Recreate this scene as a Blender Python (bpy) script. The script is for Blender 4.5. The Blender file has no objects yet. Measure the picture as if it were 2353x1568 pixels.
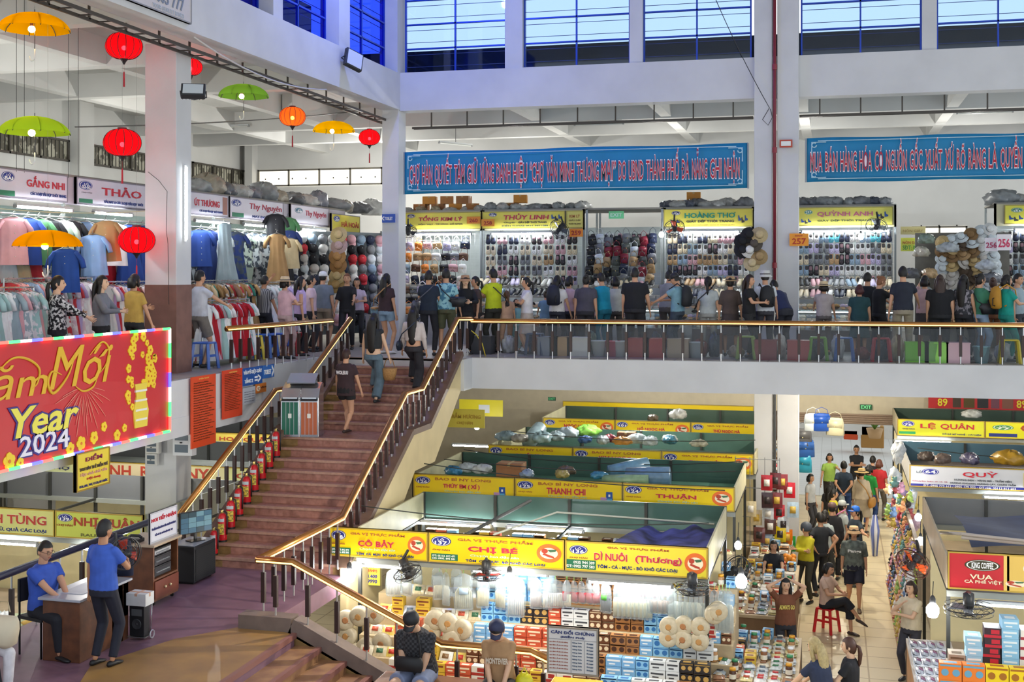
import bpy, math, random
import numpy as np
from mathutils import Vector, Matrix
R=math.radians; rnd=random.Random(7)
S=bpy.context.scene; C=S.collection
# ---------------- camera
F,CX,HY,TH,H=2800.0,1176.5,625.0,R(14.7),6.6
cam=bpy.data.cameras.new('camera'); co=bpy.data.objects.new('camera',cam); C.objects.link(co); S.camera=co
cam.sensor_width=36; cam.lens=36*F/2353; cam.shift_y=(HY-784)/2353; cam.clip_start=.1; cam.clip_end=400
co.location=(0,0,H); co.rotation_euler=(R(90),0,TH)
def at(px,py,x=None,y=None,z=None):
    "world point on the plane x=, y= or z= that the photograph shows at this pixel"
    u=(px-CX)/F; w=(HY-py)/F; c,s=math.cos(TH),math.sin(TH); dx,dy=u*c-s,u*s+c
    t=(z-H)/w if z is not None else (y/dy if y is not None else x/dx)
    return Vector((dx*t,dy*t,H+w*t))
# ---------------- world and exposure
W=bpy.data.worlds.new('world'); S.world=W; W.use_nodes=True
bg=W.node_tree.nodes['Background']; bg.inputs[0].default_value=(.80,.88,.97,1); bg.inputs[1].default_value=.9
S.view_settings.view_transform='Standard'; S.view_settings.look='None'; S.view_settings.exposure=0.62; S.view_settings.gamma=1
S.cycles.max_bounces=5; S.cycles.diffuse_bounces=3; S.cycles.glossy_bounces=2; S.cycles.transmission_bounces=3; S.cycles.transparent_max_bounces=8
S.cycles.caustics_reflective=False; S.cycles.caustics_refractive=False
def area(loc,size,power,rot=(0,0,0),col=(1,1,1)):
    l=bpy.data.lights.new('lamp','AREA'); l.shape='RECTANGLE'; l.size,l.size_y=size; l.energy=power; l.color=col
    o=bpy.data.objects.new('lamp',l); C.objects.link(o); o.location=loc; o.rotation_euler=rot; o.visible_camera=True
    return o
bl=bpy.data.lights.new('lamp','POINT'); bl.energy=300; bl.color=(.16,.25,1); bl.shadow_soft_size=.1
blo=bpy.data.objects.new('lamp',bl); C.objects.link(blo); blo.location=(-8.6,22.6,13.9)  # added blue light out of view, tints the left beam
for p,e,c in [((-4.5,32.2,9.0),85,0),((-.5,32.2,9.0),85,0),((3.5,32.2,9.0),85,0),((7,32.2,9.0),60,0),((-14.8,13,8.8),75,0),((-14.8,19,8.8),80,0),((-14.8,25,8.8),95,0),((-13,33,9.0),270,0),((-8.5,33,9.0),80,0),
 ((0,24.8,3.8),110,1),((0,27.5,3.9),130,1),((0,32.5,3.9),130,1),((-4.5,27.8,3.9),110,0),((4.5,30.5,3.9),90,0),((-5,33,3.9),90,0),((-13,19.5,3.8),90,0),((-13.5,25,3.8),80,0),((-13,14,3.8),90,0),((-5.6,15.2,3.6),90,1),((-3.2,15.2,3.6),90,1),((3.4,15.4,3.0),50,1)]:
    l=bpy.data.lights.new('fill_light','POINT'); l.energy=e; l.color=(1,.98,.93) if not c else (1,.9,.72); l.shadow_soft_size=0; o=bpy.data.objects.new('fill_light',l); C.objects.link(o); o.location=p  # added fill lights without fixtures, brighten the galleries and hall
# ---------------- materials
MATS={}
def lin(h):
    h=h.lstrip('#'); c=[int(h[i:i+2],16)/255 for i in (0,2,4)]
    return tuple(x/12.92 if x<=.04045 else ((x+.055)/1.055)**2.4 for x in c)
def M(h,rough=.6,metal=0.,emit=0.,noise=0.,scale=4.,h2=None,alpha=1.,kind=None):
    key=(h,rough,metal,emit,noise,scale,h2,alpha,kind)
    if key in MATS: return MATS[key]
    m=bpy.data.materials.new('m_'+h.lstrip('#')+(kind or '')); m.use_nodes=True; n=m.node_tree.nodes; L=m.node_tree.links
    b=n['Principled BSDF']; c=lin(h); b.inputs['Base Color'].default_value=(*c,1); b.inputs['Roughness'].default_value=rough; b.inputs['Metallic'].default_value=metal
    if emit: b.inputs['Emission Color'].default_value=(*c,1); b.inputs['Emission Strength'].default_value=emit
    if alpha<1: b.inputs['Alpha'].default_value=alpha
    if noise or h2:
        tc=n.new('ShaderNodeTexCoord'); mx=n.new('ShaderNodeMix'); mx.data_type='RGBA'
        c2=lin(h2) if h2 else tuple(x*(1-noise) for x in c)
        mx.inputs[6].default_value=(*c,1); mx.inputs[7].default_value=(*c2,1)
        if kind=='tile':
            t=n.new('ShaderNodeTexBrick'); t.inputs['Scale'].default_value=scale; t.offset=0; t.inputs['Mortar Size'].default_value=.012
            t.inputs['Brick Width'].default_value=.5; t.inputs['Row Height'].default_value=.5
            L.new(tc.outputs['Object'],t.inputs['Vector']); L.new(t.outputs['Fac'],mx.inputs[0])
        elif kind=='stripe':
            t=n.new('ShaderNodeTexWave'); t.inputs['Scale'].default_value=scale; L.new(tc.outputs['Object'],t.inputs['Vector']); L.new(t.outputs['Fac'],mx.inputs[0])
        elif kind=='check':
            t=n.new('ShaderNodeTexChecker'); t.inputs['Scale'].default_value=scale; L.new(tc.outputs['Object'],t.inputs['Vector']); L.new(t.outputs['Fac'],mx.inputs[0])
        else:
            t=n.new('ShaderNodeTexNoise'); t.inputs['Scale'].default_value=scale; t.inputs['Detail'].default_value=3
            r=n.new('ShaderNodeMapRange'); r.inputs['From Min'].default_value=.48 if kind=='spot' else .35; r.inputs['From Max'].default_value=.54 if kind=='spot' else .7
            L.new(tc.outputs['Object'],t.inputs['Vector']); L.new(t.outputs['Fac'],r.inputs['Value']); L.new(r.outputs[0],mx.inputs[0])
        L.new(mx.outputs[2],b.inputs['Base Color'])
    MATS[key]=m; return m
def sheer(h,a,rough=.12):
    "thin clear or tinted film: transparent with a glossy coat"
    key=('sheer',h,a,rough)
    if key in MATS: return MATS[key]
    m=bpy.data.materials.new('m_film'); m.use_nodes=True; n=m.node_tree.nodes; L=m.node_tree.links; n.clear()
    o=n.new('ShaderNodeOutputMaterial'); t=n.new('ShaderNodeBsdfTransparent'); p=n.new('ShaderNodeBsdfPrincipled'); x=n.new('ShaderNodeMixShader')
    c=lin(h); p.inputs['Base Color'].default_value=(*c,1); p.inputs['Roughness'].default_value=rough; t.inputs[0].default_value=(*[min(1,.4+k*.6) for k in c],1)
    x.inputs[0].default_value=a; L.new(t.outputs[0],x.inputs[1]); L.new(p.outputs[0],x.inputs[2]); L.new(x.outputs[0],o.inputs[0])
    MATS[key]=m; return m
def glass(h,rf=.12):
    key=('glass',h,rf)
    if key in MATS: return MATS[key]
    m=bpy.data.materials.new('m_glass'); m.use_nodes=True; n=m.node_tree.nodes; L=m.node_tree.links; n.clear()
    o=n.new('ShaderNodeOutputMaterial'); t=n.new('ShaderNodeBsdfTransparent'); g=n.new('ShaderNodeBsdfGlossy'); x=n.new('ShaderNodeMixShader')
    t.inputs[0].default_value=(*lin(h),1); g.inputs['Roughness'].default_value=.03; x.inputs[0].default_value=rf
    L.new(t.outputs[0],x.inputs[1]); L.new(g.outputs[0],x.inputs[2]); L.new(x.outputs[0],o.inputs[0]); MATS[key]=m; return m
# ---------------- mesh builder
class MB:
    def __init__(s): s.v=[]; s.f=[]; s.m=[]; s.k=0
    def add(s,vs,fs):
        o=len(s.v); s.v+=[tuple(v) for v in vs]; s.f+=[tuple(i+o for i in f) for f in fs]; s.m+=[s.k]*len(fs); return s
    def box(s,x0,y0,z0,x1,y1,z1):
        return s.add([(x,y,z) for z in(z0,z1) for y in(y0,y1) for x in(x0,x1)],[(0,2,3,1),(4,5,7,6),(0,1,5,4),(2,6,7,3),(0,4,6,2),(1,3,7,5)])
    def cb(s,c,d,rz=0,rx=0,ry=0):
        m=Matrix.Translation(c)@Matrix.Rotation(rz,4,'Z')@Matrix.Rotation(rx,4,'X')@Matrix.Rotation(ry,4,'Y'); a,b,e=d[0]/2,d[1]/2,d[2]/2
        return s.add([m@Vector((x,y,z)) for z in(-e,e) for y in(-b,b) for x in(-a,a)],[(0,2,3,1),(4,5,7,6),(0,1,5,4),(2,6,7,3),(0,4,6,2),(1,3,7,5)])
    def beam(s,a,b,w,h):
        "box bar between a and b (w across, h tall)"
        a,b=Vector(a),Vector(b); d=(b-a).normalized(); sd=d.cross(Vector((0,0,1)))
        sd=Vector((1,0,0)) if sd.length<1e-4 else sd.normalized(); up=sd.cross(d)
        q=[p+sd*i*w/2+up*j*h/2 for p in(a,b) for j in(-1,1) for i in(-1,1)]
        return s.add(q,[(0,2,3,1),(4,5,7,6),(0,1,5,4),(2,6,7,3),(0,4,6,2),(1,3,7,5)])
    def tube(s,pts,r,n=8,closed=False):
        pts=[Vector(p) for p in pts]; rs=r if isinstance(r,(list,tuple)) else [r]*len(pts); k=len(pts); vs=[]; up=None
        for i,p in enumerate(pts):
            d=(pts[(i+1)%k]-pts[i-1]) if closed or 0<i<k-1 else (pts[1]-pts[0] if i==0 else pts[-1]-pts[-2])
            d=d.normalized() if d.length>1e-9 else Vector((0,0,1))
            if up is None: up=Vector((0,0,1)) if abs(d.z)<.9 else Vector((0,1,0))
            sd=d.cross(up); sd=sd.normalized() if sd.length>1e-6 else Vector((1,0,0)); up=sd.cross(d).normalized()
            rr=rs[i]; ra,rb=rr if isinstance(rr,tuple) else (rr,rr)
            vs+=[p+sd*math.cos(2*math.pi*j/n)*ra+up*math.sin(2*math.pi*j/n)*rb for j in range(n)]
        fs=[(i*n+j,i*n+(j+1)%n,((i+1)%k)*n+(j+1)%n,((i+1)%k)*n+j) for i in range(k if closed else k-1) for j in range(n)]
        if not closed: fs+=[tuple(range(n))[::-1],tuple((k-1)*n+j for j in range(n))]
        return s.add(vs,fs)
    def lathe(s,prof,n=16,c=(0,0,0),mat=None,close=True):
        vs=[(c[0]+r*math.cos(2*math.pi*j/n),c[1]+r*math.sin(2*math.pi*j/n),c[2]+z) for r,z in prof for j in range(n)]
        if mat is not None: vs=[mat@Vector(v) for v in vs]
        k=len(prof); fs=[(i*n+j,i*n+(j+1)%n,(i+1)*n+(j+1)%n,(i+1)*n+j) for i in range(k-1) for j in range(n)]
        if close: fs+=[tuple(range(n))[::-1],tuple((k-1)*n+j for j in range(n))]
        return s.add(vs,fs)
    def ell(s,c,r,n=10,m=7,mat=None):
        r=(r,r,r) if not isinstance(r,(tuple,list)) else r
        vs=[]
        for i in range(m+1):
            a=math.pi*i/m-math.pi/2; a=max(-1.52,min(1.52,a))
            for j in range(n): b=2*math.pi*j/n; v=Vector((r[0]*math.cos(a)*math.cos(b),r[1]*math.cos(a)*math.sin(b),r[2]*math.sin(a))); vs.append((mat@v if mat else v)+Vector(c))
        return s.add(vs,[(i*n+j,i*n+(j+1)%n,(i+1)*n+(j+1)%n,(i+1)*n+j) for i in range(m) for j in range(n)]+[tuple(range(n))[::-1],tuple(m*n+j for j in range(n))])
    def prism(s,poly,y0,y1,ax='y'):
        "2-D outline (a,b) extruded: ax y -> (a,y,b); ax x -> (x,a,b); ax z -> (a,b,z)"
        g={'y':lambda a,b,t:(a,t,b),'x':lambda a,b,t:(t,a,b),'z':lambda a,b,t:(a,b,t)}[ax]; n=len(poly)
        return s.add([g(a,b,y0) for a,b in poly]+[g(a,b,y1) for a,b in poly],[tuple(range(n)),tuple(range(2*n-1,n-1,-1))]+[(i,i+n,(i+1)%n+n,(i+1)%n) for i in range(n)])
    def grid(s,nu,nv,fn):
        return s.add([fn(i/nu,j/nv) for j in range(nv+1) for i in range(nu+1)],[(j*(nu+1)+i,j*(nu+1)+i+1,(j+1)*(nu+1)+i+1,(j+1)*(nu+1)+i) for j in range(nv) for i in range(nu)])
    def mesh(s,name,mats,smooth=False):
        me=bpy.data.meshes.new(name); me.from_pydata(s.v,[],s.f)
        for m in (mats if isinstance(mats,(list,tuple)) else [mats]): me.materials.append(m)
        if any(s.m): me.polygons.foreach_set('material_index',s.m)
        if smooth: me.shade_smooth()
        me.update(); return me
    def ob(s,name,mats,parent=None,smooth=False,bev=0,solid=0):
        me=s.mesh(name,mats,smooth); o=bpy.data.objects.new(name,me); C.objects.link(o)
        if parent: o.parent=parent
        if solid: q=o.modifiers.new('s','SOLIDIFY'); q.thickness=solid; q.offset=0
        if bev: q=o.modifiers.new('b','BEVEL'); q.width=bev; q.segments=2; q.limit_method='ANGLE'
        return o
def tag(o,label,cat,group=None,kind=None):
    if label: o['label']=label
    if cat: o['category']=cat
    if group: o['group']=group
    if kind: o['kind']=kind
    return o
def thing(name,label,cat,loc=(0,0,0),rz=0,group=None):
    o=bpy.data.objects.new(name,None); o.empty_display_size=.1; C.objects.link(o); o.location=loc; o.rotation_euler=(0,0,rz); return tag(o,label,cat,group)
def struct(o): o['kind']='structure'; return o
def copy_tree(o,parent=None,kids=None):
    c=o.copy(); C.objects.link(c); c.parent=parent
    for ch in KIDS(o): copy_tree(ch,c)
    return c
KC={}
def KIDS(o):
    if o.name not in KC: KC[o.name]=list(o.children)
    return KC[o.name]
def dup(o,loc,rz=0,label=None,group=None,sc=None,mat=None,rot=None):
    c=copy_tree(o); c.location=loc; c.rotation_euler=rot if rot else (0,0,rz)
    if sc: c.scale=sc if isinstance(sc,tuple) else (sc,sc,sc)
    if label: c['label']=label
    if group: c['group']=group
    return c
ORD=['first','second','third','fourth','fifth','sixth','seventh','eighth','ninth','tenth','eleventh','twelfth']+['%dth'%i for i in range(13,60)]
# ---------------- lettering
TXT={}
HORN=dict(zip('ƠỜỚỞỠỢơờớởỡợ','OÒÓỎÕỌoòóỏõọ'))
def text_mesh(t,off=0.,depth=0.):
    "letters with a horn or a bar are built from the plain letter plus that stroke"
    key=('w',t,off)
    if key in TXT: return TXT[key]
    t2=''.join(HORN.get(c,'D' if c=='Đ' else c) for c in t); a,fs=raw_text(t2,off)
    if t2!=t and len(a):
        vs=a.tolist(); fs=list(fs); w0=raw_text('D',0.)[0]; dw=w0[:,0].max()-w0[:,0].min(); dh=w0[:,1].max()
        for i,c in enumerate(t):
            if c in HORN or c=='Đ':
                x1=raw_text(t2[:i+1],0.)[0][:,0].max(); n=len(vs); e=off*.6
                if c=='Đ': x=x1-dw; y=dh*.47; q=[(x-.07-e,y-e),(x+.26+e,y-e),(x+.26+e,y+.075+e),(x-.07-e,y+.075+e)]
                else: h=dh if c.isupper() else dh*.74; q=[(x1-.13-e,h*.86-e),(x1+.0+e,h*.9-e),(x1+.09+e,h*1.12+e),(x1+.0-e,h*1.12+e)]
                vs+=[[p[0],p[1],.004] for p in q]; fs.append((n,n+1,n+2,n+3))
        a=np.array(vs)
    TXT[key]=(a,fs); return TXT[key]
def raw_text(t,off=0.,depth=0.):
    key=(t,off,depth)
    if key not in TXT:
        cu=bpy.data.curves.new('t','FONT'); cu.body=t; cu.resolution_u=2; cu.offset=off; cu.extrude=.004; cu.fill_mode='BOTH'
        o=bpy.data.objects.new('t',cu); me=bpy.data.meshes.new_from_object(o); n=len(me.vertices); a=np.empty(n*3,'f'); me.vertices.foreach_get('co',a); a=a.reshape(-1,3)
        fs=[tuple(p.vertices) for p in me.polygons]; bpy.data.objects.remove(o); bpy.data.curves.remove(cu); bpy.data.meshes.remove(me)
        TXT[key]=(a,fs)
    return TXT[key]
def put_text(mb,t,x,z,w,h,y,off=0.,slant=0.,ref=None):
    "flat letters in the x-z plane, front towards -y, fitted to the box x,z,w,h"
    a,fs=text_mesh(t,off); r,_=text_mesh(ref or t,0.)
    if not len(a): return
    x0,x1,z0,z1=r[:,0].min(),r[:,0].max(),r[:,1].min(),r[:,1].max(); sx=w/max(1e-3,x1-x0); sz=h/max(1e-3,z1-z0)
    vs=[(x+(p[0]-x0)*sx+slant*(p[1]-z0)*sz,y-p[2],z+(p[1]-z0)*sz) for p in a.tolist()]
    mb.add(vs,fs)
def put_word(mb,t,x,zb,w,cap,y,off=0.):
    a,fs=text_mesh(t,off); r,_=text_mesh(t,0.); hh,_=text_mesh('H',0.); x0,x1=r[:,0].min(),r[:,0].max(); sx=w/(x1-x0); sz=cap/(hh[:,1].max()-hh[:,1].min()); b=hh[:,1].min()
    mb.add([(x+(p[0]-x0)*sx,y-p[2],zb+(p[1]-b)*sz) for p in a.tolist()],fs)
def sign(label,cat,loc,w,h,items,rz=0,col='#efd92a',depth=.05,frame=None,name='signboard',group=None,rx=0,bmat=None):
    """board whose local origin is its lower left front corner; items: (kind, x, z, w, h, colour, ...) in fractions of w and h"""
    t=thing(name,label,cat,loc,rz,group); t.rotation_euler=(rx,0,rz)
    MB().box(0,0,0,w,depth,h).ob('board',bmat or M(col,.45,noise=.06,scale=3),t)
    if frame: 
        f=MB(); e=.02
        for b in((0,0,w,e),(0,h-e,w,h),(0,e,e,h-e),(w-e,e,w,h-e)): f.box(b[0],-.008,b[1],b[2],depth+.004,b[3])
        f.ob('frame',M(frame,.5),t)
    for it in items:
        k,x,z,iw,ih,c=it[:6]; x*=w;z*=h;iw*=w;ih*=h; m=MB(); y=-.006
        if k=='oval':
            for q,(e,yy) in enumerate(((1.,-.004),(.9,-.007),(.82,-.010))):
                m.k=q%2; m.prism([(x+iw/2+math.cos(a)*iw/2*e,z+ih/2+math.sin(a)*ih/2*e) for a in np.linspace(0,2*math.pi,25)[:-1]],yy,0)
            m.ob('lot_oval',[M(c),M('#f4f4ee')],t)
            m=MB(); s=it[6]
            if len(s.split('|'))>1: a,b=s.split('|'); put_text(m,a,x+iw*.34,z+ih*.55,iw*.32,ih*.25,-.013); put_text(m,b,x+iw*.2,z+ih*.16,iw*.6,ih*.34,-.013,.02)
            else: put_text(m,s,x+iw*.2,z+ih*.25,iw*.6,ih*.5,-.013,.02)
            m.ob('lot_number',M('#ffffff'),t)
        elif k=='rect': m.box(x,y,z,x+iw,0,z+ih); m.ob(it[6] if len(it)>6 else 'panel',M(c),t)
        elif k=='disc':
            m.prism([(x+iw/2+math.cos(a)*iw/2,z+ih/2+math.sin(a)*ih/2) for a in np.linspace(0,2*math.pi,25)[:-1]],-.004,0); m.ob('round_emblem',M(c),t)
            m=MB(); rr=random.Random(3)
            m.prism([(x+iw*(.5+.36*math.cos(a)),z+ih*(.5+.3*math.sin(a))) for a in np.linspace(0,2*math.pi,19)[:-1]],-.007,0)
            m.k=1; m.prism([(x+iw*(.33+.13*math.cos(a)),z+ih*(.62+.13*math.sin(a))) for a in np.linspace(0,2*math.pi,13)[:-1]],-.010,0)
            m.k=2; m.prism([(x+iw*a,z+ih*b) for a,b in((.45,.68),(.8,.72),(.76,.6),(.55,.56))],-.010,0)
            m.k=1; m.prism([(x+iw*a,z+ih*b) for a,b in((.24,.42),(.5,.3),(.72,.24),(.7,.34),(.5,.42),(.3,.5))],-.010,0)
            m.ob('food_picture',[M('#efe3c4'),M('#b3402c'),M('#3f6b4a')],t)
        elif k=='bag':
            m.prism([(x+iw*.35,z+ih*.3),(x+iw*.8,z+ih*.3),(x+iw*.78,z+ih*.78),(x+iw*.37,z+ih*.78)],-.007,0); m.k=1
            m.prism([(x,z),(x+iw*.4,z),(x+iw*.4,z+ih*.45),(x,z+ih*.45)],-.01,0); m.k=2
            m.prism([(x+iw*.42,z),(x+iw*.75,z),(x+iw*.75,z+ih*.4),(x+iw*.42,z+ih*.4)],-.012,0); m.k=3
            m.prism([(x+iw*.52,z+ih*.5),(x+iw*.64,z+ih*.5),(x+iw*.64,z+ih*.64),(x+iw*.52,z+ih*.64)],-.01,0)
            m.prism([(x+iw*.8,z),(x+iw,z+ih*.05),(x+iw*.95,z+ih*.3),(x+iw*.8,z+ih*.26)],-.01,0)
            m.ob('bag_picture',[M('#1f4fa0'),M('#c79bc6'),M('#63b4d8'),M('#eef0ea')],t)
        elif k=='shoe':
            for q in range(3):
                m.k=q%2; a,b=x+iw*.3*q,z+ih*(.1+.2*((q+1)%2)); m.prism([(a,b),(a+iw*.25,b+ih*.05),(a+iw*.28,b+ih*.2),(a+iw*.12,b+ih*.3),(a+iw*.05,b+ih*.6),(a-iw*.02,b+ih*.5)],-.008,0)
            m.ob('shoe_picture',[M('#2d4f8f'),M('#33302f')],t)
        else:
            o=it[7] if len(it)>7 else {}
            if o.get('out'):
                b=MB(); put_text(b,it[6],x,z,iw,ih,-.006,o.get('ow',.05),o.get('sl',0)); b.ob('lettering_outline',M(o['out']),t)
                y=-.012
            put_text(m,it[6],x,z,iw,ih,y,o.get('b',.02),o.get('sl',0)); m.ob('lettering',M(c),t)
    return t
# ================= the building
ZU,ZS,ZL=4.88,4.27,2.03          # gallery floor, underside, stair landing
WH=M('#d3d4d6',.75,noise=.1,scale=1.3); WH2=M('#dcdcd8',.8,noise=.12,scale=.8); MAR=M('#7e5a50',.7,noise=.22,scale=5)
struct(MB().box(-30,4,-.2,14,60,0).ob('floor',M('#e3d2ac',.35,h2='#b9a27c',scale=.85,kind='tile')))
# gallery slab: left arm, stair head, back arm
sl=MB().prism([(-30,2),(-10,2),(-10,22.8),(-6.95,22.8),(-6.95,23.35),(12,24.35),(12,38),(-30,38)],ZS,ZU,'z'); 
struct(sl.ob('floor',WH))
struct(MB().prism([(-30,2),(-10.05,2),(-10.05,22.85),(-7,22.85),(-7,23.4),(12,24.4),(12,37),(-30,37)],ZU,ZU+.012,'z').ob('floor',M('#9d968e',.35,h2='#77736e',scale=.85,kind='tile')))
struct(MB().box(-10.06,4,3.98,-9.99,22.6,ZS+.02).ob('trim_1',WH))
struct(MB().box(-30,36.7,ZU,12,37,11).ob('wall_back',WH2))
struct(MB().box(-19.1,2,ZU,-18.8,37,11).ob('wall_left',WH2))
# ground-floor back wall with the street opening between X -0.6 and 1.9
gb=MB(); gb.box(-30,36.5,0,-1.0,36.8,ZS); gb.box(1.75,36.5,0,12,36.8,ZS); gb.box(-1.0,36.5,2.45,1.75,36.8,ZS); struct(gb.ob('wall_back',M('#d9cfb6',.8,noise=.08)))
struct(MB().box(-19.1,2,0,-18.8,36.6,ZS).ob('wall_left',WH2))
# ceiling of the gallery and its ribs
ce=MB(); ce.box(-30,2,10.95,-10.2,38,11.1); ce.box(-10.2,27.4,10.95,12,38,11.1); struct(ce.ob('ceiling',WH2))
rb=MB()
for y in(30.2,33.4): rb.box(-19,y,10.42,12,y+.28,10.95)
for x in(-16,-13,-7.4,-4.1,-.8,2.6,6,9.3): rb.box(x,27.4,10.45,x+.26,36.7,10.96)
for y in(6,9.5,13,16.5,20,23.5): rb.box(-19,y,10.43,-10.3,y+.28,10.95)
for x in(-16.3,-13.3): rb.box(x,2,10.46,x+.26,30.3,10.96)
struct(rb.ob('ceiling_ribs',WH2))
# main beams round the light well
struct(MB().box(-10.3,2,10.42,-9.85,27.6,11.28).ob('trim_2',WH))
struct(MB().box(-9.85,27.15,10.40,12,27.6,11.3).ob('trim_3',WH))
# columns
def column(label,x0,y0,x1,y1,z0,z1,paint=None):
    t=thing('column',label,'column',((x0+x1)/2,(y0+y1)/2,z0))
    w,d=(x1-x0)/2,(y1-y0)/2
    MB().box(-w,-d,0,w,d,z1-z0).ob('shaft',WH,t,bev=.01)
    if paint: MB().box(-w-.004,-d-.004,paint[0]-z0,w+.004,d+.004,paint[1]-z0).ob('painted_dado',MAR,t)
    return t
a=at(333,862,z=ZU); 
c1x0=at(333,700,y=18.35).x; c1x1=at(405,700,y=18.35).x
column('white pillar with a maroon lower part at the corner of the red festival banner',c1x0,18.35,c1x1,18.85,0,10.45,(ZS,ZU+1.5))
c2=(at(878,400,y=27.1).x,at(916,400,y=27.1).x)
column('white pillar at the inner corner behind the small blue arrow sign',c2[0],27.1,c2[1],27.6,ZU,14)
for i,(a,b) in enumerate(((1733,1774),(1786,1835))):
    column('white pillar to the %s of the red pipe'%('left','right')[i],at(a,400,y=27.0).x,27.0,at(b,400,y=27.0).x,27.5,0,14)
px=at(1780,400,y=26.98).x
t=thing('fire_pipe','dark red water pipe running down the joint between two white pillars','pipe',(px,26.96,ZU))
MB().tube([(0,0,0.9),(0,0,9.5)],.035).ob('pipe',M('#7d2433',.4),t,True)
f=MB()
for z in(1.8,4.3,6.1): f.tube([(0,0,z),(0,0,z+.12)],.05)
f.ob('coupling',M('#8f2a35',.4),t)
tag(MB().tube([(px,26.96,2.2),(px,26.96,ZS)],.03).ob('drain_pipe',M('#3a3c3e',.5)),'thin dark pipe between the two pillars below the gallery','pipe')
# clerestory: posts, frames, blue glass and what stands outside
def clerestory(n,p0,p1,zb,zt,rows,left=False):
    ax='y' if left else 'x'
    def bx(m,a0,a1,d0,d1,z0,z1):
        if left: m.box(-10.2+d0,a0,z0,-10.2+d1,a1,z1)
        else: m.box(a0,27.35+d0,z0,a1,27.35+d1,z1)
    fr=MB(); e=.035
    for a in(p0,p1-e,(p0+p1)/2-e/2): bx(fr,a,a+e,-.03,.03,zb,zt)
    for k in range(rows+1): z=zb+(zt-zb)*k/rows; bx(fr,p0+e,p1-e,-.03,.03,max(zb,z-e/2),min(zt,z+e/2))
    o=struct(fr.ob('window_%d'%n,M('#2348b8',.35,.3)))
    g=MB(); bx(g,p0+.03,p1-.03,-.004,.004,zb+.03,zt-.02); g.ob('pane',glass('#6f8fff' if left else '#dcecff',.04),o)
    lv=MB()
    for k in range(rows*2): z=zb+(zt-zb)*(k+.5)/(rows*2); bx(lv,p0+e,p1-e,-.012,-.004,z,z+.012)
    lv.ob('louvre_edge',M('#1c3470',.4),o)
ed=[930,1163,1203,1448,1478,1727,1840,2118,2152,2440]
X=lambda p:at(p,100,y=27.3).x
for i in range(5): clerestory(i+1,X(ed[2*i]),X(ed[2*i+1]),11.3,13.6,4)
pm=MB()
for a,b in((1163,1203),(1448,1478),(2118,2152)): pm.box(X(a),27.2,11.3,X(b),27.55,14)
pm.box(X(2440),27.2,11.3,12,27.55,14); struct(pm.ob('trim_4',WH))
Yl=lambda p:at(p,100,x=-9.95).y
el=[(-30,620),(640,772),(797,905)]
for i,(a,b) in enumerate(el): clerestory(6+i,max(8,Yl(a)),Yl(b),11.28,14.2,5,True)
pm=MB(); pm.box(-10.3,Yl(620),11.28,-9.88,Yl(642),14.4); pm.box(-10.3,Yl(772),11.28,-9.88,Yl(797),14.4); pm.box(-10.3,Yl(905),11.28,-9.86,27.2,14.4); struct(pm.ob('trim_5',WH))
# dark boxes added outside the glass to darken the panes
struct(MB().box(-30,30.5,10.9,14,40,12.42).ob('dark_backing',M('#0d101a',.8,noise=.3,scale=1.5)))  # stands in for the dark interior reflection low in the panes
struct(MB().box(-13.5,2,11.1,-12.5,28,13.2).ob('dark_backing',M('#3a4a78',.8,noise=.4,scale=2.)))  # added to dim what shows through the left panes
# windows of the outer walls of the gallery
def grille(n,x,y0,y1,z0,z1,bright,axis):
    f=MB(); e=.05; L=y1-y0
    q=(lambda a,b,za,zb,d=0:f.box(x-d,a,za,x+.06,b,zb)) if axis=='x' else (lambda a,b,za,zb,d=0:f.box(a,x-.06,za,b,x+d,zb))
    q(y0,y1,z0,z0+e); q(y0,y1,z1-e,z1); k=max(2,round(L/1.1))
    for i in range(k+1): a=y0+(L-e)*i/k; q(a,a+e,z0,z1)
    o=struct(f.ob('window_%d'%n,M('#4b463d' if not bright else '#6e6a60',.6)))
    m=MB(); 
    if axis=='x': m.box(x-.01,y0,z0,x+.005,y1,z1)
    else: m.box(y0,x-.005,z0,y1,x+.01,z1)
    m.ob('pane',M('#fff8e6',.5,emit=1.1) if bright else M('#5f5b4d',.6,h2='#b9b6a4',scale=3.5,kind='spot'),o)
    b=MB()
    for i in range(int(L/.16)):
        a=y0+.08+i*.16
        if axis=='x': b.box(x+.005,a,z0,x+.02,a+.018,z1)
        elif i%3==1: b.box(a,x-.02,z0+.22,a+.04,x-.005,z0+.27)
    b.ob('grille',M('#3b3a35',.6),o)
zw0,zw1=9.4,9.95
lw=lambda p:at(p,400,x=-18.8).y
for i,(a,b) in enumerate(((-60,155),(196,345),(440,572))): grille(10+i,-18.79,lw(a),lw(b),zw0,zw1,False,'x')
bw=lambda p:at(p,410,y=36.7).x
grille(14,36.69,bw(594),bw(880),zw0,zw1,True,'y')
gx=at(2095,530,y=36.7); grille(15,36.69,gx.x,gx.x+1.5,gx.z-.12,gx.z+.12,True,'y')
for i,p in enumerate((590,)): struct(MB().box(bw(575),36.3,ZU,bw(592),36.7,10.95).ob('trim_6',WH2))
struct(MB().box(-18.8,lw(160),ZU,-18.5,lw(193),10.95).ob('trim_7',WH2))
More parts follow.
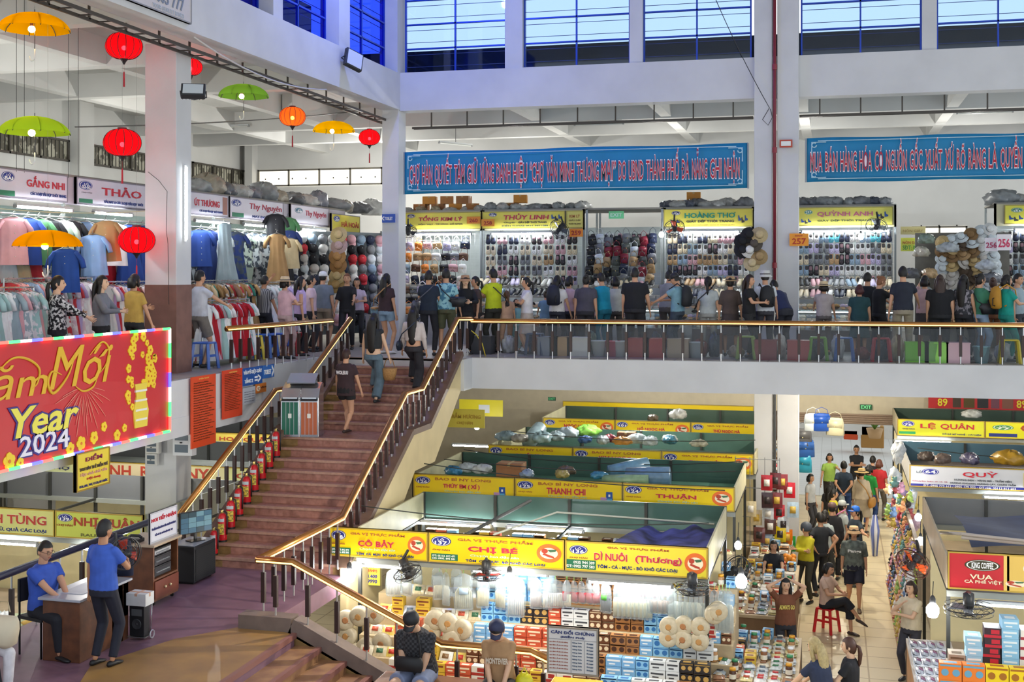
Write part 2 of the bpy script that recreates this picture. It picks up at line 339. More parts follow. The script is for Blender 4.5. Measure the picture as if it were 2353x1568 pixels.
# ================= staircase
RI,TR=.15,.275; X0,X1=-9.5,-7.12
TRD=M('#a9786a',.45,h2='#8a5f52',scale=12); OCH=M('#97784a',.5,h2='#7c6038',scale=10); CRM=M('#d8c596',.7,noise=.12,scale=2)
t=thing('staircase','wide terracotta staircase rising to the gallery past the steel bin','staircase',(X0,17.1,ZL)); Wd=X1-X0
def profile():
    p=[(0,0)]; y=z=0
    for i in range(19):
        z+=RI; p.append((y,z)); y+=TR if i!=10 else 1.05
        if i<18: p.append((y,z))
    return p
pr=profile(); P2=[(0,0)]+pr[1:]+[(5.75,2.85),(5.75,2.2),(3.9,1.1),(2.9,1.1),(.9,0)]
m=MB(); m.prism(P2,.38,Wd-.16,'x'); m.ob('steps',TRD,t)
m=MB(); m.prism(P2,.0,.38,'x'); m.prism(P2,Wd-.16,Wd,'x'); m.ob('step_ends',OCH,t)
nz=MB(); y=z=0
for i in range(19):
    z+=RI; nz.box(.0,y-.025,z-.035,Wd,y+.03,z+.004); y+=TR if i!=10 else 1.05
nz.ob('nosing',M('#b58f7c',.4,noise=.2,scale=20),t)
sk=[(-.1,-2.03),(-.1,.12),(0,.3),(2.75,1.8),(3.8,1.8),(5.7,3.0),(5.7,2.24),(4.1,1.1),(3.0,1.1),(1.4,-.1),(1.4,-2.03)]
m=MB(); m.prism(sk,Wd,Wd+.1,'x'); m.ob('side_wall',CRM,t)
for q in((-.02,0,),(Wd-.03,0)):
    m=MB()
    for a,b in(((-.1,.15),(0,.3)),((0,.3),(2.8,1.83)),((2.8,1.83),(3.75,1.83)),((3.75,1.83),(5.72,3.0))): m.beam((q[0]+.08,a[0],a[1]-.03),(q[0]+.08,b[0],b[1]-.03),.2,.1)
    m.ob('kerb',M('#6e5648',.5,noise=.2,scale=9),t)
# lower landing and the flight down to the hall
PUR=M('#836273',.4,h2='#6f5262',scale=3)
ld=MB().prism([(-10.1,3),(-6.55,3),(-6.55,14.15),(-7.1,14.3),(-7.1,17.2),(-10.1,17.2)],ZL-.25,ZL,'z'); struct(ld.ob('floor',PUR))
struct(MB().prism([(-6.56,3),(-6.56,14.14),(-7.25,14.4),(-7.9,13.6),(-8.3,12.4),(-7.5,10.5),(-7.5,3)],ZL,ZL+.004,'z').ob('floor',M('#a5804a',.4,h2='#8a6a45',scale=2.)))
t=thing('landing_steps','low ochre stone steps going down from the landing towards the stalls','steps',(-6.55,3,0))
m=MB(); mm=MB()
for i in range(5):
    m.box(i*.34,0,0,(i+1)*.34,11.3,ZL-.15*(i+1)); mm.box(i*.34-.05,0,ZL-.15*i-.06,i*.34+.012,11.3,ZL-.15*i+.006)
m.ob('tread',M('#a07a56',.45,h2='#876047',scale=6),t); mm.ob('nosing',M('#8b5f58',.4),t)
struct(MB().box(-4.85,3,0,-3.3,14.3,ZL-.75).ob('floor',M('#8b6a58',.45,noise=.2)))
kb=MB(); 
for a,b in(((-7.35,14.32,ZL+.08),(-6.62,14.32,ZL+.08)),((-6.62,14.32,ZL+.08),(-5.0,14.32,ZL-.68)),((-5.0,14.32,ZL-.68),(-3.3,14.32,ZL-.68))): kb.beam(a,b,.24,.2)
struct(kb.ob('trim_8',M('#7b6b62',.5,noise=.2,scale=6)))
fc=MB().prism([(-6.62,0),(-6.62,ZL),(-5,ZL-.75),(-3.3,ZL-.75),(-3.3,0)],14.2,14.42,'y'); struct(fc.ob('trim_9',OCH))

struct(MB().box(-30,7,15,14,31,15.3).ob('ceiling',WH2))
# ================= railings
BRZ=M('#a9743f',.28,.85); STL=M('#c9cbcc',.3,.8); SLV=M('#33211e',.4); LED=M('#ffc56a',.4,emit=3.2)
def rail(label,pts,h,sp,off=(.03,-.035),skip=0,sleeve=True,led=True,col=None,group=None,ends=True):
    "handrail over a broken base line; off = (sideways to the right of travel, down) of the light strip"
    t=thing('railing',label,'railing',pts[0],0,group); o=Vector(pts[0]); P=[Vector(p)-o for p in pts]; top=[p+Vector((0,0,h)) for p in P]
    MB().tube(top,.05,12).ob('handrail',col or BRZ,t,True)
    if led:
        q=[]
        for i,p in enumerate(top):
            d=(top[min(i+1,len(top)-1)]-top[max(i-1,0)]); d.z=0; d.normalize(); q.append(p+Vector((d.y,-d.x,0))*off[0]*1.35+Vector((0,0,off[1]*.5)))
        MB().tube(q,.011,6).ob('light_strip',LED,t)
    tot=0; k=0
    for a,b in zip(P,P[1:]):
        L=(b-a).length; n=max(1,round(L/sp))
        for i in range(n):
            p=a+(b-a)*((i+.5)/n)
            o2=MB().tube([p,p+Vector((0,0,h-.03))],.013,6).ob('post',STL,t)
            if sleeve: MB().box(p.x-.026,p.y-.026,p.z+h*.2,p.x+.026,p.y+.026,p.z+h*.74).ob('sleeve',SLV,o2)
    return t
rh=.74
G1=at(1075,823,z=ZU); G2=at(2353,841,z=ZU); gd=(G2-G1).normalized()
rail('long bronze handrail with a glowing strip along the far gallery edge',[(G1.x+.06,G1.y+.05,ZU),G2+gd*2+Vector((0,.05,0))],rh,.36,(.03,-.03))
rail('gallery railing between the white pillar and the head of the stairs',[(-10.05,19.0,ZU),(-9.72,22.75,ZU)],rh,.3,(.03,-.03))
rail('bronze stair railing on the left flight side behind the fire extinguishers',[(-9.72,16.85,ZL+.02),(X0-.08,19.9,ZL+1.66),(X0,20.85,ZL+1.66),(-9.35,22.85,ZU-.02)],.8,.3,(.03,-.03))
rail('bronze stair railing beside the yellow spice signs with the bend above the landing',[(X1+.0,14.3,ZL+.14),(X1,17.05,ZL+.14),(X1,19.85,ZL+1.74),(X1,20.75,ZL+1.74),(X1,22.85,ZU+.06),(G1.x+.06,G1.y+.02,ZU+.05)],.73,.3,(.035,-.03))
rail('bronze railing sloping down over the lower steps behind the man in black',[(X1,14.3,ZL+.14),(-6.62,14.28,ZL+.14),(-4.62,14.25,ZL-.74),(-3.5,14.25,ZL-.74),(-3.2,14.25,ZL-.86)],.74,.42,(.035,-.03))
rail('dark blue painted railing along the landing behind the seated guard',[(-9.95,8,ZL),(-9.95,16.9,ZL)],.8,.5,col=M('#232a4a',.3),led=False)
lo=at(20,1562,z=ZL+.35)
rail('short bronze rail at the bottom left corner of the landing',[(lo.x-1.2,lo.y-.15,ZL-.4),(lo.x+.75,lo.y-.2,ZL-.45)],.74,.6)
# plastic film behind the far railing
f=MB(); a=at(1185,823,z=ZU); n=60
f.grid(n,4,lambda u,v:(a.x+(G2.x+1.5-a.x)*u,a.y+.16+(G2.y+.25-a.y)*u+.012*math.sin(u*170)*math.sin(v*3+u*40),ZU+.03+v*.62))
tag(f.ob('plastic_sheet',sheer('#b9c2c8',.13,.08),smooth=True),'clear plastic sheet hung behind the posts of the far gallery railing','plastic sheet')
# ================= big red banner
bx=-9.8; by=lambda p,q=900:at(p,q,x=bx).y
y0=by(-420); y1=by(388); zt,zb=5.735,4.165
def bb(x0,z0,x1,z1):
    a,b=at(x0,z0,x=bx),at(x1,z1,x=bx); return a.y-y0,b.y-y0,a.z-zb,b.z-zb
t=thing('banner','large red new year banner edged with coloured lights hanging on the gallery','banner',(bx,y0,zb),R(90))
w,h=y1-y0,zt-zb
MB().box(0,0,0,w,.06,h).ob('cloth',M('#c8202c',.45,noise=.08,scale=2),t)
lc=[M('#ff4038',.4,emit=3.5),M('#35ff5a',.4,emit=3.),M('#3a40ff',.4,emit=4.),M('#fff2e8',.4,emit=2.)]
l=MB(); k=0
for e in range(3):
    L=w if e<2 else h; n=int(L/.22)
    for i in range(n):
        l.k=[0,1,3,2][i%4]; a,b=L*i/n,L*(i+1)/n
        if e==0: l.box(a,-.03,h-.02,b,-.005,h+.015)
        elif e==1: l.box(a,-.03,-.015,b,-.005,.02)
        else: l.box(w-.02,-.03,a,w+.015,-.005,b)
l.ob('light_strip',lc,t)
GO='#e0b32c'
def btxt(s,x,zc,hh,ww,col,out=None,sl=0.,b=.02,ow=.05):
    "x: pixel column of the left end at height zc (metres above the lower edge)"
    xa=by(x)-y0; xb=by(x+ww)-y0; m=MB(); y=-.01
    if out: o=MB(); put_text(o,s,xa,zc,xb-xa,hh,-.008,ow,sl); o.ob('lettering_outline',M(out),t); y=-.016
    put_text(m,s,xa,zc,xb-xa,hh,y,b,sl); m.ob('lettering',M(col),t)
btxt('Năm',-120,.86,.42,222,GO,sl=.35,b=.0)
btxt('Mới',112,.9,.55,130,GO,sl=.35,b=.0)
btxt('Year',12,.37,.36,158,'#ece25a','#3b2f86',sl=.3,b=.02,ow=.06)
btxt('2024',44,.12,.25,112,'#e8e6f4','#352a80',b=.01,ow=.07)
btxt('New',-160,.37,.36,140,'#ece25a','#3b2f86',sl=.3)
def curl(pts,r,col,nm='flourish'):
    q=[]
    for x,z in pts: q.append((by(x)-y0,-.012,z))
    o=[]; n=len(q)
    for i in range(n-1):
        p=[Vector(q[max(0,min(n-1,j))]) for j in(i-1,i,i+1,i+2)]
        for k in range(6): s=k/6; o.append(.5*((2*p[1])+(p[2]-p[0])*s+(2*p[0]-5*p[1]+4*p[2]-p[3])*s*s+(3*p[1]-p[0]-3*p[2]+p[3])*s**3))
    q=o; MB().tube(q,[r*.7*(.25+.75*math.sin(math.pi*(i+.5)/len(q))) for i in range(len(q))],6).ob(nm,M(col),t)
curl([(-10,1.2),(25,1.36),(60,1.34),(88,1.2),(84,1.02),(70,.95)],.025,GO)
curl([(140,1.08),(118,1.14),(108,1.0),(118,.86),(136,.92),(158,1.1),(172,1.36)],.03,GO)
curl([(205,1.3),(232,1.46),(248,1.36),(243,1.16),(225,1.02)],.022,GO); curl([(172,.9),(190,.82),(212,.86),(222,.98)],.022,GO)
for i in range(26):
    a=R(180+i*7.5-8); L=.3+.14*(i%3); c=(by(192)-y0,.86); sp=[(c[0]+L*k*math.cos(a)*1.1,-.009,c[1]+L*k*math.sin(a)-.08*k*k) for k in(.35,.6,.85,1.)]
    MB().tube(sp,[.002,.005,.006,.003],4).ob('firework_ray',M('#e9917c'),t)
fl=random.Random(5)
def blossom(m,x,z,r,k=0):
    for q in range(5):
        a=q*2*math.pi/5+x; m.k=0; m.prism([(x+r*.55*math.cos(a)+r*.5*math.cos(b),z+r*.55*math.sin(a)+r*.5*math.sin(b)) for b in np.linspace(0,2*math.pi,9)[:-1]],-.010-.001*q,0)
    m.k=1; m.prism([(x+r*.22*math.cos(b),z+r*.22*math.sin(b)) for b in np.linspace(0,2*math.pi,9)[:-1]],-.018,0)
BL=[M('#f0cf2c'),M('#d9782a')]
for px_,z,r in ((215,.16,.09),(238,.28,.07),(160,.08,.09),(185,.12,.1),(268,.12,.08),(285,.2,.06),(20,.1,.11),(45,.05,.07),(-40,.12,.1)):
    m=MB(); blossom(m,by(px_)-y0,z,r); m.ob('blossom',BL,t)
for i in range(34):
    m=MB(); a=fl.random()*6.28; rr=.18+.22*fl.random(); blossom(m,by(318)-y0+math.cos(a)*rr*1.15,.98+math.sin(a)*rr*1.35,.045+.04*fl.random()); m.ob('blossom',BL,t)
vx=by(322)-y0; m=MB()
m.prism([(vx-.16,.16),(vx+.16,.16),(vx+.2,.4),(vx+.12,.62),(vx+.16,.8),(vx-.16,.8),(vx-.12,.62),(vx-.2,.4)],-.02,0); m.k=1
for z in(.26,.4,.54,.68): m.prism([(vx-.15,z),(vx+.15,z),(vx+.15,z+.03),(vx-.15,z+.03)],-.025,0)
m.ob('vase_picture',[M('#e6cf49'),M('#e9e7e0')],t)
# ================= light blue banners
def bluebanner(label,x0,x1,ya,yb_,text,tx,tw):
    Y=26.95; a=at(x0,ya,y=Y); b=at(x1,yb_,y=Y); c=at(x0,yb_+ (ya-ya),y=Y); zl=at(x0,bluebanner.b[0],y=Y).z; zr=at(x1,bluebanner.b[1],y=Y).z
    z0=(zl+zr)/2; zt=(a.z+at(x1,bluebanner.t1,y=Y).z)/2; w=b.x-a.x; h=zt-z0
    m=MB(); t=thing('banner',label,'banner',(a.x,Y,z0))
    m.grid(80,6,lambda u,v:(u*w,.02*math.sin(u*9)+.012*math.sin(u*31+v*2),v*h+.012*math.sin(u*14))); m.ob('cloth',M('#0d7fb2',.6,noise=.1,scale=3),t,True,solid=.004)
    for z in(.07,.93): MB().tube([(.25,-.05,z*h),(w-.25,-.05,z*h)],.009,4).ob('border_line',M('#bfe0ee'),t)
    for s in(0,1):
        for q in(0,1):
            c=MB(); X=.12 if not s else w-.12; Z=.1*h if not q else .9*h; sx=1 if not s else -1; sz=1 if not q else -1
            c.tube([(X,-.05,Z+sz*.3),(X,-.05,Z),(X+sx*.3,-.05,Z)],.011,4); c.tube([(X+sx*(.05+.05*math.cos(k)),-.05,Z+sz*(.06+.05*math.sin(k))) for k in np.linspace(0,5.5,9)],.012,4); c.ob('corner_ornament',M('#bfe0ee'),t)
        MB().tube([(0 if not s else w,0,0),(0 if not s else w,0,h)],.02,6).ob('pole',M('#9aa0a4',.5),t)
    X0_=at(tx[0],ya,y=Y).x-a.x; X1_=at(tx[1],ya,y=Y).x-a.x
    words=text.split(' '); L=sum(len(q)+.75 for q in words)-.75; x=X0_; u=(X1_-X0_)/L
    for q in words:
        ww=len(q)*u; 
        for nm,yy,of,cc in(('lettering_outline',-.055,.04,'#ece4ee'),('lettering',-.062,.0,'#c01c35')):
            mm=MB(); put_word(mm,q,x,h*.24,ww,h*.42,yy,of); mm.ob(nm,M(cc),t)
        x+=ww+.75*u
bluebanner.b=(450,430); bluebanner.t1=327
bluebanner('light blue banner with red capitals hung between the corner pillar and the red pipe pillars',928,1719,352,430,'CHỢ HÀN QUYẾT TÂM GIỮ VỮNG DANH HIỆU “CHỢ VĂN MINH THƯƠNG MẠI” DO UBND THÀNH PHỐ ĐÀ NẴNG GHI NHẬN',(943,1700),0)
bluebanner.b=(423,404); bluebanner.t1=300
bluebanner('light blue banner with red capitals running out of view right of the red pipe',1852,2460,320,404,'MUA BÁN HÀNG HÓA CÓ NGUỒN GỐC XUẤT XỨ RÕ RÀNG LÀ QUYỀN LỢI',(1862,2385),0)
# ================= market blocks of the ground floor
Z0,Z1=2.33,2.76
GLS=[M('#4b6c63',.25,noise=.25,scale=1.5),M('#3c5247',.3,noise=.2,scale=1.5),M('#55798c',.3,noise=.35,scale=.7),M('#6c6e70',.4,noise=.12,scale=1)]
FRM=M('#3a3b38',.5,.3)
def block(label,xa,xb,ya,yb,g=0,side='#cfc9a4',roof=None,wall='#e3d3a0',n=4):
    t=thing('market_stall',label,'market stall',((xa+xb)/2,ya,0)); o=(xa+xb)/2; a,b=xa-o,xb-o; d=yb-ya
    MB().box(a,d-.03,Z0-.02,b,d,Z1).ob('back_board',GLS[g],t)
    for x in(a,b-.03): MB().box(x,.06,Z0,x+.03,d-.03,Z1).ob('side_board',M(side,.5,noise=.2,scale=3),t)
    for i in range(n+1):
        x=a+(b-a-.05)*i/n; MB().box(x,d-.08,.0,x+.05,d-.03,Z1).ob('post',FRM,t)
        MB().box(x,.06,.0,x+.05,.11,Z0).ob('post',FRM,t) if i in(0,n) else None
    for x in(a,(a+b)/2,b-.04): MB().box(x,.1,Z0-.05,x+.04,d-.1,Z0-.01).ob('roof_beam',FRM,t)
    for y in(.0,d-.1): MB().box(a,y,Z0-.1,b,y+.1,Z0-.02).ob('head_rail',M('#8c8f88',.5),t)
    MB().box(a,d*.62,0,b,d*.62+.04,Z0-.1).ob('inner_wall',M(wall,.6,noise=.08),t)
    MB().box(a+.05,-.25,0,b-.05,d*.6,.85).ob('counter',M('#b9a58a',.5,noise=.2,scale=3),t,bev=.01)
    if roof: MB().box(a+.03,.08,Z0-.01,b-.03,d-.09,Z0+.01).ob('roof_sheet',M(roof,.7,noise=.3,scale=2.),t)
    return t
XA=at(757,1240,y=17.05).x; XB=-1.66
block('long market stall block at the front right of the stairs under three yellow signs',-6.9,XB,17.1,20.2,0)
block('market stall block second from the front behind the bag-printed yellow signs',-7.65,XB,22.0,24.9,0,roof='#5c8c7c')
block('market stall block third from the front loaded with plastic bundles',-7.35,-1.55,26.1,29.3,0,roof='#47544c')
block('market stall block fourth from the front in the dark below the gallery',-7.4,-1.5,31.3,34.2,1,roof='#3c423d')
block('market stall block with the red coffee sign at the right edge',1.5,6.5,17.35,21.9,3,side='#b9a78b',n=5)
block('market stall block with the white incense sign right of the aisle',1.5,7.0,25.5,29.0,2,side='#b8b6b2',roof='#6a5e58')
block('market stall block with green inner boards near the street door',1.66,8,33.4,36.0,1,side='#c6bb9d',roof='#4b5a4c')
block('market stall block at the far left front under green-yellow vegetable signs',-16.5,-10.5,17.15,20.4,3,side='#a8ac9e',n=6)
block('market stall block at the far left second from the front',-16.8,-10.5,21.8,25.0,3,side='#a8ac9e',roof='#6c716c')
block('market stall block seen between the stair posts behind the red notices',-16.8,-10.3,26.4,29.5,3,side='#a8ac9e',roof='#5c615c')
def row(Y,edges,specs,z0=Z0,h=Z1-Z0,yy=1240,dz=0):
    for (a,b),sp in zip(zip(edges,edges[1:]),specs):
        xa,xb=at(a,yy,y=Y).x,at(b,yy,y=Y).x
        sign(sp[0],'signboard',(xa,Y,z0),xb-xa-.015,h,sp[1],col=sp[2] if len(sp)>2 else '#efcf08',frame='#b99a3a')
OV='#1f2d86'; RD='#c2263a'; PK={'out':'#ef9a8a','ow':.035}
def spice(lot,name,tel=True,pic='disc',nh=.25,line='BAO BÌ NY LONG',ch=True,oc=OV):
    L=[('oval',.02,.56,.15,.34,oc,'LÔ|'+lot)]
    if ch: L.append(('t',.03,.4,.13,.07,'#b0642c','CHỢ HÀN'))
    L.append(('t',.22,.76,.55,.14,'#b5672e',line)); L.append(('t',.5-.2-.0,.40,.36,nh,RD,name,PK))
    if tel: L+=[('rect',.02,.08,.2,.22,'#1d6b4c','telephone_panel'),('t',.03,.2,.17,.06,'#f2f2ea','ĐT: 05113. 812 471'),('t',.03,.11,.17,.06,'#f2f2ea','DĐ: 0905. 895 501')]
    L.append(('t',.31,.25,.36,.1,'#c8e2c0','Chuyên bán đặc sản',{'sl':.25,'b':.005}))
    if pic=='disc': L+=[('disc',.8,.22,.18,.62,'#e8702c')]
    elif pic=='bag': L.append(('bag',.8,.02,.14,.72,'#1f4fa0'))
    if line!='BAO BÌ NY LONG': L.append(('t',.28,.07,.58,.11,'#2b2f7a','TÔM  CÁ  MỰC  BÒ KHÔ CÁC LOẠI'))
    return L
GV='GIA VỊ THỰC PHẨM'
row(17.05,[757,985,1299,1629],[('yellow spice signboard with blue oval 138 beside the stair railing',spice('138','CÔ BẢY',line=GV)),
 ('yellow spice signboard with blue oval 137 in the middle of the front row',spice('137','CHỊ BÉ',line=GV)),
 ('paler yellow signboard with blue oval 136 at the aisle end of the front row',[('oval',.03,.56,.13,.3,OV,'LÔ|136'),('t',.03,.42,.13,.06,'#b0642c','CHỢ HÀN'),('t',.3,.8,.43,.1,'#b0522e',GV),('t',.21,.42,.23,.28,RD,'DÌ NUÔI',{'out':'#f2d9c8','ow':.04}),('t',.5,.38,.32,.25,RD,'(Thương)',{'out':'#f2d9c8','ow':.04}),
  ('rect',.0,.08,.22,.3,'#1d6b4c','telephone_panel'),('t',.06,.25,.15,.09,'#f2f2ea','0935 944 309'),('t',.01,.12,.2,.09,'#f2f2ea','ĐT: 0905 797 583'),('t',.23,.13,.56,.15,'#23307e','TÔM - CÁ - MỰC - BÒ KHÔ CÁC LOẠI'),('disc',.84,.14,.15,.68,'#dd6a2a')],'#e8d63c')])
row(21.95,[950,1184,1432,1690],[('yellow signboard at the stair end of the second row, oval 126',spice('126','THÚY EM ( XÍ )',False,'bag')),
 ('yellow signboard in the middle of the second row, oval 125, with shopping bag pictures',spice('125','THANH CHI',False,'bag')),
 ('yellow signboard at the aisle end of the second row with orange food disc',spice('124','THUẬN',False,'disc',line='GIA VỊ THỰC PHẨM'))],yy=1120)
row(26.05,[1122,1317,1521,1733],[('leftmost yellow signboard of the third row, below a leaning pale blue roll',spice('114','CHÍNH',False,'bag',ch=False)),
 ('middle yellow signboard of the third row, below the maroon dotted bundle',spice('113','KIM NGỌC',False,'bag',ch=False)),
 ('yellow signboard with blue oval 112 beside the pillar foot',spice('112','THANH NHÀN',False,'disc',line=GV,ch=False))],yy=1030)
row(31.25,[1248,1414,1588,1760],[('leftmost yellow signboard of the fourth row, partly behind plastic bags',spice('102','NGỌC HẠNH',False,'disc',line=GV,ch=False)),
 ('middle yellow signboard of the fourth row under the gallery',spice('101','HỒ NGỌC HÀ',False,'disc',line=GV,ch=False)),
 ('yellow signboard of the fourth row cut off by the pillars',spice('100','THỦ NGỌC HÀ',False,None,line=GV,ch=False))],yy=970)
row(35.4,[1293,1733],[('farthest yellow strip signboard just under the gallery edge',[('t',.3,.2,.5,.25,'#9a5a2a','GIA VỊ THỰC PHẨM')])],yy=930)
row(33.35,[2062,2264,2430],[('yellow-green signboard with blue oval 76 near the street door',[('oval',.05,.55,.15,.35,'#3a3fb0','LÔ|76'),('t',.06,.37,.14,.09,'#5a3a5a','CHỢ HÀN'),('rect',.02,.1,.19,.15,'#2fa060','telephone_panel'),('t',.27,.42,.17,.4,'#c2263a','LỆ'),('t',.5,.42,.38,.42,'#c2263a','QUÂN'),('t',.52,.1,.44,.14,'#33337a','ĐỒ ĐÁ MỸ NGHỆ - LƯU NIỆM')],'#dfe02e'),
 ('yellow signboard with green oval running out of view near the street door',[('oval',.1,.5,.3,.32,'#4a8f4c','LÔ|77'),('rect',.05,.1,.4,.2,'#23307e','telephone_panel'),('t',.5,.45,.4,.4,'#b0502a','OB'),('t',.55,.1,.4,.2,'#33337a','LƯU NIỆM')],'#e8e21c')],yy=980)
row(25.45,[2090,2420],[('white incense signboard with blue oval 64 and red lettering right of the aisle',[('t',.05,.64,.04,.12,'#77808a','LÔ'),('oval',.09,.58,.12,.28,'#3138a0','64'),('t',.38,.53,.24,.3,'#dd2a3c','QUỲ',{'out':'#c9c9cf','ow':.04}),('t',.32,.36,.4,.12,'#5a5f66','HƯƠNG ĐEN - VÀNG MÃ - TRẦM VIÊN'),('t',.29,.2,.46,.12,'#5a5f66','HƯƠNG KHOANH, HƯƠNG CÂY, CHƯƠI TRẦM'),
  ('t',.02,.24,.25,.06,'#c97a8a','Chuyên bán sỉ và lẻ'),('rect',.0,.02,1,.13,'#2f3192','telephone_panel'),('t',.1,.04,.65,.09,'#f2f2f2','ĐT: 0905 773 615 / 0905 179 552 - ĐT nhà: 05113 813 603'),('rect',.8,.2,.14,.62,'#e6d9a4','incense_picture'),('rect',.82,.6,.1,.06,'#c0392b','incense_stripe')],'#e6e6ea')],yy=1090)
row(17.3,[2178,2440],[('red and cream coffee signboard with green disc 52 at the right edge',[('rect',.53,0,.47,1,'#dcb95c','cream_panel'),('rect',.5,0,.05,1,'#e8c46a','cream_edge'),('oval',.15,.52,.32,.3,'#3d3a22','KING COFFEE'),('t',.2,.3,.2,.12,'#f3e3c0','VUA'),('t',.15,.17,.33,.12,'#f3e3c0','CÀ PHÊ VIỆT'),
  ('disc',.48,.08,.25,.3,'#8a3b2a'),('oval',.66,.4,.26,.5,'#1c6b4a','52')],'#c9252f')],z0=2.35,h=.5,yy=1290)
# left-hand vegetable signs
row(17.1,[-60,127,330],[('pale yellow signboard with red outlined lettering at the left edge',[('t',-.0,.42,.9,.4,'#b8402f','ANH TÙNG',{'out':'#f4e6c8','ow':.04}),('t',.1,.1,.8,.18,'#2c3a80','RAU, CỦ, QUẢ CÁC LOẠI')],'#d8d884'),
 ('green-yellow signboard with blue oval 139 behind the standing guard',[('oval',.03,.6,.17,.3,OV,'LÔ|139'),('t',.02,.42,.18,.1,'#b0642c','CHỢ HÀN'),('t',.22,.4,.74,.46,'#b5442c','NHỊ XUÂN'),('t',.3,.08,.6,.18,'#7a7a3a','RAU, CỦ PHẨM')],'#cfd85c')],yy=1200)
row(21.75,[90,240,420,520,640],[('pale signboard partly behind the red banner, second row left',[('t',.1,.5,.8,.2,'#3b3f6a','CHỢ HÀN'),('rect',.1,.1,.5,.25,'#2f8f5a','telephone_panel')],'#d9dca0'),
 ('cream signboard with red capitals left of the pillar, second row',[('t',.08,.35,.75,.5,'#c0442f','NH  RAU'),('t',.5,.05,.4,.2,'#2c3a80','RAU CỦ')],'#ead9ae'),
 ('cream signboard with red capitals right of the pillar, second row',[('t',.1,.35,.5,.5,'#c0442f','NY'),('t',.1,.06,.3,.2,'#2c3a80','ĐẠI')],'#e3dca8'),
 ('pale signboard with green panel seen between the stair posts',[('rect',.3,.1,.4,.3,'#2f8f5a','telephone_panel'),('t',.2,.5,.6,.3,'#b5442c','CHÍN')],'#dfe09c')],yy=1085)
row(26.35,[490,640,760],[('red and yellow signboard seen low behind the red notices',[('rect',0,0,1,.5,'#c0392b','red_panel'),('t',.1,.55,.7,.3,'#b5442c','HOA QUẢ')],'#e0c95a'),
 ('green-yellow signboard seen through the upper stair posts',[('t',.1,.3,.7,.4,'#3b6b3a','RAU SẠCH')],'#c8cf3a')],yy=1010)
# small board hanging below the red banner
q=at(176,1130,x=-9.75)
sign('yellow notice board hanging crooked under the red banner','notice board',(-9.75,q.y,at(176,1133,x=-9.75).z),at(252,1100,x=-9.75).y-q.y,.52,[('t',.25,.74,.5,.16,'#8c1c4a','ĐIỂM'),('t',.08,.52,.84,.12,'#4a3a3a','THU HÀN THẺ MIỄN PHÍ'),('t',.1,.36,.8,.1,'#d8a08a','Học sinh sinh viên',{'sl':.2}),('t',.3,.24,.4,.08,'#c0442f','Nội dung'),('t',.08,.08,.84,.08,'#33307a','KCB, ZAL, TVT, CCCD, HC PHÚC')],rz=R(90),col='#e6cf3a',frame='#9a7a2a')
# ================= signs of the gallery
def lsign(label,p0,p1,items,col='#dcd9e6',z=7.74,h=.45,x=-12.2):
    a,b=at(p0,450,x=x).y,at(p1,450,x=x).y; return sign(label,'signboard',(x,a,z),b-a-.03,h,items,rz=R(90),col=col,frame='#8a8490')
wo=lambda lot:('oval',.03,.55,.17,.34,'#25388f','LÔ|'+lot)
lsign('white clothes-stall signboard with red capitals at the left edge',-90,158,[('oval',.35,.55,.12,.34,'#25388f','LÔ|BAI'),('t',.58,.45,.38,.38,'#c7283c','GẮNG NHI',{'out':'#e8d8dc','ow':.03}),('t',.62,.14,.36,.16,'#34468a','CÁC LOẠI VẢI HỢP THỜI TRANG'),('rect',.3,.06,.17,.18,'#2b7a5a','telephone_panel')])
lsign('white clothes-stall signboard with red capitals just left of the pillar',176,345,[wo('52-52'),('t',.06,.42,.13,.06,'#a59aa5','CHỢ HÀN'),('t',.32,.42,.55,.38,'#c7283c','THẢO',{'out':'#e8d8dc','ow':.03}),('t',.35,.1,.55,.16,'#34468a','VẢI MAY & CÁC LOẠI VẢI HỢP THỜI'),('rect',.03,.06,.17,.15,'#2b7a5a','telephone_panel')])
lsign('white clothes-stall signboard with narrow red capitals right of the pillar',385,526,[('t',.42,.4,.42,.34,'#c7283c','ÚT THƯƠNG'),('t',.5,.12,.4,.14,'#34468a','CÁC LOẠI VẢI HỢP THỜI TRANG'),('rect',.9,.1,.08,.8,'#a8766a','model_picture')])
lsign('white signboard with slanting red script, the nearer of two alike',528,652,[wo('47'),('t',.34,.42,.62,.36,'#b8304a','Thy Nguyên',{'sl':.15,'b':.005}),('t',.4,.1,.5,.14,'#34468a','MAY ĐO ÁO DÀI'),('rect',.04,.06,.2,.2,'#2b7a5a','telephone_panel')])
lsign('white signboard with slanting red script, the farther of two alike',668,757,[('oval',.1,.55,.2,.3,'#3a6f8f','LÔ|48'),('t',.36,.38,.55,.36,'#b8304a','Thy Nguyên',{'sl':.15,'b':.005})])
lsign('short yellow signboard over the hats left of the corner pillar',762,828,[('oval',.06,.55,.22,.34,'#25388f','KIOT|264'),('t',.34,.3,.6,.34,'#b8402f','HÀ HOÀI')],'#e4d640',x=-12.1,z=7.62)
def bsign(label,p0,p1,items,col='#dfd353',Y=30.0,z=7.70,h=.44):
    a,b=at(p0,500,y=Y).x,at(p1,500,y=Y).x; return sign(label,'signboard',(a,Y,z),b-a-.02,h,items,col=col,frame='#a89a4a')
sub={'b':.0}
bsign('yellow hat-and-bag signboard next to the corner pillar',917,1107,[('oval',.1,.68,.1,.24,'#2b2f5a','KIOT|260'),('t',.24,.5,.53,.32,'#b8303c','TỔNG KIM LÝ',{'out':'#eac0a0','ow':.04,'sl':.15}),('t',.24,.24,.54,.14,'#3a3a3a','NÓN - VALY - TÚI XÁCH - ĐỒ NHỰA'),('shoe',.08,.1,.1,.3,'#333333')])
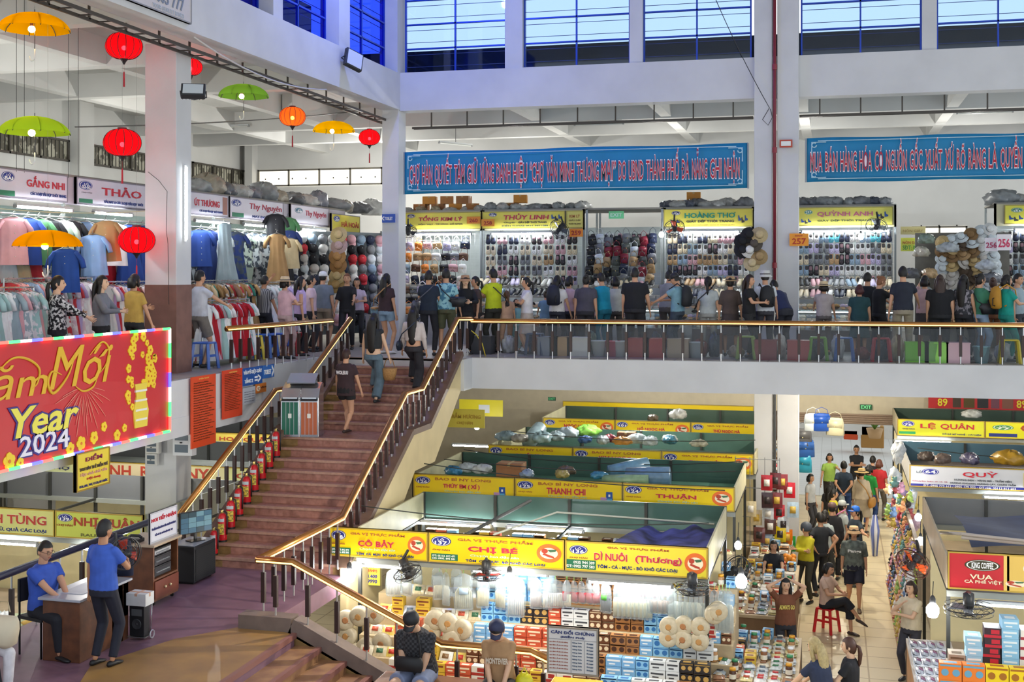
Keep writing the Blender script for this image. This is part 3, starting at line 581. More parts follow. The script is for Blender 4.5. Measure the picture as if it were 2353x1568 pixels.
bsign('yellow shoe signboard with orange oval 258, second from the corner pillar',1108,1300,[('oval',.08,.7,.1,.24,'#2b2f5a','KIOT|258'),('t',.26,.52,.54,.34,'#b8303c','THỦY LINH',{'out':'#eac0a0','ow':.04,'sl':.15}),('t',.44,.3,.34,.13,'#3a3a3a','GIÀY DÉP THỜI TRANG'),('t',.26,.28,.14,.12,'#6a6a4a','Chuyên',{'sl':.3}),('t',.24,.1,.56,.12,'#5a6a5a','ĐIỆN THOẠI: 0511.3821088'),('shoe',.84,.4,.14,.45,'#333333')])
bsign('narrow faded yellow panel at the end of the second shoe stall sign',1301,1342,[('t',.2,.6,.6,.2,'#b8703c','KIM LÝ'),('t',.15,.4,.7,.1,'#7a6a3a','GIÀY DÉP'),('t',.15,.2,.7,.1,'#7a6a3a','THỜI TRANG')],'#d9cf6a')
bsign('yellow signboard with green capitals beside the red pipe pillars',1525,1732,[('oval',.09,.66,.1,.24,'#2b2f5a','KIOT|258'),('t',.24,.5,.57,.34,'#1f8f74','HOÀNG THƠ',{'out':'#8fd0b0','ow':.03}),('t',.26,.25,.53,.15,'#2a2f35','GIÀY DÉP THỜI TRANG'),('t',.26,.06,.54,.09,'#b08a4a','CHUYÊN: GIÀY DÉP - GIAO SỈ TOÀN QUỐC'),('shoe',.84,.15,.12,.55,'#2d4f8f'),('shoe',.08,.12,.12,.35,'#2d4f8f')])
bsign('curling yellow signboard with pink outlined capitals right of the red pipe',1833,2054,[('oval',.07,.62,.09,.24,'#2f7f6a','257'),('t',.21,.48,.58,.34,'#c0607a','QUỲNH ANH',{'out':'#e8a8b8','ow':.03}),('t',.21,.22,.58,.12,'#3a4a3a','GIÀY DÉP THỜI TRANG'),('shoe',.83,.3,.14,.5,'#2d4f8f'),('shoe',.04,.08,.12,.35,'#2d4f8f')],'#dfd45c')
bsign('yellow signboard at the right edge over the second shoe corner',2308,2500,[('oval',.08,.6,.15,.25,'#2f7f5a','KIOT|256'),('shoe',.06,.1,.2,.4,'#2d4f8f')],'#e0dc4a')
# plates and small signs
def plate(label,px_,py,Y,w,h,col,items,name='sign_plate',rz=0,x=None):
    q=at(px_,py,x=x) if x else at(px_,py,y=Y); return sign(label,'sign',(q.x-(0 if rz else w/2),q.y-(w/2 if rz else 0),q.z-h/2),w,h,items,col=col,depth=.02,name=name,rz=rz)
plate('small orange oval plate 260 on the hat-and-bag sign',1088,506,29.9,.36,.18,'#e08a2a',[('t',.2,.2,.6,.5,'#a8302a','260')])
plate('small orange plate 258 on the left end of the shoe sign',1121,512,29.9,.34,.18,'#e0912a',[('t',.2,.2,.6,.5,'#a8302a','258')])
plate('orange plate 259 hanging under the narrow yellow panel',1324,535,29.7,.34,.2,'#ea8a1e',[('t',.15,.2,.7,.55,'#a8302a','259')])
plate('orange square plate 257 beside the red pipe',1836,551,26.9,.4,.27,'#f09a1a',[('t',.15,.15,.7,.45,'#b5321e','257'),('t',.3,.75,.4,.12,'#b5321e','KIOT')])
plate('white card 256 with red numerals at the right edge',2307,557,27.6,.28,.34,'#f0e9ec',[('t',.1,.2,.8,.5,'#d02a5a','256')])
plate('smaller tilted white card 256 left of its twin',2278,562,27.8,.26,.28,'#e6dfe6',[('t',.1,.25,.8,.4,'#b0285a','256')])
plate('pale green lit exit sign above the gap between the shoe stalls',1416,494,30.2,.38,.19,'#7fe6a0',[('t',.12,.28,.76,.45,'#e6fff0','EXIT')],name='exit_sign')
plate('blue toilet arrow sign on the corner pillar',893,502,26.95,.33,.2,'#2450a8',[('t',.2,.3,.6,.35,'#f2f2ee','TOILET'),('t',.02,.25,.14,.5,'#f2f2ee','<')],name='toilet_sign')
plate('small red framed white box on the right pillar',1806,330,26.9,.27,.17,'#b8452c',[('rect',.12,.2,.76,.6,'#e8ece8','cover')],name='alarm_box')
plate('green lit EXIT sign above the street door',1990,936,36.4,.34,.15,'#0d5a34',[('t',.1,.2,.8,.6,'#8dffb8','EXIT')],name='exit_sign')
plate('small dark green EXIT sign under the gallery left of the strip sign',1268,917,33.0,.22,.1,'#0d4a2c',[('t',.1,.2,.8,.6,'#6ee8a0','EXIT')],name='exit_sign')
plate('long red picture board with yellow 89 numerals at the top of the right blocks',2290,928,36.2,3.6,.34,'#c81f24',[('t',.07,.2,.07,.6,'#f0e43a','89'),('rect',.18,.1,.06,.8,'#4a3a2c','photo'),('rect',.26,.1,.08,.8,'#5a4a20','photo'),('rect',.36,.1,.08,.8,'#2c2c30','photo'),('rect',.46,.1,.06,.8,'#7a4a5a','photo'),('rect',.54,.1,.08,.8,'#8a5a4a','photo'),('t',.645,.2,.07,.6,'#f0e43a','89'),('rect',.74,.1,.2,.8,'#9ab0b8','photo')],name='picture_board')
plate('yellow number board with blurred red writing between the pillar and hat stall',2115,562,32.5,.95,.34,'#cbd04a',[('t',.05,.55,.9,.3,'#b8603a','NÓN DA XUẤT KHẨU'),('t',.05,.12,.9,.3,'#4a9a4a','SĐT: 0905 888 889')])
plate('small beige hanging board above the blurred yellow board',2098,530,32.4,.6,.2,'#cfc489',[('t',.1,.3,.8,.4,'#a8905a','NÓN GIÀY')])
plate('faded yellow board tucked in the far left corner under the stairs',1068,962,24.0,.85,.38,'#d6c348',[('t',.1,.5,.8,.3,'#b08a2a','TRẦM HƯƠNG'),('t',.3,.15,.4,.2,'#b08a2a','CHỢ HÀN')])
plate('bright yellow board with a white label behind the slanting board',1105,938,28.5,1.1,.4,'#e8d914',[('rect',.45,.2,.25,.5,'#d9dde0','label')])
plate('yellow price board with red and blue writing hung in the first stall',833,1322,17.9,.58,.3,'#f2dd4a',[('t',.08,.66,.84,.22,'#d0483a','CÔ BẢY (MỸ HẠNH)'),('t',.2,.38,.72,.18,'#3a3a8a','0935.228.400'),('t',.2,.12,.72,.18,'#3a3a8a','0934.899990')])
# notices on the left fascia
def notice(label,p0,p1,ya,yb_,col,items):
    a=at(p0,ya,x=-9.94); b=at(p1,ya,x=-9.94); z=at(p0,yb_,x=-9.94).z; return sign(label,'notice board',(-9.94,a.y,z),b.y-a.y,a.z-z,items,col=col,depth=.02,rz=R(90),name='notice_board')
lines=[('t',.08,.9-.035*i,.84*(.7+.3*((i*7)%5)/4),.018,'#7a3a1a','nội quy quản lý chợ và quy định chung') for i in range(24)]
notice('taller red notice board with dense dark lines right beside the pillar',440,496,868,1033,'#e04a1c',[('t',.3,.95,.4,.025,'#f0c060','NỘI QUY')]+lines)
notice('shorter red notice board next to the blue floor sign',512,557,853,965,'#dc4420',[('t',.3,.93,.4,.03,'#f0c060','QUY ĐỊNH')]+lines[:22])
notice('blue floor guide sign with white arrow',557,603,848,889,'#1f56a4',[('t',.05,.6,.9,.3,'#f2f2f2','VẢI-MỸ-DỆT-GIÀY'),('t',.1,.15,.4,.3,'#f2f2f2','TẦNG 2'),('t',.6,.12,.3,.4,'#f2f2f2','=>')])
notice('small blue toilet sign with white arrow beyond the floor guide',604,630,841,871,'#2a6ab8',[('t',.1,.3,.6,.35,'#f2f2f2','TOILET'),('t',.78,.1,.15,.8,'#f2f2f2','>')])
notice('grey paper notice pasted below the blue floor guide',558,587,893,932,'#b9bcc4',[('t',.1,.7-.14*i,.8,.06,'#8a8a92','thông báo chợ') for i in range(5)])
notice('small orange sticker sign right of the grey paper',588,612,884,905,'#d87a2a',[('disc',.05,.2,.35,.6,'#f0e0c0'),('t',.45,.5,.5,.2,'#5a2a1a','LỐI ĐI')])
# board on the slanting frame of the beam, top left
q=at(303,6,x=-9.8)
sign('large pale sign with grey numerals fixed on the beam at the top left','signboard',(-9.8,at(60,0,x=-9.8).y,10.52),at(440,45,x=-9.8).y-at(60,0,x=-9.8).y,.6,[('t',.7,.25,.24,.3,'#7c8698','0 003 777'),('t',.72,.05,.22,.12,'#b9bfca','YOUR QUALITY BANKS')],rz=R(90),col='#cfc9cb',frame='#8f8f92')
# weighing board and feedback board
q=at(1257,1540,y=13.9)
sign('free-standing board listing weights in front of the food stall','notice board',(q.x,13.9,at(1257,1546,y=13.9).z),at(1375,1500,y=13.9).x-q.x,.55,[('t',.08,.85,.84,.09,'#2c3a70','CÂN ĐỐI CHỨNG'),('t',.27,.76,.46,.06,'#2c3a70','(MIỄN PHÍ)')]+[('t',.05,.66-.07*i,.36,.03,'#b06a5a','quy định về cân đo lường') for i in range(9)]+[('t',.5,.66-.07*i,.18,.03,'#5a6a80','hàng hóa') for i in range(9)]+[('t',.78,.66-.07*i,.12,.03,'#5a6a80','kg') for i in range(9)]+[('rect',.47,.04,.006,.68,'#8a8a90','rule_line'),('rect',.73,.04,.006,.68,'#8a8a90','rule_line'),('rect',.03,.73,.94,.006,'#8a8a90','rule_line')],col='#d6d2ce',frame='#8f8474',name='weights_board')
st=thing('scale_stand','yellow painted weighing stand below the white weights board','stand',(at(1316,1550,y=14.0).x,14.1,ZL-.75))
MB().box(-.3,-.1,.35,.3,.25,.44).ob('top',M('#e8c21c',.4),st,bev=.01)
for sx in(-.26,.26):
    for sy in(-.06,.2): MB().box(sx-.02,sy-.02,0,sx+.02,sy+.02,.35).ob('leg',M('#c9a81c',.5),st)
q=at(344,1250,y=16.0)
# ================= lamps
def tube_lamp(label,c,L,rz=0,e=26,lit=True,col='#f4fbff',group=None):
    t=thing('tube_lamp',label,'tube lamp',c,rz,group)
    MB().box(-L/2,-.03,.02,L/2,.03,.06).ob('housing',M('#c9cccc',.5),t)
    MB().tube([(-L/2+.03,0,0),(L/2-.03,0,0)],.02,8).ob('tube',M(col,.4,emit=e) if lit else M('#d8dad4',.3),t)
    m=MB(); 
    for s in(-1,1): MB().box(s*L/2-.02,-.025,-.02,s*L/2+.02,.025,.03).ob('end_cap',M('#9a9c9c',.5),t)
    return t
def bulb_lamp(label,c,drop=.35,r=.07,e=40,shade=True,col='#ffffff',group=None):
    t=thing('hanging_bulb',label,'lamp',c,0,group)
    MB().lathe([(0.001,-r*1.1),(r*.7,-r*.9),(r,-r*.2),(r*.95,r*.6),(r*.5,r*1.2)],14).ob('bulb',M(col,.3,emit=e),t,True)
    MB().lathe([(r*.5,r*1.2),(r*.45,r*2),(r*.25,r*2.4),(.012,r*2.5)],12).ob('socket',M('#3b3c3e',.4),t,True)
    MB().tube([(0,0,r*2.5),(.01,0,drop)],.006,5).ob('cord',M('#2a2a2a'),t)
    return t
# lamps of the gallery stalls (right and back)
gl=30.02
for i,(a,b,y) in enumerate(((950,1085,541),(1130,1270,539),(1560,1700,529),(1842,2045,527),(2330,2440,529))):
    A,B=at(a,y,y=29.85),at(b,y,y=29.85); tube_lamp(['glowing tube under the hat-and-bag sign next to the corner pillar','glowing tube under the shoe sign with orange oval plate','glowing tube under the yellow sign with green capitals','glowing tube under the curling yellow sign','glowing tube at the right edge below the cut-off yellow sign'][i],((A.x+B.x)/2,29.8,7.56),B.x-A.x,0,85)
for i,(a,b,y) in enumerate(((35,165,466),(215,303,487),(448,526,506),(560,628,514),(692,748,533))):
    A,B=at(a,y,x=-12.05),at(b,y,x=-12.05); tube_lamp(['glowing tube above the clothes at the left edge','glowing tube above the beige shirt left of the pillar','first glowing tube right of the pillar above dark dresses','second glowing tube right of the pillar above the red shirt','short glowing tube above the gold and blue dresses'][i],(-12.05,(A.y+B.y)/2,7.60),B.y-A.y,R(90),70)
tube_lamp('vertical glowing tube fixed on the side of the near white pillar',(c1x1+.05,18.6,at(430,465,y=18.6).z),.1,0,0.1).location.z-=50 if False else 0
o=bpy.data.objects['tube_lamp.010'] if 'tube_lamp.010' in bpy.data.objects else None
if o:
    for ch in list(o.children): bpy.data.objects.remove(ch)
    z0,z1=at(430,555,y=18.6).z,at(430,380,y=18.6).z; o.location=(c1x1+.0,18.6,z0)
    MB().box(0,-.03,0,.03,.03,z1-z0).ob('housing',M('#d9dcdc'),o); MB().tube([(.045,0,.03),(.045,0,z1-z0-.03)],.02).ob('tube',M('#f4fbff',.4,emit=14),o)
# tubes on the ceiling of the gallery (not lit)
for i,(px_,py,y) in enumerate(((523,292,30),(1376,286,30.4),(2263,259,31),(1047,332,33))):
    q=at(px_,py,y=y); tube_lamp(['unlit tube hanging under the ceiling behind the green umbrella','unlit tube under the ceiling over the first blue banner','unlit tube under the ceiling over the second blue banner','slanting unlit tube under the ceiling right of the corner pillar'][i],q,1.25,0 if i<3 else R(60),0,False)
    MB().tube([(q.x,q.y,q.z+.05),(q.x,q.y,10.95)],.008,5).ob('hanger_rod',M('#555555'),bpy.data.objects[[o.name for o in C.objects if o.get('category')=='tube lamp'][-1]],).matrix_parent_inverse=Matrix.Translation(-q)
# hall-level lamps
for i,(a,b,y,Y) in enumerate(((790,935,1297,17.3),(1085,1258,1312,17.3),(1350,1545,1337,17.3),(920,1130,1195,19.95),(1165,1340,1213,19.95),(2275,2400,1391,17.6),(1860,1990,1100,25.2))):
    if i==6: A,B=at(2290,1143,y=25.35),at(2353,1143,y=25.35)
    else: A,B=at(a,y,y=Y),at(b,y,y=Y)
    tube_lamp(['glowing tube below the leftmost yellow sign of the front row','glowing tube below the middle yellow sign of the front row','glowing tube below the aisle-end yellow sign of the front row','left glowing tube at the back of the front stall','right glowing tube at the back of the front stall','glowing tube below the red coffee sign','glowing tube below the white incense sign'][i],((A.x+B.x)/2,Y if i<6 else 25.3,max(2.0,min(2.26,A.z))),max(1.,B.x-A.x),0,42)
for i,(px_,py,Y) in enumerate(((0,1248,17.0),(252,1248,17.0),(130,1172,21.5),(565,1100,21.5),(1100,984,29.5),(1480,1000,25.9),(1500,950,31),(2120,1010,33.2),(2200,1060,29))):
    q=at(px_,py,y=Y); tube_lamp(['glowing tube below the vegetable sign at the left edge','glowing tube behind the standing guard below the oval sign','glowing tube over the second row of the left stalls','glowing tube behind the fire extinguishers','glowing tube under the gallery left of the plastic bundles','glowing tube hidden below the third row of signs','glowing tube in the fourth row of stalls','glowing tube below the green 76 sign','glowing tube inside the incense stall'][i],(q.x,Y,2.2),1.4,0,34)
for i,(px_,py,Y,z) in enumerate(((803,1325,16.9,0),(1171,1335,16.9,0),(1703,1338,17.6,0),(2143,1405,17.2,0),(2115,1245,22.0,0),(1696,1255,21.,0),(2065,1130,25,0),(1096,982,27.5,0),(2110,1190,23.6,0),(910,550,27.9,0),(1978,545,28.6,0),(1520,540,29.4,0))):
    q=at(px_,py,y=Y); bulb_lamp(['bright bulb in front of the yellow price board','bright bulb between the middle hanging noodle bags','bright bulb at the aisle corner under the fan','large bright bulb in a white bag beside the right-hand fan','bright bulb above the orange fan by the toys','bright bulb over the corner shelves left of the aisle','bright bulb at the toy stall nearer the street door','bright bulb on the wall left of the plastic bundles','bright bulb behind hanging toys right of the aisle','bright bulb among the handbags near the corner pillar','bright bulb over the clear bags under the curling sign','bright bulb left of the green-lettered stall'][i],q,.4,(.085 if i in(0,1,2,3) else .06),55)
# ================= umbrellas and lanterns
def silk(h,tr=.25):
    key=('silk',h,tr)
    if key in MATS: return MATS[key]
    m=bpy.data.materials.new('m_silk'); m.use_nodes=True; n=m.node_tree.nodes; L=m.node_tree.links; n.clear(); c=(*lin(h),1)
    o=n.new('ShaderNodeOutputMaterial'); a=n.new('ShaderNodeBsdfTranslucent'); b=n.new('ShaderNodeBsdfDiffuse'); t=n.new('ShaderNodeBsdfTransparent'); x=n.new('ShaderNodeMixShader'); y=n.new('ShaderNodeMixShader')
    for q in(a,b,t): q.inputs[0].default_value=c
    x.inputs[0].default_value=.45; y.inputs[0].default_value=tr
    L.new(a.outputs[0],x.inputs[1]); L.new(b.outputs[0],x.inputs[2]); L.new(x.outputs[0],y.inputs[1]); L.new(t.outputs[0],y.inputs[2]); L.new(y.outputs[0],o.inputs[0]); MATS[key]=m; return m
def warm_bulb(t,z,r=.045,e=60):
    MB().ell((0,0,z),r,10,8).ob('bulb',M('#ffdf9a',.3,emit=e),t,True); MB().lathe([(.012,r),(.024,r+.01),(.024,r+.06),(.008,r+.07)],8,(0,0,z)).ob('socket',M('#5a2a1a'),t)
def umbrella(label,px_,py,wpx,col,droppx):
    q=at(px_,py,x=-11.1); dist=(q-Vector((0,0,H))).length; Rr=.5; t=thing('umbrella',label,'umbrella',q); hgt=.24
    m=MB(); n=32
    m.grid(n,8,lambda u,v:(Rr*math.sin(v*1.45)/math.sin(1.45)*(1-.035*abs(math.sin(4*2*math.pi*u))*v)*math.cos(2*math.pi*u),Rr*math.sin(v*1.45)/math.sin(1.45)*(1-.035*abs(math.sin(4*2*math.pi*u))*v)*math.sin(2*math.pi*u),hgt*(math.cos(v*1.45)-math.cos(1.45))/(1-math.cos(1.45))-(.02*abs(math.sin(8*math.pi*u))*v*0)))
    m.ob('canopy',silk(col,.05),t,True)
    for k in range(8):
        a=k*math.pi/4; MB().tube([(Rr*math.sin(v*1.45)/math.sin(1.45)*.985*math.cos(a),Rr*math.sin(v*1.45)/math.sin(1.45)*.985*math.sin(a),hgt*(math.cos(v*1.45)-math.cos(1.45))/(1-math.cos(1.45))-.012) for v in np.linspace(.02,1,7)],.007,4).ob('rib',M('#4a4a40',.5),t)
    MB().tube([(0,0,hgt+.05),(0,0,-.28)],.006,6).ob('shaft',M('#3c3c40',.4,.4),t)
    MB().tube([(0,0,-.28),(0,0,-.40),(-.02,0,-.44),(-.055,0,-.45),(-.085,0,-.42),(-.09,0,-.38)],.011,6).ob('handle',M('#e4e4e2',.4),t,True)
    MB().tube([(0,0,hgt+.05),(0,0,10.42-q.z if q.z<10.3 else .5)],.002,4).ob('hanging_wire',M('#8a8a86'),t)
    MB().ell((-.03,-.03,.0),.05,10,8).ob('bulb',M('#ffe2a0',.3,emit=45),t,True); MB().tube([(-.03,-.03,.04),(-.03,-.03,.12)],.024,8).ob('socket',M('#5a2a1a'),t)
umbrella('yellow umbrella with a glowing bulb at the top left corner',80,68,160,'#ffb400',0)
umbrella('green umbrella with a glowing bulb, directly below the top yellow one',80,306,160,'#a8d030',0)
umbrella('yellow umbrella hanging in front of the clothes at the left',110,566,160,'#ffab00',0)
umbrella('green umbrella with bulb right of the near pillar',560,222,118,'#7fb844',0)
umbrella('yellow umbrella between the orange and the far red lantern',767,302,95,'#ffc400',0)
def lantern(label,px_,py,wpx,col,rib='#4a0810'):
    q=at(px_,py,x=-11.1); dd=(at(px_+1,py,x=-11.1)-q); c=math.cos(TH); depth=q.y*math.cos(TH)-q.x*math.sin(TH); Rr=wpx/2*depth/F; hz=Rr*.72
    t=thing('lantern',label,'lantern',q); pr=[(Rr*(.22+.78*math.cos(a)),hz*math.sin(a)) for a in np.linspace(-1.5,1.5,13)]
    MB().lathe(pr,24,close=False).ob('silk_shade',silk(col,.28),t,True)
    for k in range(14):
        a=k*2*math.pi/14; MB().tube([(r*1.006*math.cos(a),r*1.006*math.sin(a),z) for r,z in pr],.007,4).ob('rib',M(rib),t)
    MB().lathe([(Rr*.25,0),(Rr*.25,.03)],14,(0,0,hz)).ob('top_cap',M('#6a1420'),t); MB().lathe([(.012,-.09),(.03,-.05),(Rr*.25,0)],14,(0,0,-hz)).ob('bottom_cap',M('#201418'),t)
    MB().tube([(0,0,-hz-.09),(0,0,-hz-.2),(0,0,-hz-.22),(0,0,-hz-.45)],[.002,.002,.014,.018],6).ob('tassel',M('#b01428'),t)
    MB().tube([(0,0,hz+.03),(0,0,10.42-q.z if q.z<10.2 else .4)],.002,4).ob('hanging_wire',M('#8a8a86'),t)
    MB().ell((0,0,-.03),.04,10,8).ob('bulb',M('#ffe0a0',.3,emit=70),t,True)
lantern('upper red silk lantern left of the near pillar',285,106,82,'#ff1226')
lantern('middle red silk lantern left of the near pillar, below the upper one',281,328,84,'#ff1226')
lantern('lowest red silk lantern overlapping the near pillar edge',314,552,82,'#ff1226')
lantern('red silk lantern mostly hidden behind the near pillar',438,154,52,'#ff1226')
lantern('orange patterned silk lantern between green and yellow umbrellas',672,268,59,'#ff7a30','#7a3a28')
lantern('small red heart-shaped lantern beside the corner pillar',849,316,48,'#ff1226')
# ================= cable trays, cables and floodlights
def tray(label,a,b,w,drops,dz):
    a,b=Vector(a),Vector(b); t=thing('cable_tray',label,'cable tray',a); d=b-a; sd=Vector((d.y,-d.x,0)).normalized()*w; mt=M('#4c4640',.5,.3)
    for s in(0,1): MB().beam(sd*s,d+sd*s,.03,.05).ob('side_rail',mt,t)
    n=int(d.length/.45)
    for i in range(n): p=d*((i+.5)/n); MB().beam(p,p+sd,.02,.02).ob('rung',mt,t)
    for i in range(drops): p=d*((i+.5)/drops); MB().beam(p,p+Vector((0,0,dz)),.03,.03).ob('drop_rod',mt,t)
tray('dark ladder-like cable tray under the beam of the left gallery arm',at(60,-20,x=-10.5)-Vector((0,0,.08)),at(878,283,x=-10.5),.3,14,.35)
tray('dark cable tray under the beam left of the red pipe',(X(935),27.8,10.05),(X(1728),27.8,10.05),.12,9,.4)
tray('dark cable tray under the beam right of the red pipe',(X(1836),27.8,10.05),(X(2430),27.8,10.05),.12,6,.4)
def flood(label,px_,py,x,rot,sz,h=.25):
    q=at(px_,py,x=x); t=thing('floodlight',label,'floodlight',q); t.rotation_euler=rot
    MB().box(-sz/2,-.05,-h/2,sz/2,.05,h/2).ob('housing',M('#2a2c30',.4),t,bev=.01); MB().box(-sz/2+.03,-.06,-h/2+.03,sz/2-.03,-.05,h/2-.03).ob('glass_front',M('#c9d0d4',.2),t)
    MB().tube([(-sz/2-.01,0,0),(-sz/2-.01,.12,.0),(0,.2,.03),(sz/2+.01,.12,0),(sz/2+.01,0,0)],.012,5).ob('bracket',M('#33353a',.4),t)
    for i in range(7): MB().box(-sz/2+.02+i*(sz-.06)/6,.05,-h/2+.02,-sz/2+.03+i*(sz-.06)/6,.075,h/2-.02).ob('cooling_fin',M('#2a2c30',.4),t)
flood('black floodlight with pale glass on the side of the near pillar',444,210,-9.4,(R(-38),0,R(25)),.36)
flood('larger grey floodlight in front of the dark blue windows',812,138,-9.6,(R(-15),R(18),R(55)),.42,.4)
def cable(label,pts,r=.008,col='#3a3a3c'):
    tag(MB().tube(pts,r,5).ob('cable',M(col),smooth=True),label,'cable')
def sag(a,b,s,n=12): a,b=Vector(a),Vector(b); return [a+(b-a)*(i/n)-Vector((0,0,s*4*(i/n)*(1-i/n))) for i in range(n+1)]
cable('thin dark wire looping from the window down to the red pipe',sag(at(1645,0,y=26.8),at(1768,248,y=26.85),.08)+[at(1752,275,y=26.85),at(1765,288,y=26.85),at(1775,270,y=26.85),at(1770,250,y=26.85)],.009)
cable('pale cable sagging along the beam from the near pillar',sag(at(446,85,x=-9.75),at(750,206,x=-9.75),.22),.014,'#c8c4be')
cable('grey pipe-like cable crossing under the ceiling from the left wall to the corner',sag(at(172,292,x=-13.5),at(880,248,x=-12.2),.1),.014,'#70706c')
cable('dark wire hanging crooked on the face of the near pillar',[at(340,395,y=18.3),at(365,415,y=18.3),at(384,440,y=18.3),at(382,530,y=18.3),at(386,560,y=18.3),at(388,700,y=18.3)],.005)
cable('white wire crossing above the clothes from the pillar to the left',sag(at(-20,478,x=-11.0),at(333,485,x=-11.0),.05),.008,'#d8d4b0')
cable('yellow cable drooping behind the start of the far railing',[at(1083,760,y=23.7),at(1095,770,y=23.7),at(1108,790,y=23.7),at(1116,820,y=23.7)],.012,'#d8c23a')
for i,(px_,x) in enumerate(((38,-12.2),(56,-12.2),(180,-12.2),(157,-12.2))):
    q=at(px_,300,x=x); cable(['leftmost','second','fourth','third'][i]+' thin vertical rod holding the white clothes signs at the left',[(x,q.y,10.9),(x,q.y,8.15)],.004)
# boxes on the near pillar
def wbox(label,px0,py0,px1,py1,y,col,d=.16,name='electric_box',x=None):
    a=at(px0,py1,y=y); b=at(px1,py0,y=y); t=thing(name,label,'electrical box',(a.x,y-d,a.z)); w,h=b.x-a.x,b.z-a.z
    MB().box(0,0,0,w,d,h).ob('case',M(col,.5),t,bev=.008)
    MB().box(w*.12,-.006,h*.55,w*.8,0,h*.85).ob('window',M('#4b5a66',.2),t); MB().box(w*.12,-.006,h*.12,w*.8,0,h*.4).ob('window',M('#5b6a76',.2),t); MB().box(w*.4,-.02,h*.45,w*.5,0,h*.5).ob('catch',M('#222222'),t)
wbox('pale grey meter box with two small windows on the pillar side',408,982,452,1044,18.25,'#dfe3e6')
wbox('small white switch box under the red banner on the pillar front',341,1012,372,1040,18.3,'#d5d6d2',.1)
wbox('round-cornered white socket box lower on the pillar front',341,1042,366,1068,18.3,'#cfd0cc',.08)
q=at(425,897,y=18.2); t=thing('emergency_light','white twin-lens emergency light on the pillar above the meter box','emergency light',q)
MB().box(-.08,0,-.1,.08,.1,.02).ob('case',M('#d9dad6'),t,bev=.01)
for s in(-1,1): MB().lathe([(.03,0),(.05,.03),(.05,.06)],12,mat=Matrix.Translation((s*.06,-.01,.07))@Matrix.Rotation(R(70),4,'X')).ob('lens',M('#b9bcc0',.1,.6),t)
# ================= fans
def fan(label,px_,py,y,r,col,rot,cage='#3a3c40',motor='#2b2d30',wall=True,blades=3,loc=None):
    q=loc or at(px_,py,y=y); t=thing('fan',label,'fan',q); t.rotation_euler=rot
    for k,(rr,yy) in enumerate(((r,0),(r*.97,-.06),(r*.97,.06),(r*.55,-.085),(r*.55,.085))):
        MB().tube([(rr*math.cos(a),yy,rr*math.sin(a)) for a in np.linspace(0,2*math.pi,29)[:-1]],.009 if k==0 else .004,5,True).ob('cage_ring',M(cage,.4,.3),t)
    for k in range(18):
        a=k*math.pi/9; MB().tube([(r*.12*math.cos(a),-.095,r*.12*math.sin(a)),(r*.55*math.cos(a),-.085,r*.55*math.sin(a)),(r*math.cos(a),0,r*math.sin(a)),(r*.5*math.cos(a),.085,r*.5*math.sin(a))],.003,3).ob('cage_wire',M(cage,.4,.3),t)
    for k in range(blades):
        a=k*2*math.pi/blades+.4; m=MB(); mt=Matrix.Rotation(a,4,'Y')
        m.grid(5,5,lambda u,v:mt@Vector((r*(.12+.75*u),.03*(v-.5)*(1+u),r*(.16+.42*u-.12*u*u)*(v-.45)*2*.55))); m.ob('blade',M(col,.35),t,True,solid=.004)
    MB().lathe([(.001,-.09),(.05,-.085),(.055,-.03),(.055,.02)],14,mat=Matrix.Rotation(R(90),4,'X').inverted()).ob('hub',M(motor,.4),t,True)
    MB().lathe([(.06,.02),(.075,.06),(.07,.2),(.03,.22)],14,mat=Matrix.Rotation(R(-90),4,'X')).ob('motor',M(motor,.4),t,True)
    MB().tube([(0,.15,0),(0,.2,-.08),(0,.24,.22)],.022,6).ob('arm',M(motor,.4),t)
    return t
fan('black wall fan tilted under the leftmost yellow sign',936,1316,16.85,.21,'#4a4c50',(R(50),R(0),R(50)))
fan('black wall fan with red blades under the middle yellow sign',1118,1322,16.85,.22,'#b03028',(R(80),0,R(15)))
fan('black wall fan facing down under the aisle-end yellow sign',1590,1353,16.8,.235,'#9aa4ac',(R(86),0,0))
fan('large orange-bladed fan hanging by the toys right of the aisle',2097,1296,17.6,.235,'#f0622a',(R(28),0,R(-32)),cage='#4a2a20')
fan('black wall fan with clear blades below the red coffee sign',2226,1400,16.95,.31,'#8a8f94',(R(88),0,R(5)))
fan('grey fan under the shoe sign with orange plate',1285,527,29.3,.26,'#5a6066',(R(35),0,R(-25)))
fan('orange fan under the left end of the green-lettered sign',1550,524,29.3,.24,'#e85a32',(R(40),0,R(10)))
fan('grey fan under the curling yellow sign',2014,520,29.3,.24,'#8a9298',(R(45),0,R(-15)))
fan('black fan behind the hanging bags near the corner pillar',938,533,29.3,.22,'#33363a',(R(50),0,R(20)))
fan('grey fan leaning in shadow at the aisle corner below the bulb',1692,1312,19.3,.24,'#3c4044',(R(-30),0,R(-40)))
fan('red-bladed standing fan between the standing guard and the cabinet',295,1292,14.7,.2,'#a8321e',(0,0,R(60)),loc=Vector((-8.45,13.35,3.12)))
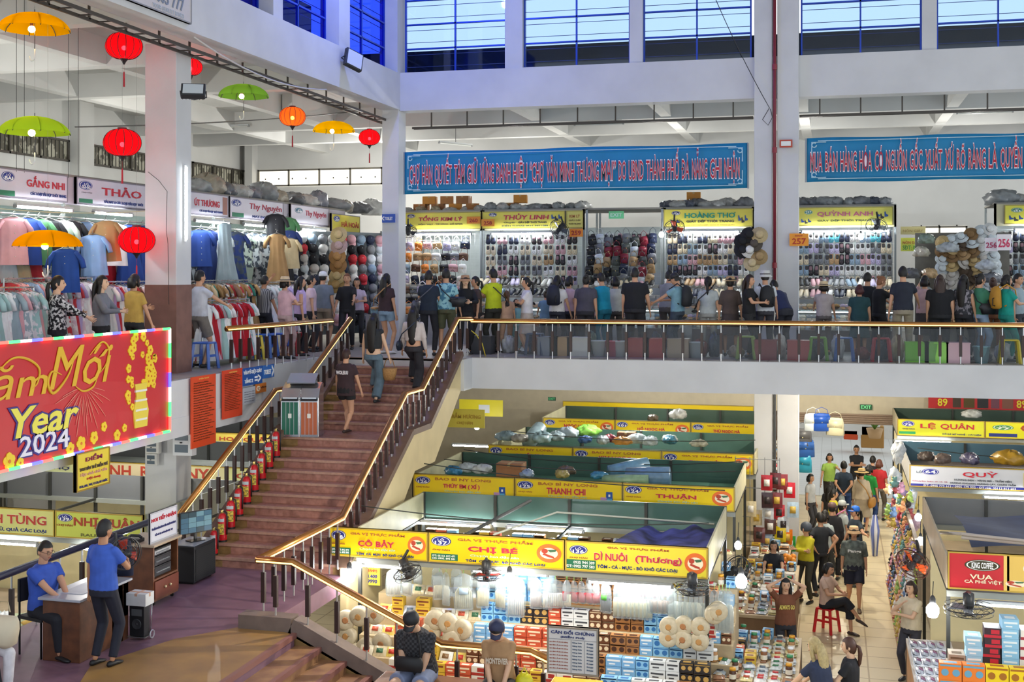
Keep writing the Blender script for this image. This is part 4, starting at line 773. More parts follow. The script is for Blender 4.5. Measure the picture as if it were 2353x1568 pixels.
# ================= people
def remesh(mb,vox,sm=3):
    me=mb.mesh('t',[]); o=bpy.data.objects.new('t',me); C.objects.link(o)
    r=o.modifiers.new('r','REMESH'); r.mode='VOXEL'; r.voxel_size=vox; r.adaptivity=0
    q=o.modifiers.new('s','SMOOTH'); q.factor=.6; q.iterations=sm
    dg=bpy.context.evaluated_depsgraph_get(); e=o.evaluated_get(dg); m2=bpy.data.meshes.new_from_object(e); n=len(m2.vertices)
    a=np.empty(n*3,'f'); m2.vertices.foreach_get('co',a); f=[tuple(p.vertices) for p in m2.polygons]
    bpy.data.objects.remove(o); bpy.data.meshes.remove(me); bpy.data.meshes.remove(m2)
    return a.reshape(-1,3).tolist(),f
def cap(m,a,b,r0,r1,n=10):
    a,b=Vector(a),Vector(b); d=b-a; L=d.length
    if L<1e-5: m.ell(a,r0,n,7); return
    d/=L; m.tube([a-d*r0*.8,a-d*r0*.4,a,a+(b-a)*.5,b,b+d*r1*.4,b+d*r1*.8],[r0*.45,r0*.88,r0,(r0+r1)/2*1.02,r1,r1*.88,r1*.45],n)
def ik(a,b,l1,l2,pole):
    a,b=Vector(a),Vector(b); d=b-a; L=min(d.length,(l1+l2)*.998); d=d.normalized(); x=(l1*l1-l2*l2+L*L)/(2*L); h=math.sqrt(max(0,l1*l1-x*x))
    p=Vector(pole); p=p-d*p.dot(d); p=p.normalized() if p.length>1e-5 else Vector((0,0,-1))
    return a+d*x+p*h, a+d*L
ARM={'down':((.25,-.04,.80),(0.3,.6,0)),'loose':((.27,-.14,.86),(.5,.8,0)),'phone':((.07,-.34,1.14),(.8,.3,-.6)),'counter':((.2,-.50,1.06),(.7,.3,-.7)),'hip':((.17,.10,.98),(1,.6,0)),
 'head':((.10,-.02,1.67),(1,-.3,.4)),'cross':((-.12,-.22,1.16),(.9,0,-.6)),'reach':((.2,-.62,1.3),(.6,.2,-.8)),'lap':((.05,-.28,.86),(.9,.2,-.1)),'desk':((.02,-.46,.98),(.7,.2,-.6)),'up':((.16,-.42,1.66),(.6,.1,-.9)),
 'back':((.05,.2,.95),(1,.5,0)),'side':((.62,-.1,1.22),(.1,0,-1)),'rail':((.32,-.4,1.0),(.7,.4,-.5)),'chin':((.02,-.26,1.36),(.8,0,-.8))}
SK=['#c99878','#d7ab8b','#b98563','#e0b797']
PEOPLE=[]
def person(label,loc,face=0,h=1.66,shirt='#333333',pants='#222226',hair='#16120f',hs='short',arms=('down','down'),pose='stand',sl='short',legs='long',lean=0,nod=0,turn=0,skin=0,bulk=1.,glasses=False,hat=None,shoes='#2a2a2c',hem=0,shirt2=None,seat=.45,detail=False,low=False,extra=None,logo=None):
    """loc = point on the floor under the hips; face = heading in degrees (0 looks along -Y towards the camera side)"""
    t=thing('person',label,'person',loc,R(face)); k=h/1.7; vox=.0115 if detail else .017
    hipz=.90 if not pose.startswith('sit') else seat+.10; Lm=Matrix.Translation((0,0,hipz))@Matrix.Rotation(R(lean),4,'X')@Matrix.Translation((0,0,-hipz))
    dz=hipz-.90
    T=lambda x,y,z:(Lm@Vector((x,y,z+dz)))*k
    G=lambda x,y,z:Vector((x,y,z))*k
    b=1.0*bulk; skm=M(SK[skin],.55); 
    # joints
    hp=[G(-s*.095,0,hipz-.02) for s in(-1,1)]; ank=[]; kn=[]
    for i,s in enumerate((-1,1)):
        s=-s
        if pose=='stand': f=(s*.11,.02*s,.075); pl=(s*.1,-1,0)
        elif pose=='walk': f=(s*.09,-.22*s,.085+(.05 if s<0 else 0)); pl=(0,-1,0)
        elif pose=='climb': f=(s*.1,-.28,.28) if s>0 else (s*.1,.12,.10); pl=(0,-1,0)
        elif pose=='sit': f=(s*.13,-.44,.08); pl=(s*.25,-1,1.5)
        elif pose=='sitcross': f=(s*.1,-.46,.08) if s>0 else (.12,-.62,.34); pl=(0,-.6,1)
        elif pose=='squat': f=(s*.14,-.1,.08); pl=(s*.3,-1,.6)
        if pose in('sitcross',): hp=[G(-q*.095,0,seat+.08) for q in(-1,1)]
        kk,aa=ik(hp[i],G(*f),.43*k,.42*k,pl); kn.append(kk); ank.append(aa)
    m=MB(); sh=[T(s*.17*b,.0,1.395) for s in(1,-1)]; sh=[T(.155*b,0,1.362),T(-.155*b,0,1.362)]
    hp=[hp[0],hp[1]]
    def torso(m,g,top=1.43,bot=.80):
        sec=[(.86,.12,.075),(.9,.14,.088),(.96,.148,.098),(1.06,.136,.096),(1.18,.148,.106),(1.28,.16,.108),(1.35,.148,.094),(1.405,.1,.072),(1.455,.058,.056)]
        sec=[q for q in sec if q[0]<=top+.001]
        m.tube([T(0,0.0,z) for z,_,_ in sec],[((rx*b+g)*k,(ry*(.6+.4*b)*(b if b>1 else 1)+g)*k) for _,rx,ry in sec],14)
    torso(m,0); nk=T(0,.012,1.43); 
    hm=Matrix.Translation(T(0,.0,1.47))@Matrix.Rotation(R(lean*.55+nod),4,'X')@Matrix.Rotation(R(turn),4,'Z')@Matrix.Scale(k,4)
    hc=hm@Vector((0,-.022,.118)); cap(m,nk,hm@Vector((0,-.005,.05)),.058*k,.055*k)
    el=[];wr=[]
    for i,s in enumerate((1,-1)):
        tg,pl=ARM[arms[i]]; tp=T(tg[0]*s,tg[1],tg[2]) if arms[i] not in('lap','desk') or True else 0
        e,w=ik(sh[i],tp,.275*k,.25*k,(Lm.to_3x3()@Vector((pl[0]*s,pl[1],pl[2])))); el.append(e); wr.append(w)
        cap(m,sh[i],e,.047*k*b,.037*k*b,8); cap(m,e,w,.037*k*b,.025*k,8); 
    for i in(0,1):
        cap(m,hp[i],kn[i],.078*k*b,.052*k*b); cap(m,kn[i],ank[i],.05*k*b,.032*k); ca=kn[i]+(ank[i]-kn[i])*.3; m.ell(ca,(.05*k*b,.052*k*b,.09*k),8,6)
    # palms are part of the same surface
    hf=[]
    for i,s in enumerate((1,-1)):
        d=(wr[i]-el[i]).normalized(); nrm=Vector((-s*1.,0,0)); nrm=(nrm-d*nrm.dot(d)); nrm=nrm.normalized() if nrm.length>.2 else Vector((0,0,-1)); sd=d.cross(nrm)
        hf.append((d,nrm,sd)); c=wr[i]+d*.045*k; mt=Matrix((sd,nrm,d)).transposed(); m.ell(c,(.038*k,.017*k,.055*k),8,7,mt)
    vs,fs=remesh(m,vox); B=MB(); B.add(vs,fs)
    # head
    hd=MB()
    def hv(u,v,g=1.0):
        a=2*math.pi*u; e=math.pi*(v-.5); x=math.cos(e)*math.sin(a); y=-math.cos(e)*math.cos(a); z=math.sin(e)
        zz=z*.118; fr=max(0,-y); w=.076-(.020*max(0,-z-.1)) ; yy=y*(.095 if y>0 else .09)
        if z<-.2: yy+=.012*(-z-.2) if y>0 else 0
        if y<0:
            nose=math.exp(-((x/.16)**2))*math.exp(-((z+.12)/.2)**2)*.024; brow=math.exp(-((z-.16)/.12)**2)*.004; eye=-math.exp(-(((abs(x)-.42)/.2)**2))*math.exp(-((z-.03)/.1)**2)*.008; chin=math.exp(-((z+.8)/.2)**2)*.010; lip=math.exp(-((x/.3)**2))*math.exp(-((z+.46)/.09)**2)*.006
            yy-=nose+brow+eye+chin+lip
        return Vector((x*w*(1 if z>-.3 else 1-.22*(-z-.3)),yy,zz))*g
    nu,nv=(24,18) if detail else (18,13)
    B.grid(nu,nv,lambda u,v:hm@(hv(u,v)+Vector((0,-.018,.118))))
    for s in(1,-1): B.ell(hm@Vector((s*.077,-.0,.11)),(.012*k,.02*k,.03*k),6,5,Matrix.Rotation(R(turn),3,'Z'))
    B.k=1
    for s in(1,-1): B.ell(hm@Vector((s*.031,-.098,.124)),(.013*k,.007*k,.006*k),6,5,Matrix.Rotation(R(turn),3,'Z')); B.beam(hm@Vector((s*.018,-.106,.145)),hm@Vector((s*.046,-.098,.146)),.006*k,.006*k)
    B.k=2; B.beam(hm@Vector((-.02,-.107,.062)),hm@Vector((.02,-.107,.062)),.008*k,.009*k); B.k=0
    # fingers
    for i,s in enumerate((1,-1)):
        d,nrm,sd=hf[i]; base=wr[i]+d*.07*k; cr=.45 if arms[i] in('down','loose') else .9
        for j,L in enumerate((.062,.07,.066,.052)):
            o=base+sd*(j-1.5)*.018*k*s; dd=(d+sd*(j-1.5)*.08*s).normalized(); p1=o+dd*L*.45*k; d2=(dd*math.cos(cr*.6)+nrm*math.sin(cr*.6)); p2=p1+d2*L*.35*k; d3=(dd*math.cos(cr*1.2)+nrm*math.sin(cr*1.2)); p3=p2+d3*L*.3*k
            B.tube([o-dd*.02*k,o+dd*.004,p1,p2,p3],[.0085*k,.009*k,.0085*k,.0078*k,.005*k],5)
        th=wr[i]+d*.03*k-sd*.03*k*s; td=(d*.7-sd*.6*s+nrm*.4).normalized(); B.tube([th+sd*.01*s,th+td*.03*k,th+td*.055*k+nrm*.004],[.012*k,.0105*k,.007*k],5)
    B.ob('body',[skm,M('#1d1512'),M('#a85a50')],t,True)
    # trousers, skirt or shorts
    if legs:
        m=MB(); g=.016
        m.tube([T(0,0,.99+hem) if pose!='sit' else T(0,0,.97),T(0,0,.9),G(0,0,hipz-.07)],[((.15*b+g)*k,(.1*b+g)*k),((.17*b+g)*k,(.124*b+g)*k),((.165*b+g)*k,(.125*b+g)*k)],14)
        wide=1.35 if legs=='wide' else 1.
        for i in(0,1):
            if legs in('long','wide'): 
                cap(m,hp[i],kn[i],.092*k*b,.068*k*b*wide); end=kn[i]+(ank[i]-kn[i])*.93; m.tube([kn[i]+(hp[i]-kn[i])*.06,kn[i],end],[.06*k*b,.068*k*b*wide,.052*k*wide*wide],10)
            elif legs=='shorts': e=hp[i]+(kn[i]-hp[i])*.82; m.tube([hp[i]+(hp[i]-kn[i])*.1,hp[i],e],[.06*k,.097*k*b,.092*k*b],12)
            elif legs=='brief': e=hp[i]+(kn[i]-hp[i])*.4; m.tube([hp[i]+(hp[i]-kn[i])*.1,hp[i],e],[.06*k,.097*k*b,.1*k*b],12)
            elif legs=='half': e=kn[i]+(ank[i]-kn[i])*.45; cap(m,hp[i],kn[i],.095*k*b,.08*k); m.tube([kn[i],e],[.078*k,.088*k],12)
            elif legs=='skirt': pass
        if legs=='skirt': m.tube([T(0,0,.95),T(0,0,.86),G(0,.0,.45)],[(.16*k,.11*k),(.185*k,.14*k),(.25*k,.2*k)],18)
        vs,fs=remesh(m,vox,2); Q=MB(); Q.add(vs,fs); Q.ob('trousers' if legs in('long','wide') else ('skirt' if legs=='skirt' else 'shorts'),M(pants,.8,noise=.25,scale=9),t,True)
    # shirt
    m=MB(); g=.02; sec=[(.90-hem,.172,.122),(.98,.166,.118),(1.08,.15,.112),(1.2,.158,.116),(1.28,.168,.116),(1.345,.156,.102),(1.395,.118,.084),(1.43,.075,.064)]
    if hem<0: sec=[(.98-hem,.15,.105)]+[q for q in sec if q[0]>1.0-hem]
    m.tube([T(0,0,z) for z,_,_ in sec],[((rx*b+g*.9)*k,(ry*b+g*.8)*k) for _,rx,ry in sec],16)
    for i in(0,1):
        if sl=='none': m.ell(sh[i],.06*k,8,6); continue
        fr={'short':.62,'half':.95}.get(sl,1); e=sh[i]+(el[i]-sh[i])*fr; cap(m,sh[i],sh[i]+(e-sh[i])*.5,.057*k*b,.058*k*b,9); m.tube([sh[i],e],[.055*k*b,.062*k*b],10)
        if sl=='long': m.ell(el[i],.052*k*b,8,6); m.tube([el[i],el[i]+(wr[i]-el[i])*.9],[.05*k*b,.036*k*b],10)
    vs,fs=remesh(m,vox,2); Q=MB(); Q.add(vs,fs); Q.ob('shirt',shirt2 or M(shirt,.85,noise=.22,scale=7),t,True)
    if logo:
        q=MB(); put_text(q,logo[0],-.13,1.22,.26,.05 if len(logo)<4 else .07,0,.03); 
        bk=logo[2]; yb=(.16*b if bk>0 else -.158*b)
        q.v=[tuple(T(v[0]*(-1 if bk>0 else 1),yb+v[1]*(-1 if bk>0 else 1),v[2]+(0 if bk>0 else -.02))) for v in q.v]; q.ob('shirt_lettering',M(logo[1]),t)
    # shoes
    for i in(0,1):
        a=ank[i]; q=MB(); kd=(kn[i]-ank[i]).normalized(); fz=a.z-.04*k; fw=Vector((0,-1,0)) if pose!='sitcross' or i==0 else Vector((.2,-.8,-.35)).normalized()
        q.tube([a-fw*.075*k+Vector((0,0,-.05*k)),a-fw*.05*k+Vector((0,0,-.04*k)),a+fw*.05*k+Vector((0,0,-.042*k)),a+fw*.13*k+Vector((0,0,-.055*k)),a+fw*.175*k+Vector((0,0,-.062*k))],[(.02*k,.018*k),(.036*k,.035*k),(.042*k,.03*k),(.046*k,.02*k),(.02*k,.01*k)],10)
        q.ob('shoe',M(shoes,.5),t,True)
    # hair
    hr=MB(); hm2=lambda p:hm@(p+Vector((0,-.018,.118)))
    if hs!='bald':
        lo={'short':.40,'buzz':.5}.get(hs,.30)
        def hg(u,v):
            c=math.cos(2*math.pi*u); vv=(.66 if c>.35 else (lo+.14*(c>-.1) if c>-.35 else lo-.06)); e=vv+(1-vv)*v; g=1.10 if hs!='buzz' else 1.05
            p=hv(u,e,1); n=p.normalized(); return hm2(p+n*(.012 if hs!='buzz' else .006)+Vector((0,.004 if c<0 else 0,.006*v)))
        hr.grid(28,9,hg)
        if hs in('long','wavy','verylong'):
            Ld={'long':.36,'wavy':.34,'verylong':.48}[hs]
            pts=[(0,.06,.16),(0,.085,.08),(0,.1,-.02),(0,.105,-Ld*.5),(0,.095,-Ld+.02),(0,.09,-Ld-.03)]
            hr.tube([hm@Vector(p) for p in pts],[(.062*k,.04*k),(.085*k,.05*k),(.1*k,.045*k),(.105*k if hs=='wavy' else .09*k,.035*k),(.07*k,.03*k),(.03*k,.015*k)],10)
            for s in(1,-1): hr.tube([hm@Vector((s*.07,.0,.15)),hm@Vector((s*.086,-.01,.06)),hm@Vector((s*.088,.01,-.04)),hm@Vector((s*.09,.02,-Ld*.6))],[.022*k,.03*k,.03*k,.012*k],7)
        elif hs=='bob':
            hr.tube([hm@Vector((0,.05,.17)),hm@Vector((0,.06,.08)),hm@Vector((0,.055,.01))],[(.07*k,.05*k),(.09*k,.055*k),(.08*k,.045*k)],10)
            for s in(1,-1): hr.tube([hm@Vector((s*.072,-.005,.16)),hm@Vector((s*.086,-.015,.08)),hm@Vector((s*.08,-.02,.03))],[.02*k,.028*k,.02*k],7)
        elif hs=='pony':
            hr.tube([hm@Vector((0,.08,.14)),hm@Vector((0,.125,.12)),hm@Vector((0,.14,.03)),hm@Vector((0,.13,-.1)),hm@Vector((0,.12,-.16))],[.02*k,.026*k,.032*k,.024*k,.006*k],8)
        elif hs=='bun': hr.ell(hm@Vector((0,.085,.19)),(.04*k,.04*k,.035*k),10,7)
        hr.ob('hair',M(hair,.55,noise=.3,scale=30),t,True)
    if glasses:
        q=MB()
        for s in(1,-1): q.tube([hm@Vector((s*.034+.024*math.cos(a),-.118,.122+.018*math.sin(a))) for a in np.linspace(0,6.283,13)[:-1]],.0022*k,4,True); q.tube([hm@Vector((s*.058,-.115,.125)),hm@Vector((s*.08,-.01,.125))],.002*k,4)
        q.tube([hm@Vector((-.012,-.12,.124)),hm@Vector((.012,-.12,.124))],.002*k,4); q.ob('glasses',M('#17181a',.3),t)
    if hat:
        kind,hc_=hat; ht=MB(); base=.165
        if kind=='cap':
            ht.lathe([(.092,-.01),(.096,.02),(.09,.06),(.065,.09),(.02,.105),(.001,.107)],16,(0,0,0),hm@Matrix.Translation((0,.0,base-.012)))
            ht.add([hm@Vector((x,y,base-.012-.012*abs(x)/.07)) for x,y in((-.07,-.07),(-.055,-.15),(0,-.175),(.055,-.15),(.07,-.07))]+[hm@Vector((x,y,base-.0-.012*abs(x)/.07)) for x,y in((-.07,-.07),(-.055,-.15),(0,-.175),(.055,-.15),(.07,-.07))],[(4,3,2,1,0),(5,6,7,8,9),(0,1,6,5),(1,2,7,6),(2,3,8,7),(3,4,9,8)])
        elif kind=='backcap': ht.lathe([(.094,-.02),(.097,.02),(.09,.06),(.065,.09),(.02,.105),(.001,.107)],16,(0,0,0),hm@Matrix.Translation((0,.0,base-.012)))
        elif kind=='bucket': ht.lathe([(.15,-.05),(.152,-.045),(.1,.0),(.092,.06),(.085,.085),(.001,.09)],18,(0,0,0),hm@Matrix.Translation((0,0,base)))
        elif kind=='straw': ht.lathe([(.19,-.02),(.19,-.012),(.1,.0),(.094,.06),(.08,.085),(.001,.09)],20,(0,0,0),hm@Matrix.Translation((0,0,base)))
        elif kind=='helmet': ht.lathe([(.115,-.06),(.125,-.02),(.12,.05),(.09,.1),(.04,.125),(.001,.13)],18,(0,0,0),hm@Matrix.Translation((0,.01,base-.03)))
        ht.ob('hat',M(hc_,.6,noise=.15,scale=20),t,True)
        if kind in('bucket','straw'): MB().tube([hm@Vector((.096*math.cos(a),.096*math.sin(a),base+.012)) for a in np.linspace(0,2*math.pi,17)[:-1]],.010*k,5,True).ob('hat_band',M('#3a3230'),t)
    PEOPLE.append(t); t['_w']=[tuple(t.matrix_basis@Vector(w)) for w in wr]; del t['_w']
    mw=Matrix.Translation(t.location)@Matrix.Rotation(R(face),4,'Z')
    return t,[mw@w for w in wr],[mw@s for s in sh],mw@T(0,.1,1.2),mw@T(0,-.1,1.2),mw
def up(px_,Y,**k):  # standing on the gallery at image column px_ and depth Y
    x=at(px_,700,y=Y).x; return (x,Y,ZU+.012)
def strap_bag(label,mw,side,col,size=(.26,.1,.2),z=.92,back=False,cat='bag',sc=1.):
    "bag worn across the body or on the shoulder: a bag with its strap, a thing of its own"
    s=side; c=Vector((s*.27,.02 if not back else .17,z)); t=thing('shoulder_bag',label,cat,mw@c,mw.to_euler().z)
    m=MB(); m.tube([(-size[0]/2,0,-.02),(-size[0]/2*.9,0,0),(size[0]/2*.9,0,0),(size[0]/2,0,-.02)],[(size[1]*.2,size[2]*.3),(size[1]/2,size[2]/2),(size[1]/2,size[2]/2),(size[1]*.2,size[2]*.3)],10)
    m.v=[(y_,x_,z_) for x_,y_,z_ in m.v] if not back else m.v
    m.ob('bag_body',M(col,.5,noise=.2),t,True)
    MB().tube([Vector((0,-size[0]*.3,size[2]*.35)),Vector((-s*.1,-.16,1.15-z)),Vector((-s*.3,-.13,1.33-z)),Vector((-s*.40,-.02,1.46-z)),Vector((-s*.33,.12,1.36-z)),Vector((-s*.1,.17,1.15-z)),Vector((0,size[0]*.3,size[2]*.35))],.012,5).ob('strap',M(col,.6),t,True)
    return t
def backpack(label,mw,col,k=1.):
    t=thing('backpack',label,'backpack',mw@Vector((0,.2,1.0)),mw.to_euler().z)
    MB().tube([(0,.0,.0),(0,0,.03),(0,.02,.2),(0,.0,.38),(0,-.02,.43)],[(.1,.05),(.15,.09),(.16,.1),(.13,.075),(.05,.03)],12).ob('bag_body',M(col,.7,noise=.25),t,True)
    MB().tube([(-.1,.07,.06),(-.1,.12,.07),(-.1,.12,.2),(-.1,.08,.21)],.01,4).ob('pocket_seam',M('#111111'),t)
    for s in(-1,1): MB().tube([(s*.1,-.02,.38),(s*.12,-.15,.47),(s*.12,-.32,.36),(s*.13,-.34,.2),(s*.13,-.1,.05)],.014,5).ob('strap',M(col,.7),t,True)
    return t
P=person
# --- crowd on the far side of the gallery, left to right
G_=[ # px, Y, face, h, kwargs, label
 (458,19.6,150,1.72,dict(shirt='#c9cbd6',pants='#77706a',legs='shorts',arms=('down','counter')),'man in a pale grey t-shirt and shorts seen from behind, right beside the near pillar'),
 (607,22.9,165,1.62,dict(shirt='#2c2c34',pants='#20242e',arms=('up','loose'),skin=2,shirt2=M('#34343c',.8,h2='#9a9a9a',scale=9,kind='stripe')),'man in dark striped shirt raising one arm to the hanging clothes'),
 (655,22.0,150,1.6,dict(shirt='#d9aeb8',pants='#c3a5a5',arms=('phone','phone'),hat=('straw','#d9bf95'),hs='bob'),'woman in pink blouse with a wide straw hat behind the left railing'),
 (690,22.9,120,1.6,dict(shirt='#c7aede',pants='#22222a',sl='none',hs='long'),'woman in a lilac sleeveless top with long black hair behind the left railing'),
 (714,24.2,120,1.62,dict(shirt='#d8bcc6',pants='#2a2a30',hs='pony',sl='short'),'woman in a pale flowered blouse with tied hair right of the lilac top'),
 (742,24.8,175,1.7,dict(shirt='#6f7884',pants='#8a7a68',hat=('cap','#e8e8ea'),bulk=1.15,legs='shorts'),'heavy man in a grey polo shirt and white cap near the stair head'),
 (798,25.0,15,1.66,dict(shirt='#17171b',pants='#1c1c22',hair='#7a4a2c',hs='short',arms=('counter','loose'),sl='half'),'young seller with reddish hair in a black shirt facing the camera'),
 (820,25.9,20,1.56,dict(shirt='#c9b8c4',pants='#222226',hs='bob',arms=('phone','phone')),'woman seller half hidden beside the red-haired seller'),
 (887,23.9,160,1.66,dict(shirt='#3c2a30',pants='#86a0b6',legs='brief',hs='long',arms=('loose','down'),shoes='#e8e6e2'),'woman in maroon top and denim shorts at the stair head, tan shoulder strap'),
 (985,23.6,185,1.72,dict(shirt='#1e2a3c',pants='#20222a',arms=('phone','loose')),'man in a dark navy shirt with grey bag, seen from behind at the stair head'),
 (1025,23.75,190,1.76,dict(shirt='#7fb3bf',pants='#4f5138',legs='shorts',arms=('phone','loose'),shirt2=M('#8fc0c8',.8,h2='#3b6f8a',scale=12,kind='spot'),shoes='#e0e0e0'),'man in a blue flowered shirt and olive shorts beside the right stair rail'),
 (1069,24.2,25,1.62,dict(shirt='#17171c',pants='#17171c',arms=('phone','phone'),hat=('bucket','#b58a66'),hs='long',sl='long',skin=3),'woman in black with a tan bucket hat looking down at the rail corner'),
 (1094,24.6,-60,1.6,dict(shirt='#4a3a36',pants='#2a2628',hs='pony'),'woman in a dark brown dress behind the bucket-hat woman'),
 (1134,24.7,-130,1.76,dict(shirt='#c2cf1e',pants='#2a2a24',arms=('phone','phone')),'tall man in a lime yellow t-shirt with a black sling bag'),
 (1165,24.9,-150,1.3,dict(shirt='#c9a28a',pants='#b08f7a',hs='pony',hair='#5a3a24'),'small girl in a tan top next to the lime t-shirt'),
 (1185,25.2,180,1.12,dict(shirt='#7fb0b8',pants='#88aab0',hs='bob'),'small child in pale teal in front of the counter'),
 (1211,24.6,-70,1.58,dict(shirt='#dcd8dc',pants='#b8aaa0',hs='pony',arms=('cross','cross'),legs='skirt'),'woman in a white t-shirt with a black ponytail, side view'),
 (1280,25.2,170,1.62,dict(shirt='#e0dcdc',pants='#2a2c3a',hs='verylong',arms=('phone','loose')),'woman in a white blouse with very long black hair and dark backpack'),
 (1308,25.9,140,1.6,dict(shirt='#c9a8b0',pants='#2b2b33',hs='bob'),'woman with short wavy hair bending to the counter right of long hair'),
 (1345,25.0,175,1.64,dict(shirt='#4b4854',pants='#2c2a30',hs='bun',bulk=1.15,lean=6),'woman in a grey-purple top with pinned hair seen from behind'),
 (1388,25.3,-130,1.68,dict(shirt='#0f8fb0',pants='#12687f',sl='long',arms=('counter','counter'),lean=8),'man in a bright teal long-sleeved jacket leaning at the counter'),
 (1414,26.0,200,1.6,dict(shirt='#c4c4be',pants='#4a4440',hs='bob',arms=('counter','counter')),'woman in pale grey between the teal jacket and the black t-shirt'),
 (1459,24.8,178,1.78,dict(shirt='#1b1c22',pants='#26262c',bulk=1.22,arms=('down','loose')),'big man in a black t-shirt seen from behind, center of the counter crowd'),
 (1533,26.0,165,1.74,dict(shirt='#8f9096',pants='#55504e',arms=('counter','loose'),lean=10),'man in a grey t-shirt bending towards the shoes left of the backpack'),
 (1557,24.9,-110,1.68,dict(shirt='#7aa3b4',pants='#3a4654',arms=('counter','phone'),hat=('cap','#1f2026'),nod=25),'man in a grey-blue t-shirt, black cap and black backpack'),
 (1627,25.1,180,1.6,dict(shirt='#b9c0c2',pants='#a8a8a4',hs='pony'),'woman in a sheer white top with a black strap, seen from behind'),
 (1678,25.1,182,1.6,dict(shirt='#584a44',pants='#4c403c',legs='skirt',sl='half',hat=('straw','#b8976e'),hs='bun'),'woman in a brown dress and small straw hat seen from behind'),
 (1721,24.7,75,1.64,dict(shirt='#1a1a1c',pants='#222224',hs='wavy',hair='#2c1c16',arms=('phone','phone')),'woman in black with long wavy hair typing on a phone'),
 (1758,25.0,-165,1.72,dict(shirt='#d9dde2',pants='#3f3f46',hat=('bucket','#c9c9c6'),arms=('down','loose')),'man in a white t-shirt and pale bucket hat next to the red pipe foot'),
 (1803,25.7,-145,1.66,dict(shirt='#2b3358',pants='#33343c',lean=38,arms=('counter','counter'),hs='short',bulk=1.1),'person in a navy shirt bent low over the counter right of the bucket hat'),
 (1893,25.9,185,1.5,dict(shirt='#b3a8a8',pants='#6a6262',hat=('straw','#d8c298'),hs='bob',arms=('counter','loose')),'short woman with banded straw hat and mauve shawl'),
 (1975,25.5,180,1.44,dict(shirt='#23474c',pants='#23474c',hs='bob',hair='#4a1f22',legs='skirt',bulk=1.15),'woman with maroon headscarf and dark green dress at the rail'),
 (1993,26.5,160,1.68,dict(shirt='#15171f',pants='#1c1c20'),'man in navy t-shirt half hidden behind the maroon headscarf'),
 (2020,25.9,120,1.62,dict(shirt='#141418',pants='#1d1d22',hs='bun',hair='#8a5a3a',arms=('counter','counter'),nod=20),'woman in black with brown hair looking down, left of the tall man'),
 (2075,24.8,182,1.80,dict(shirt='#232836',pants='#9a8f7a',arms=('down','rail')),'tall man in a dark charcoal t-shirt and khaki trousers seen from behind'),
 (2125,26.0,160,1.62,dict(shirt='#c9a8a4',pants='#4a4440',hs='bob',arms=('up','loose'),legs='skirt'),'woman in pink raising a hand to her head behind the black blouse'),
 (2160,25.0,178,1.64,dict(shirt='#17181d',pants='#1f2024',hs='long',hair='#3a281f',bulk=1.25),'woman in a wide black t-shirt with shoulder-length brown hair'),
 (2214,25.1,150,1.64,dict(shirt='#4a4a50',pants='#26262c',hs='verylong',sl='none',shirt2=M('#33333a',.8,h2='#8a868e',scale=14,kind='spot')),'woman in a dark flowered sleeveless dress with sunglasses on her hair'),
 (2252,25.1,120,1.66,dict(shirt='#3f7f62',pants='#8fa5bd',hs='bun',arms=('down','phone')),'woman in a green t-shirt and pale jeans with a black cross bag'),
 (2282,26.2,170,1.58,dict(shirt='#1b1b1e',pants='#8a5a3a',hs='bun',hair='#4a2f22'),'woman in black top and brown trousers between two green shirts'),
 (2312,24.9,110,1.64,dict(shirt='#12988a',pants='#128074',hs='bob',arms=('loose','phone')),'woman in a turquoise t-shirt carrying a mustard backpack'),
 (2338,25.6,60,1.66,dict(shirt='#9fb0b8',pants='#33363c',hs='short'),'person in pale blue-grey cut by the right picture edge'),
 (1255,25.8,185,1.3,dict(shirt='#6f8fa8',pants='#3a3c44',hs='bun',hair='#3a2a20',arms=('rail','rail')),'child in a grey-blue top leaning arms on the railing'),
]
BAG={}
for px_,Y,fc,h_,kw,lb in G_: BAG[lb[:18]]=P(lb,up(px_,Y),fc,h_,**kw)
def gp(s): return [v for k,v in BAG.items() if s.startswith(k) or k.startswith(s[:18])][0]
for key,fn in (('man in a grey-blue',lambda q:backpack('black backpack on the man in the grey-blue t-shirt',q[5],'#222327')),
 ('woman in a white blouse',lambda q:backpack('dark navy backpack under very long black hair',q[5],'#1d2030')),('woman in a turquoise',lambda q:backpack('mustard backpack on the woman in turquoise',q[5],'#b98526')),
 ('man in a dark navy',lambda q:strap_bag('grey folded bag hanging from the man in dark navy',q[5],1,'#555660',(.3,.12,.26),1.0)),
 ('man in a blue flow',lambda q:strap_bag('black sling bag across the flowered shirt',q[5],-1,'#23262b',(.28,.12,.22),1.1,True)),
 ('tall man in a lime',lambda q:strap_bag('black sling bag on the man in lime yellow',q[5],-1,'#25232b',(.26,.1,.18),1.0)),
 ('woman in maroon to',lambda q:strap_bag('small bag with tan strap on the woman in maroon',q[5],1,'#b58a5a',(.18,.06,.14),.95)),
 ('woman in a green t',lambda q:strap_bag('black cross bag on the woman in green',q[5],-1,'#202024',(.3,.1,.22),1.0)),
 ('woman in a sheer w',lambda q:strap_bag('black thin-strapped bag on the woman in white sheer top',q[5],1,'#1e1e22',(.16,.06,.12),.9)),
 ('man in a white t-s',lambda q:backpack('black backpack on the man in the pale bucket hat',q[5],'#1f2024'))): fn(gp(key))
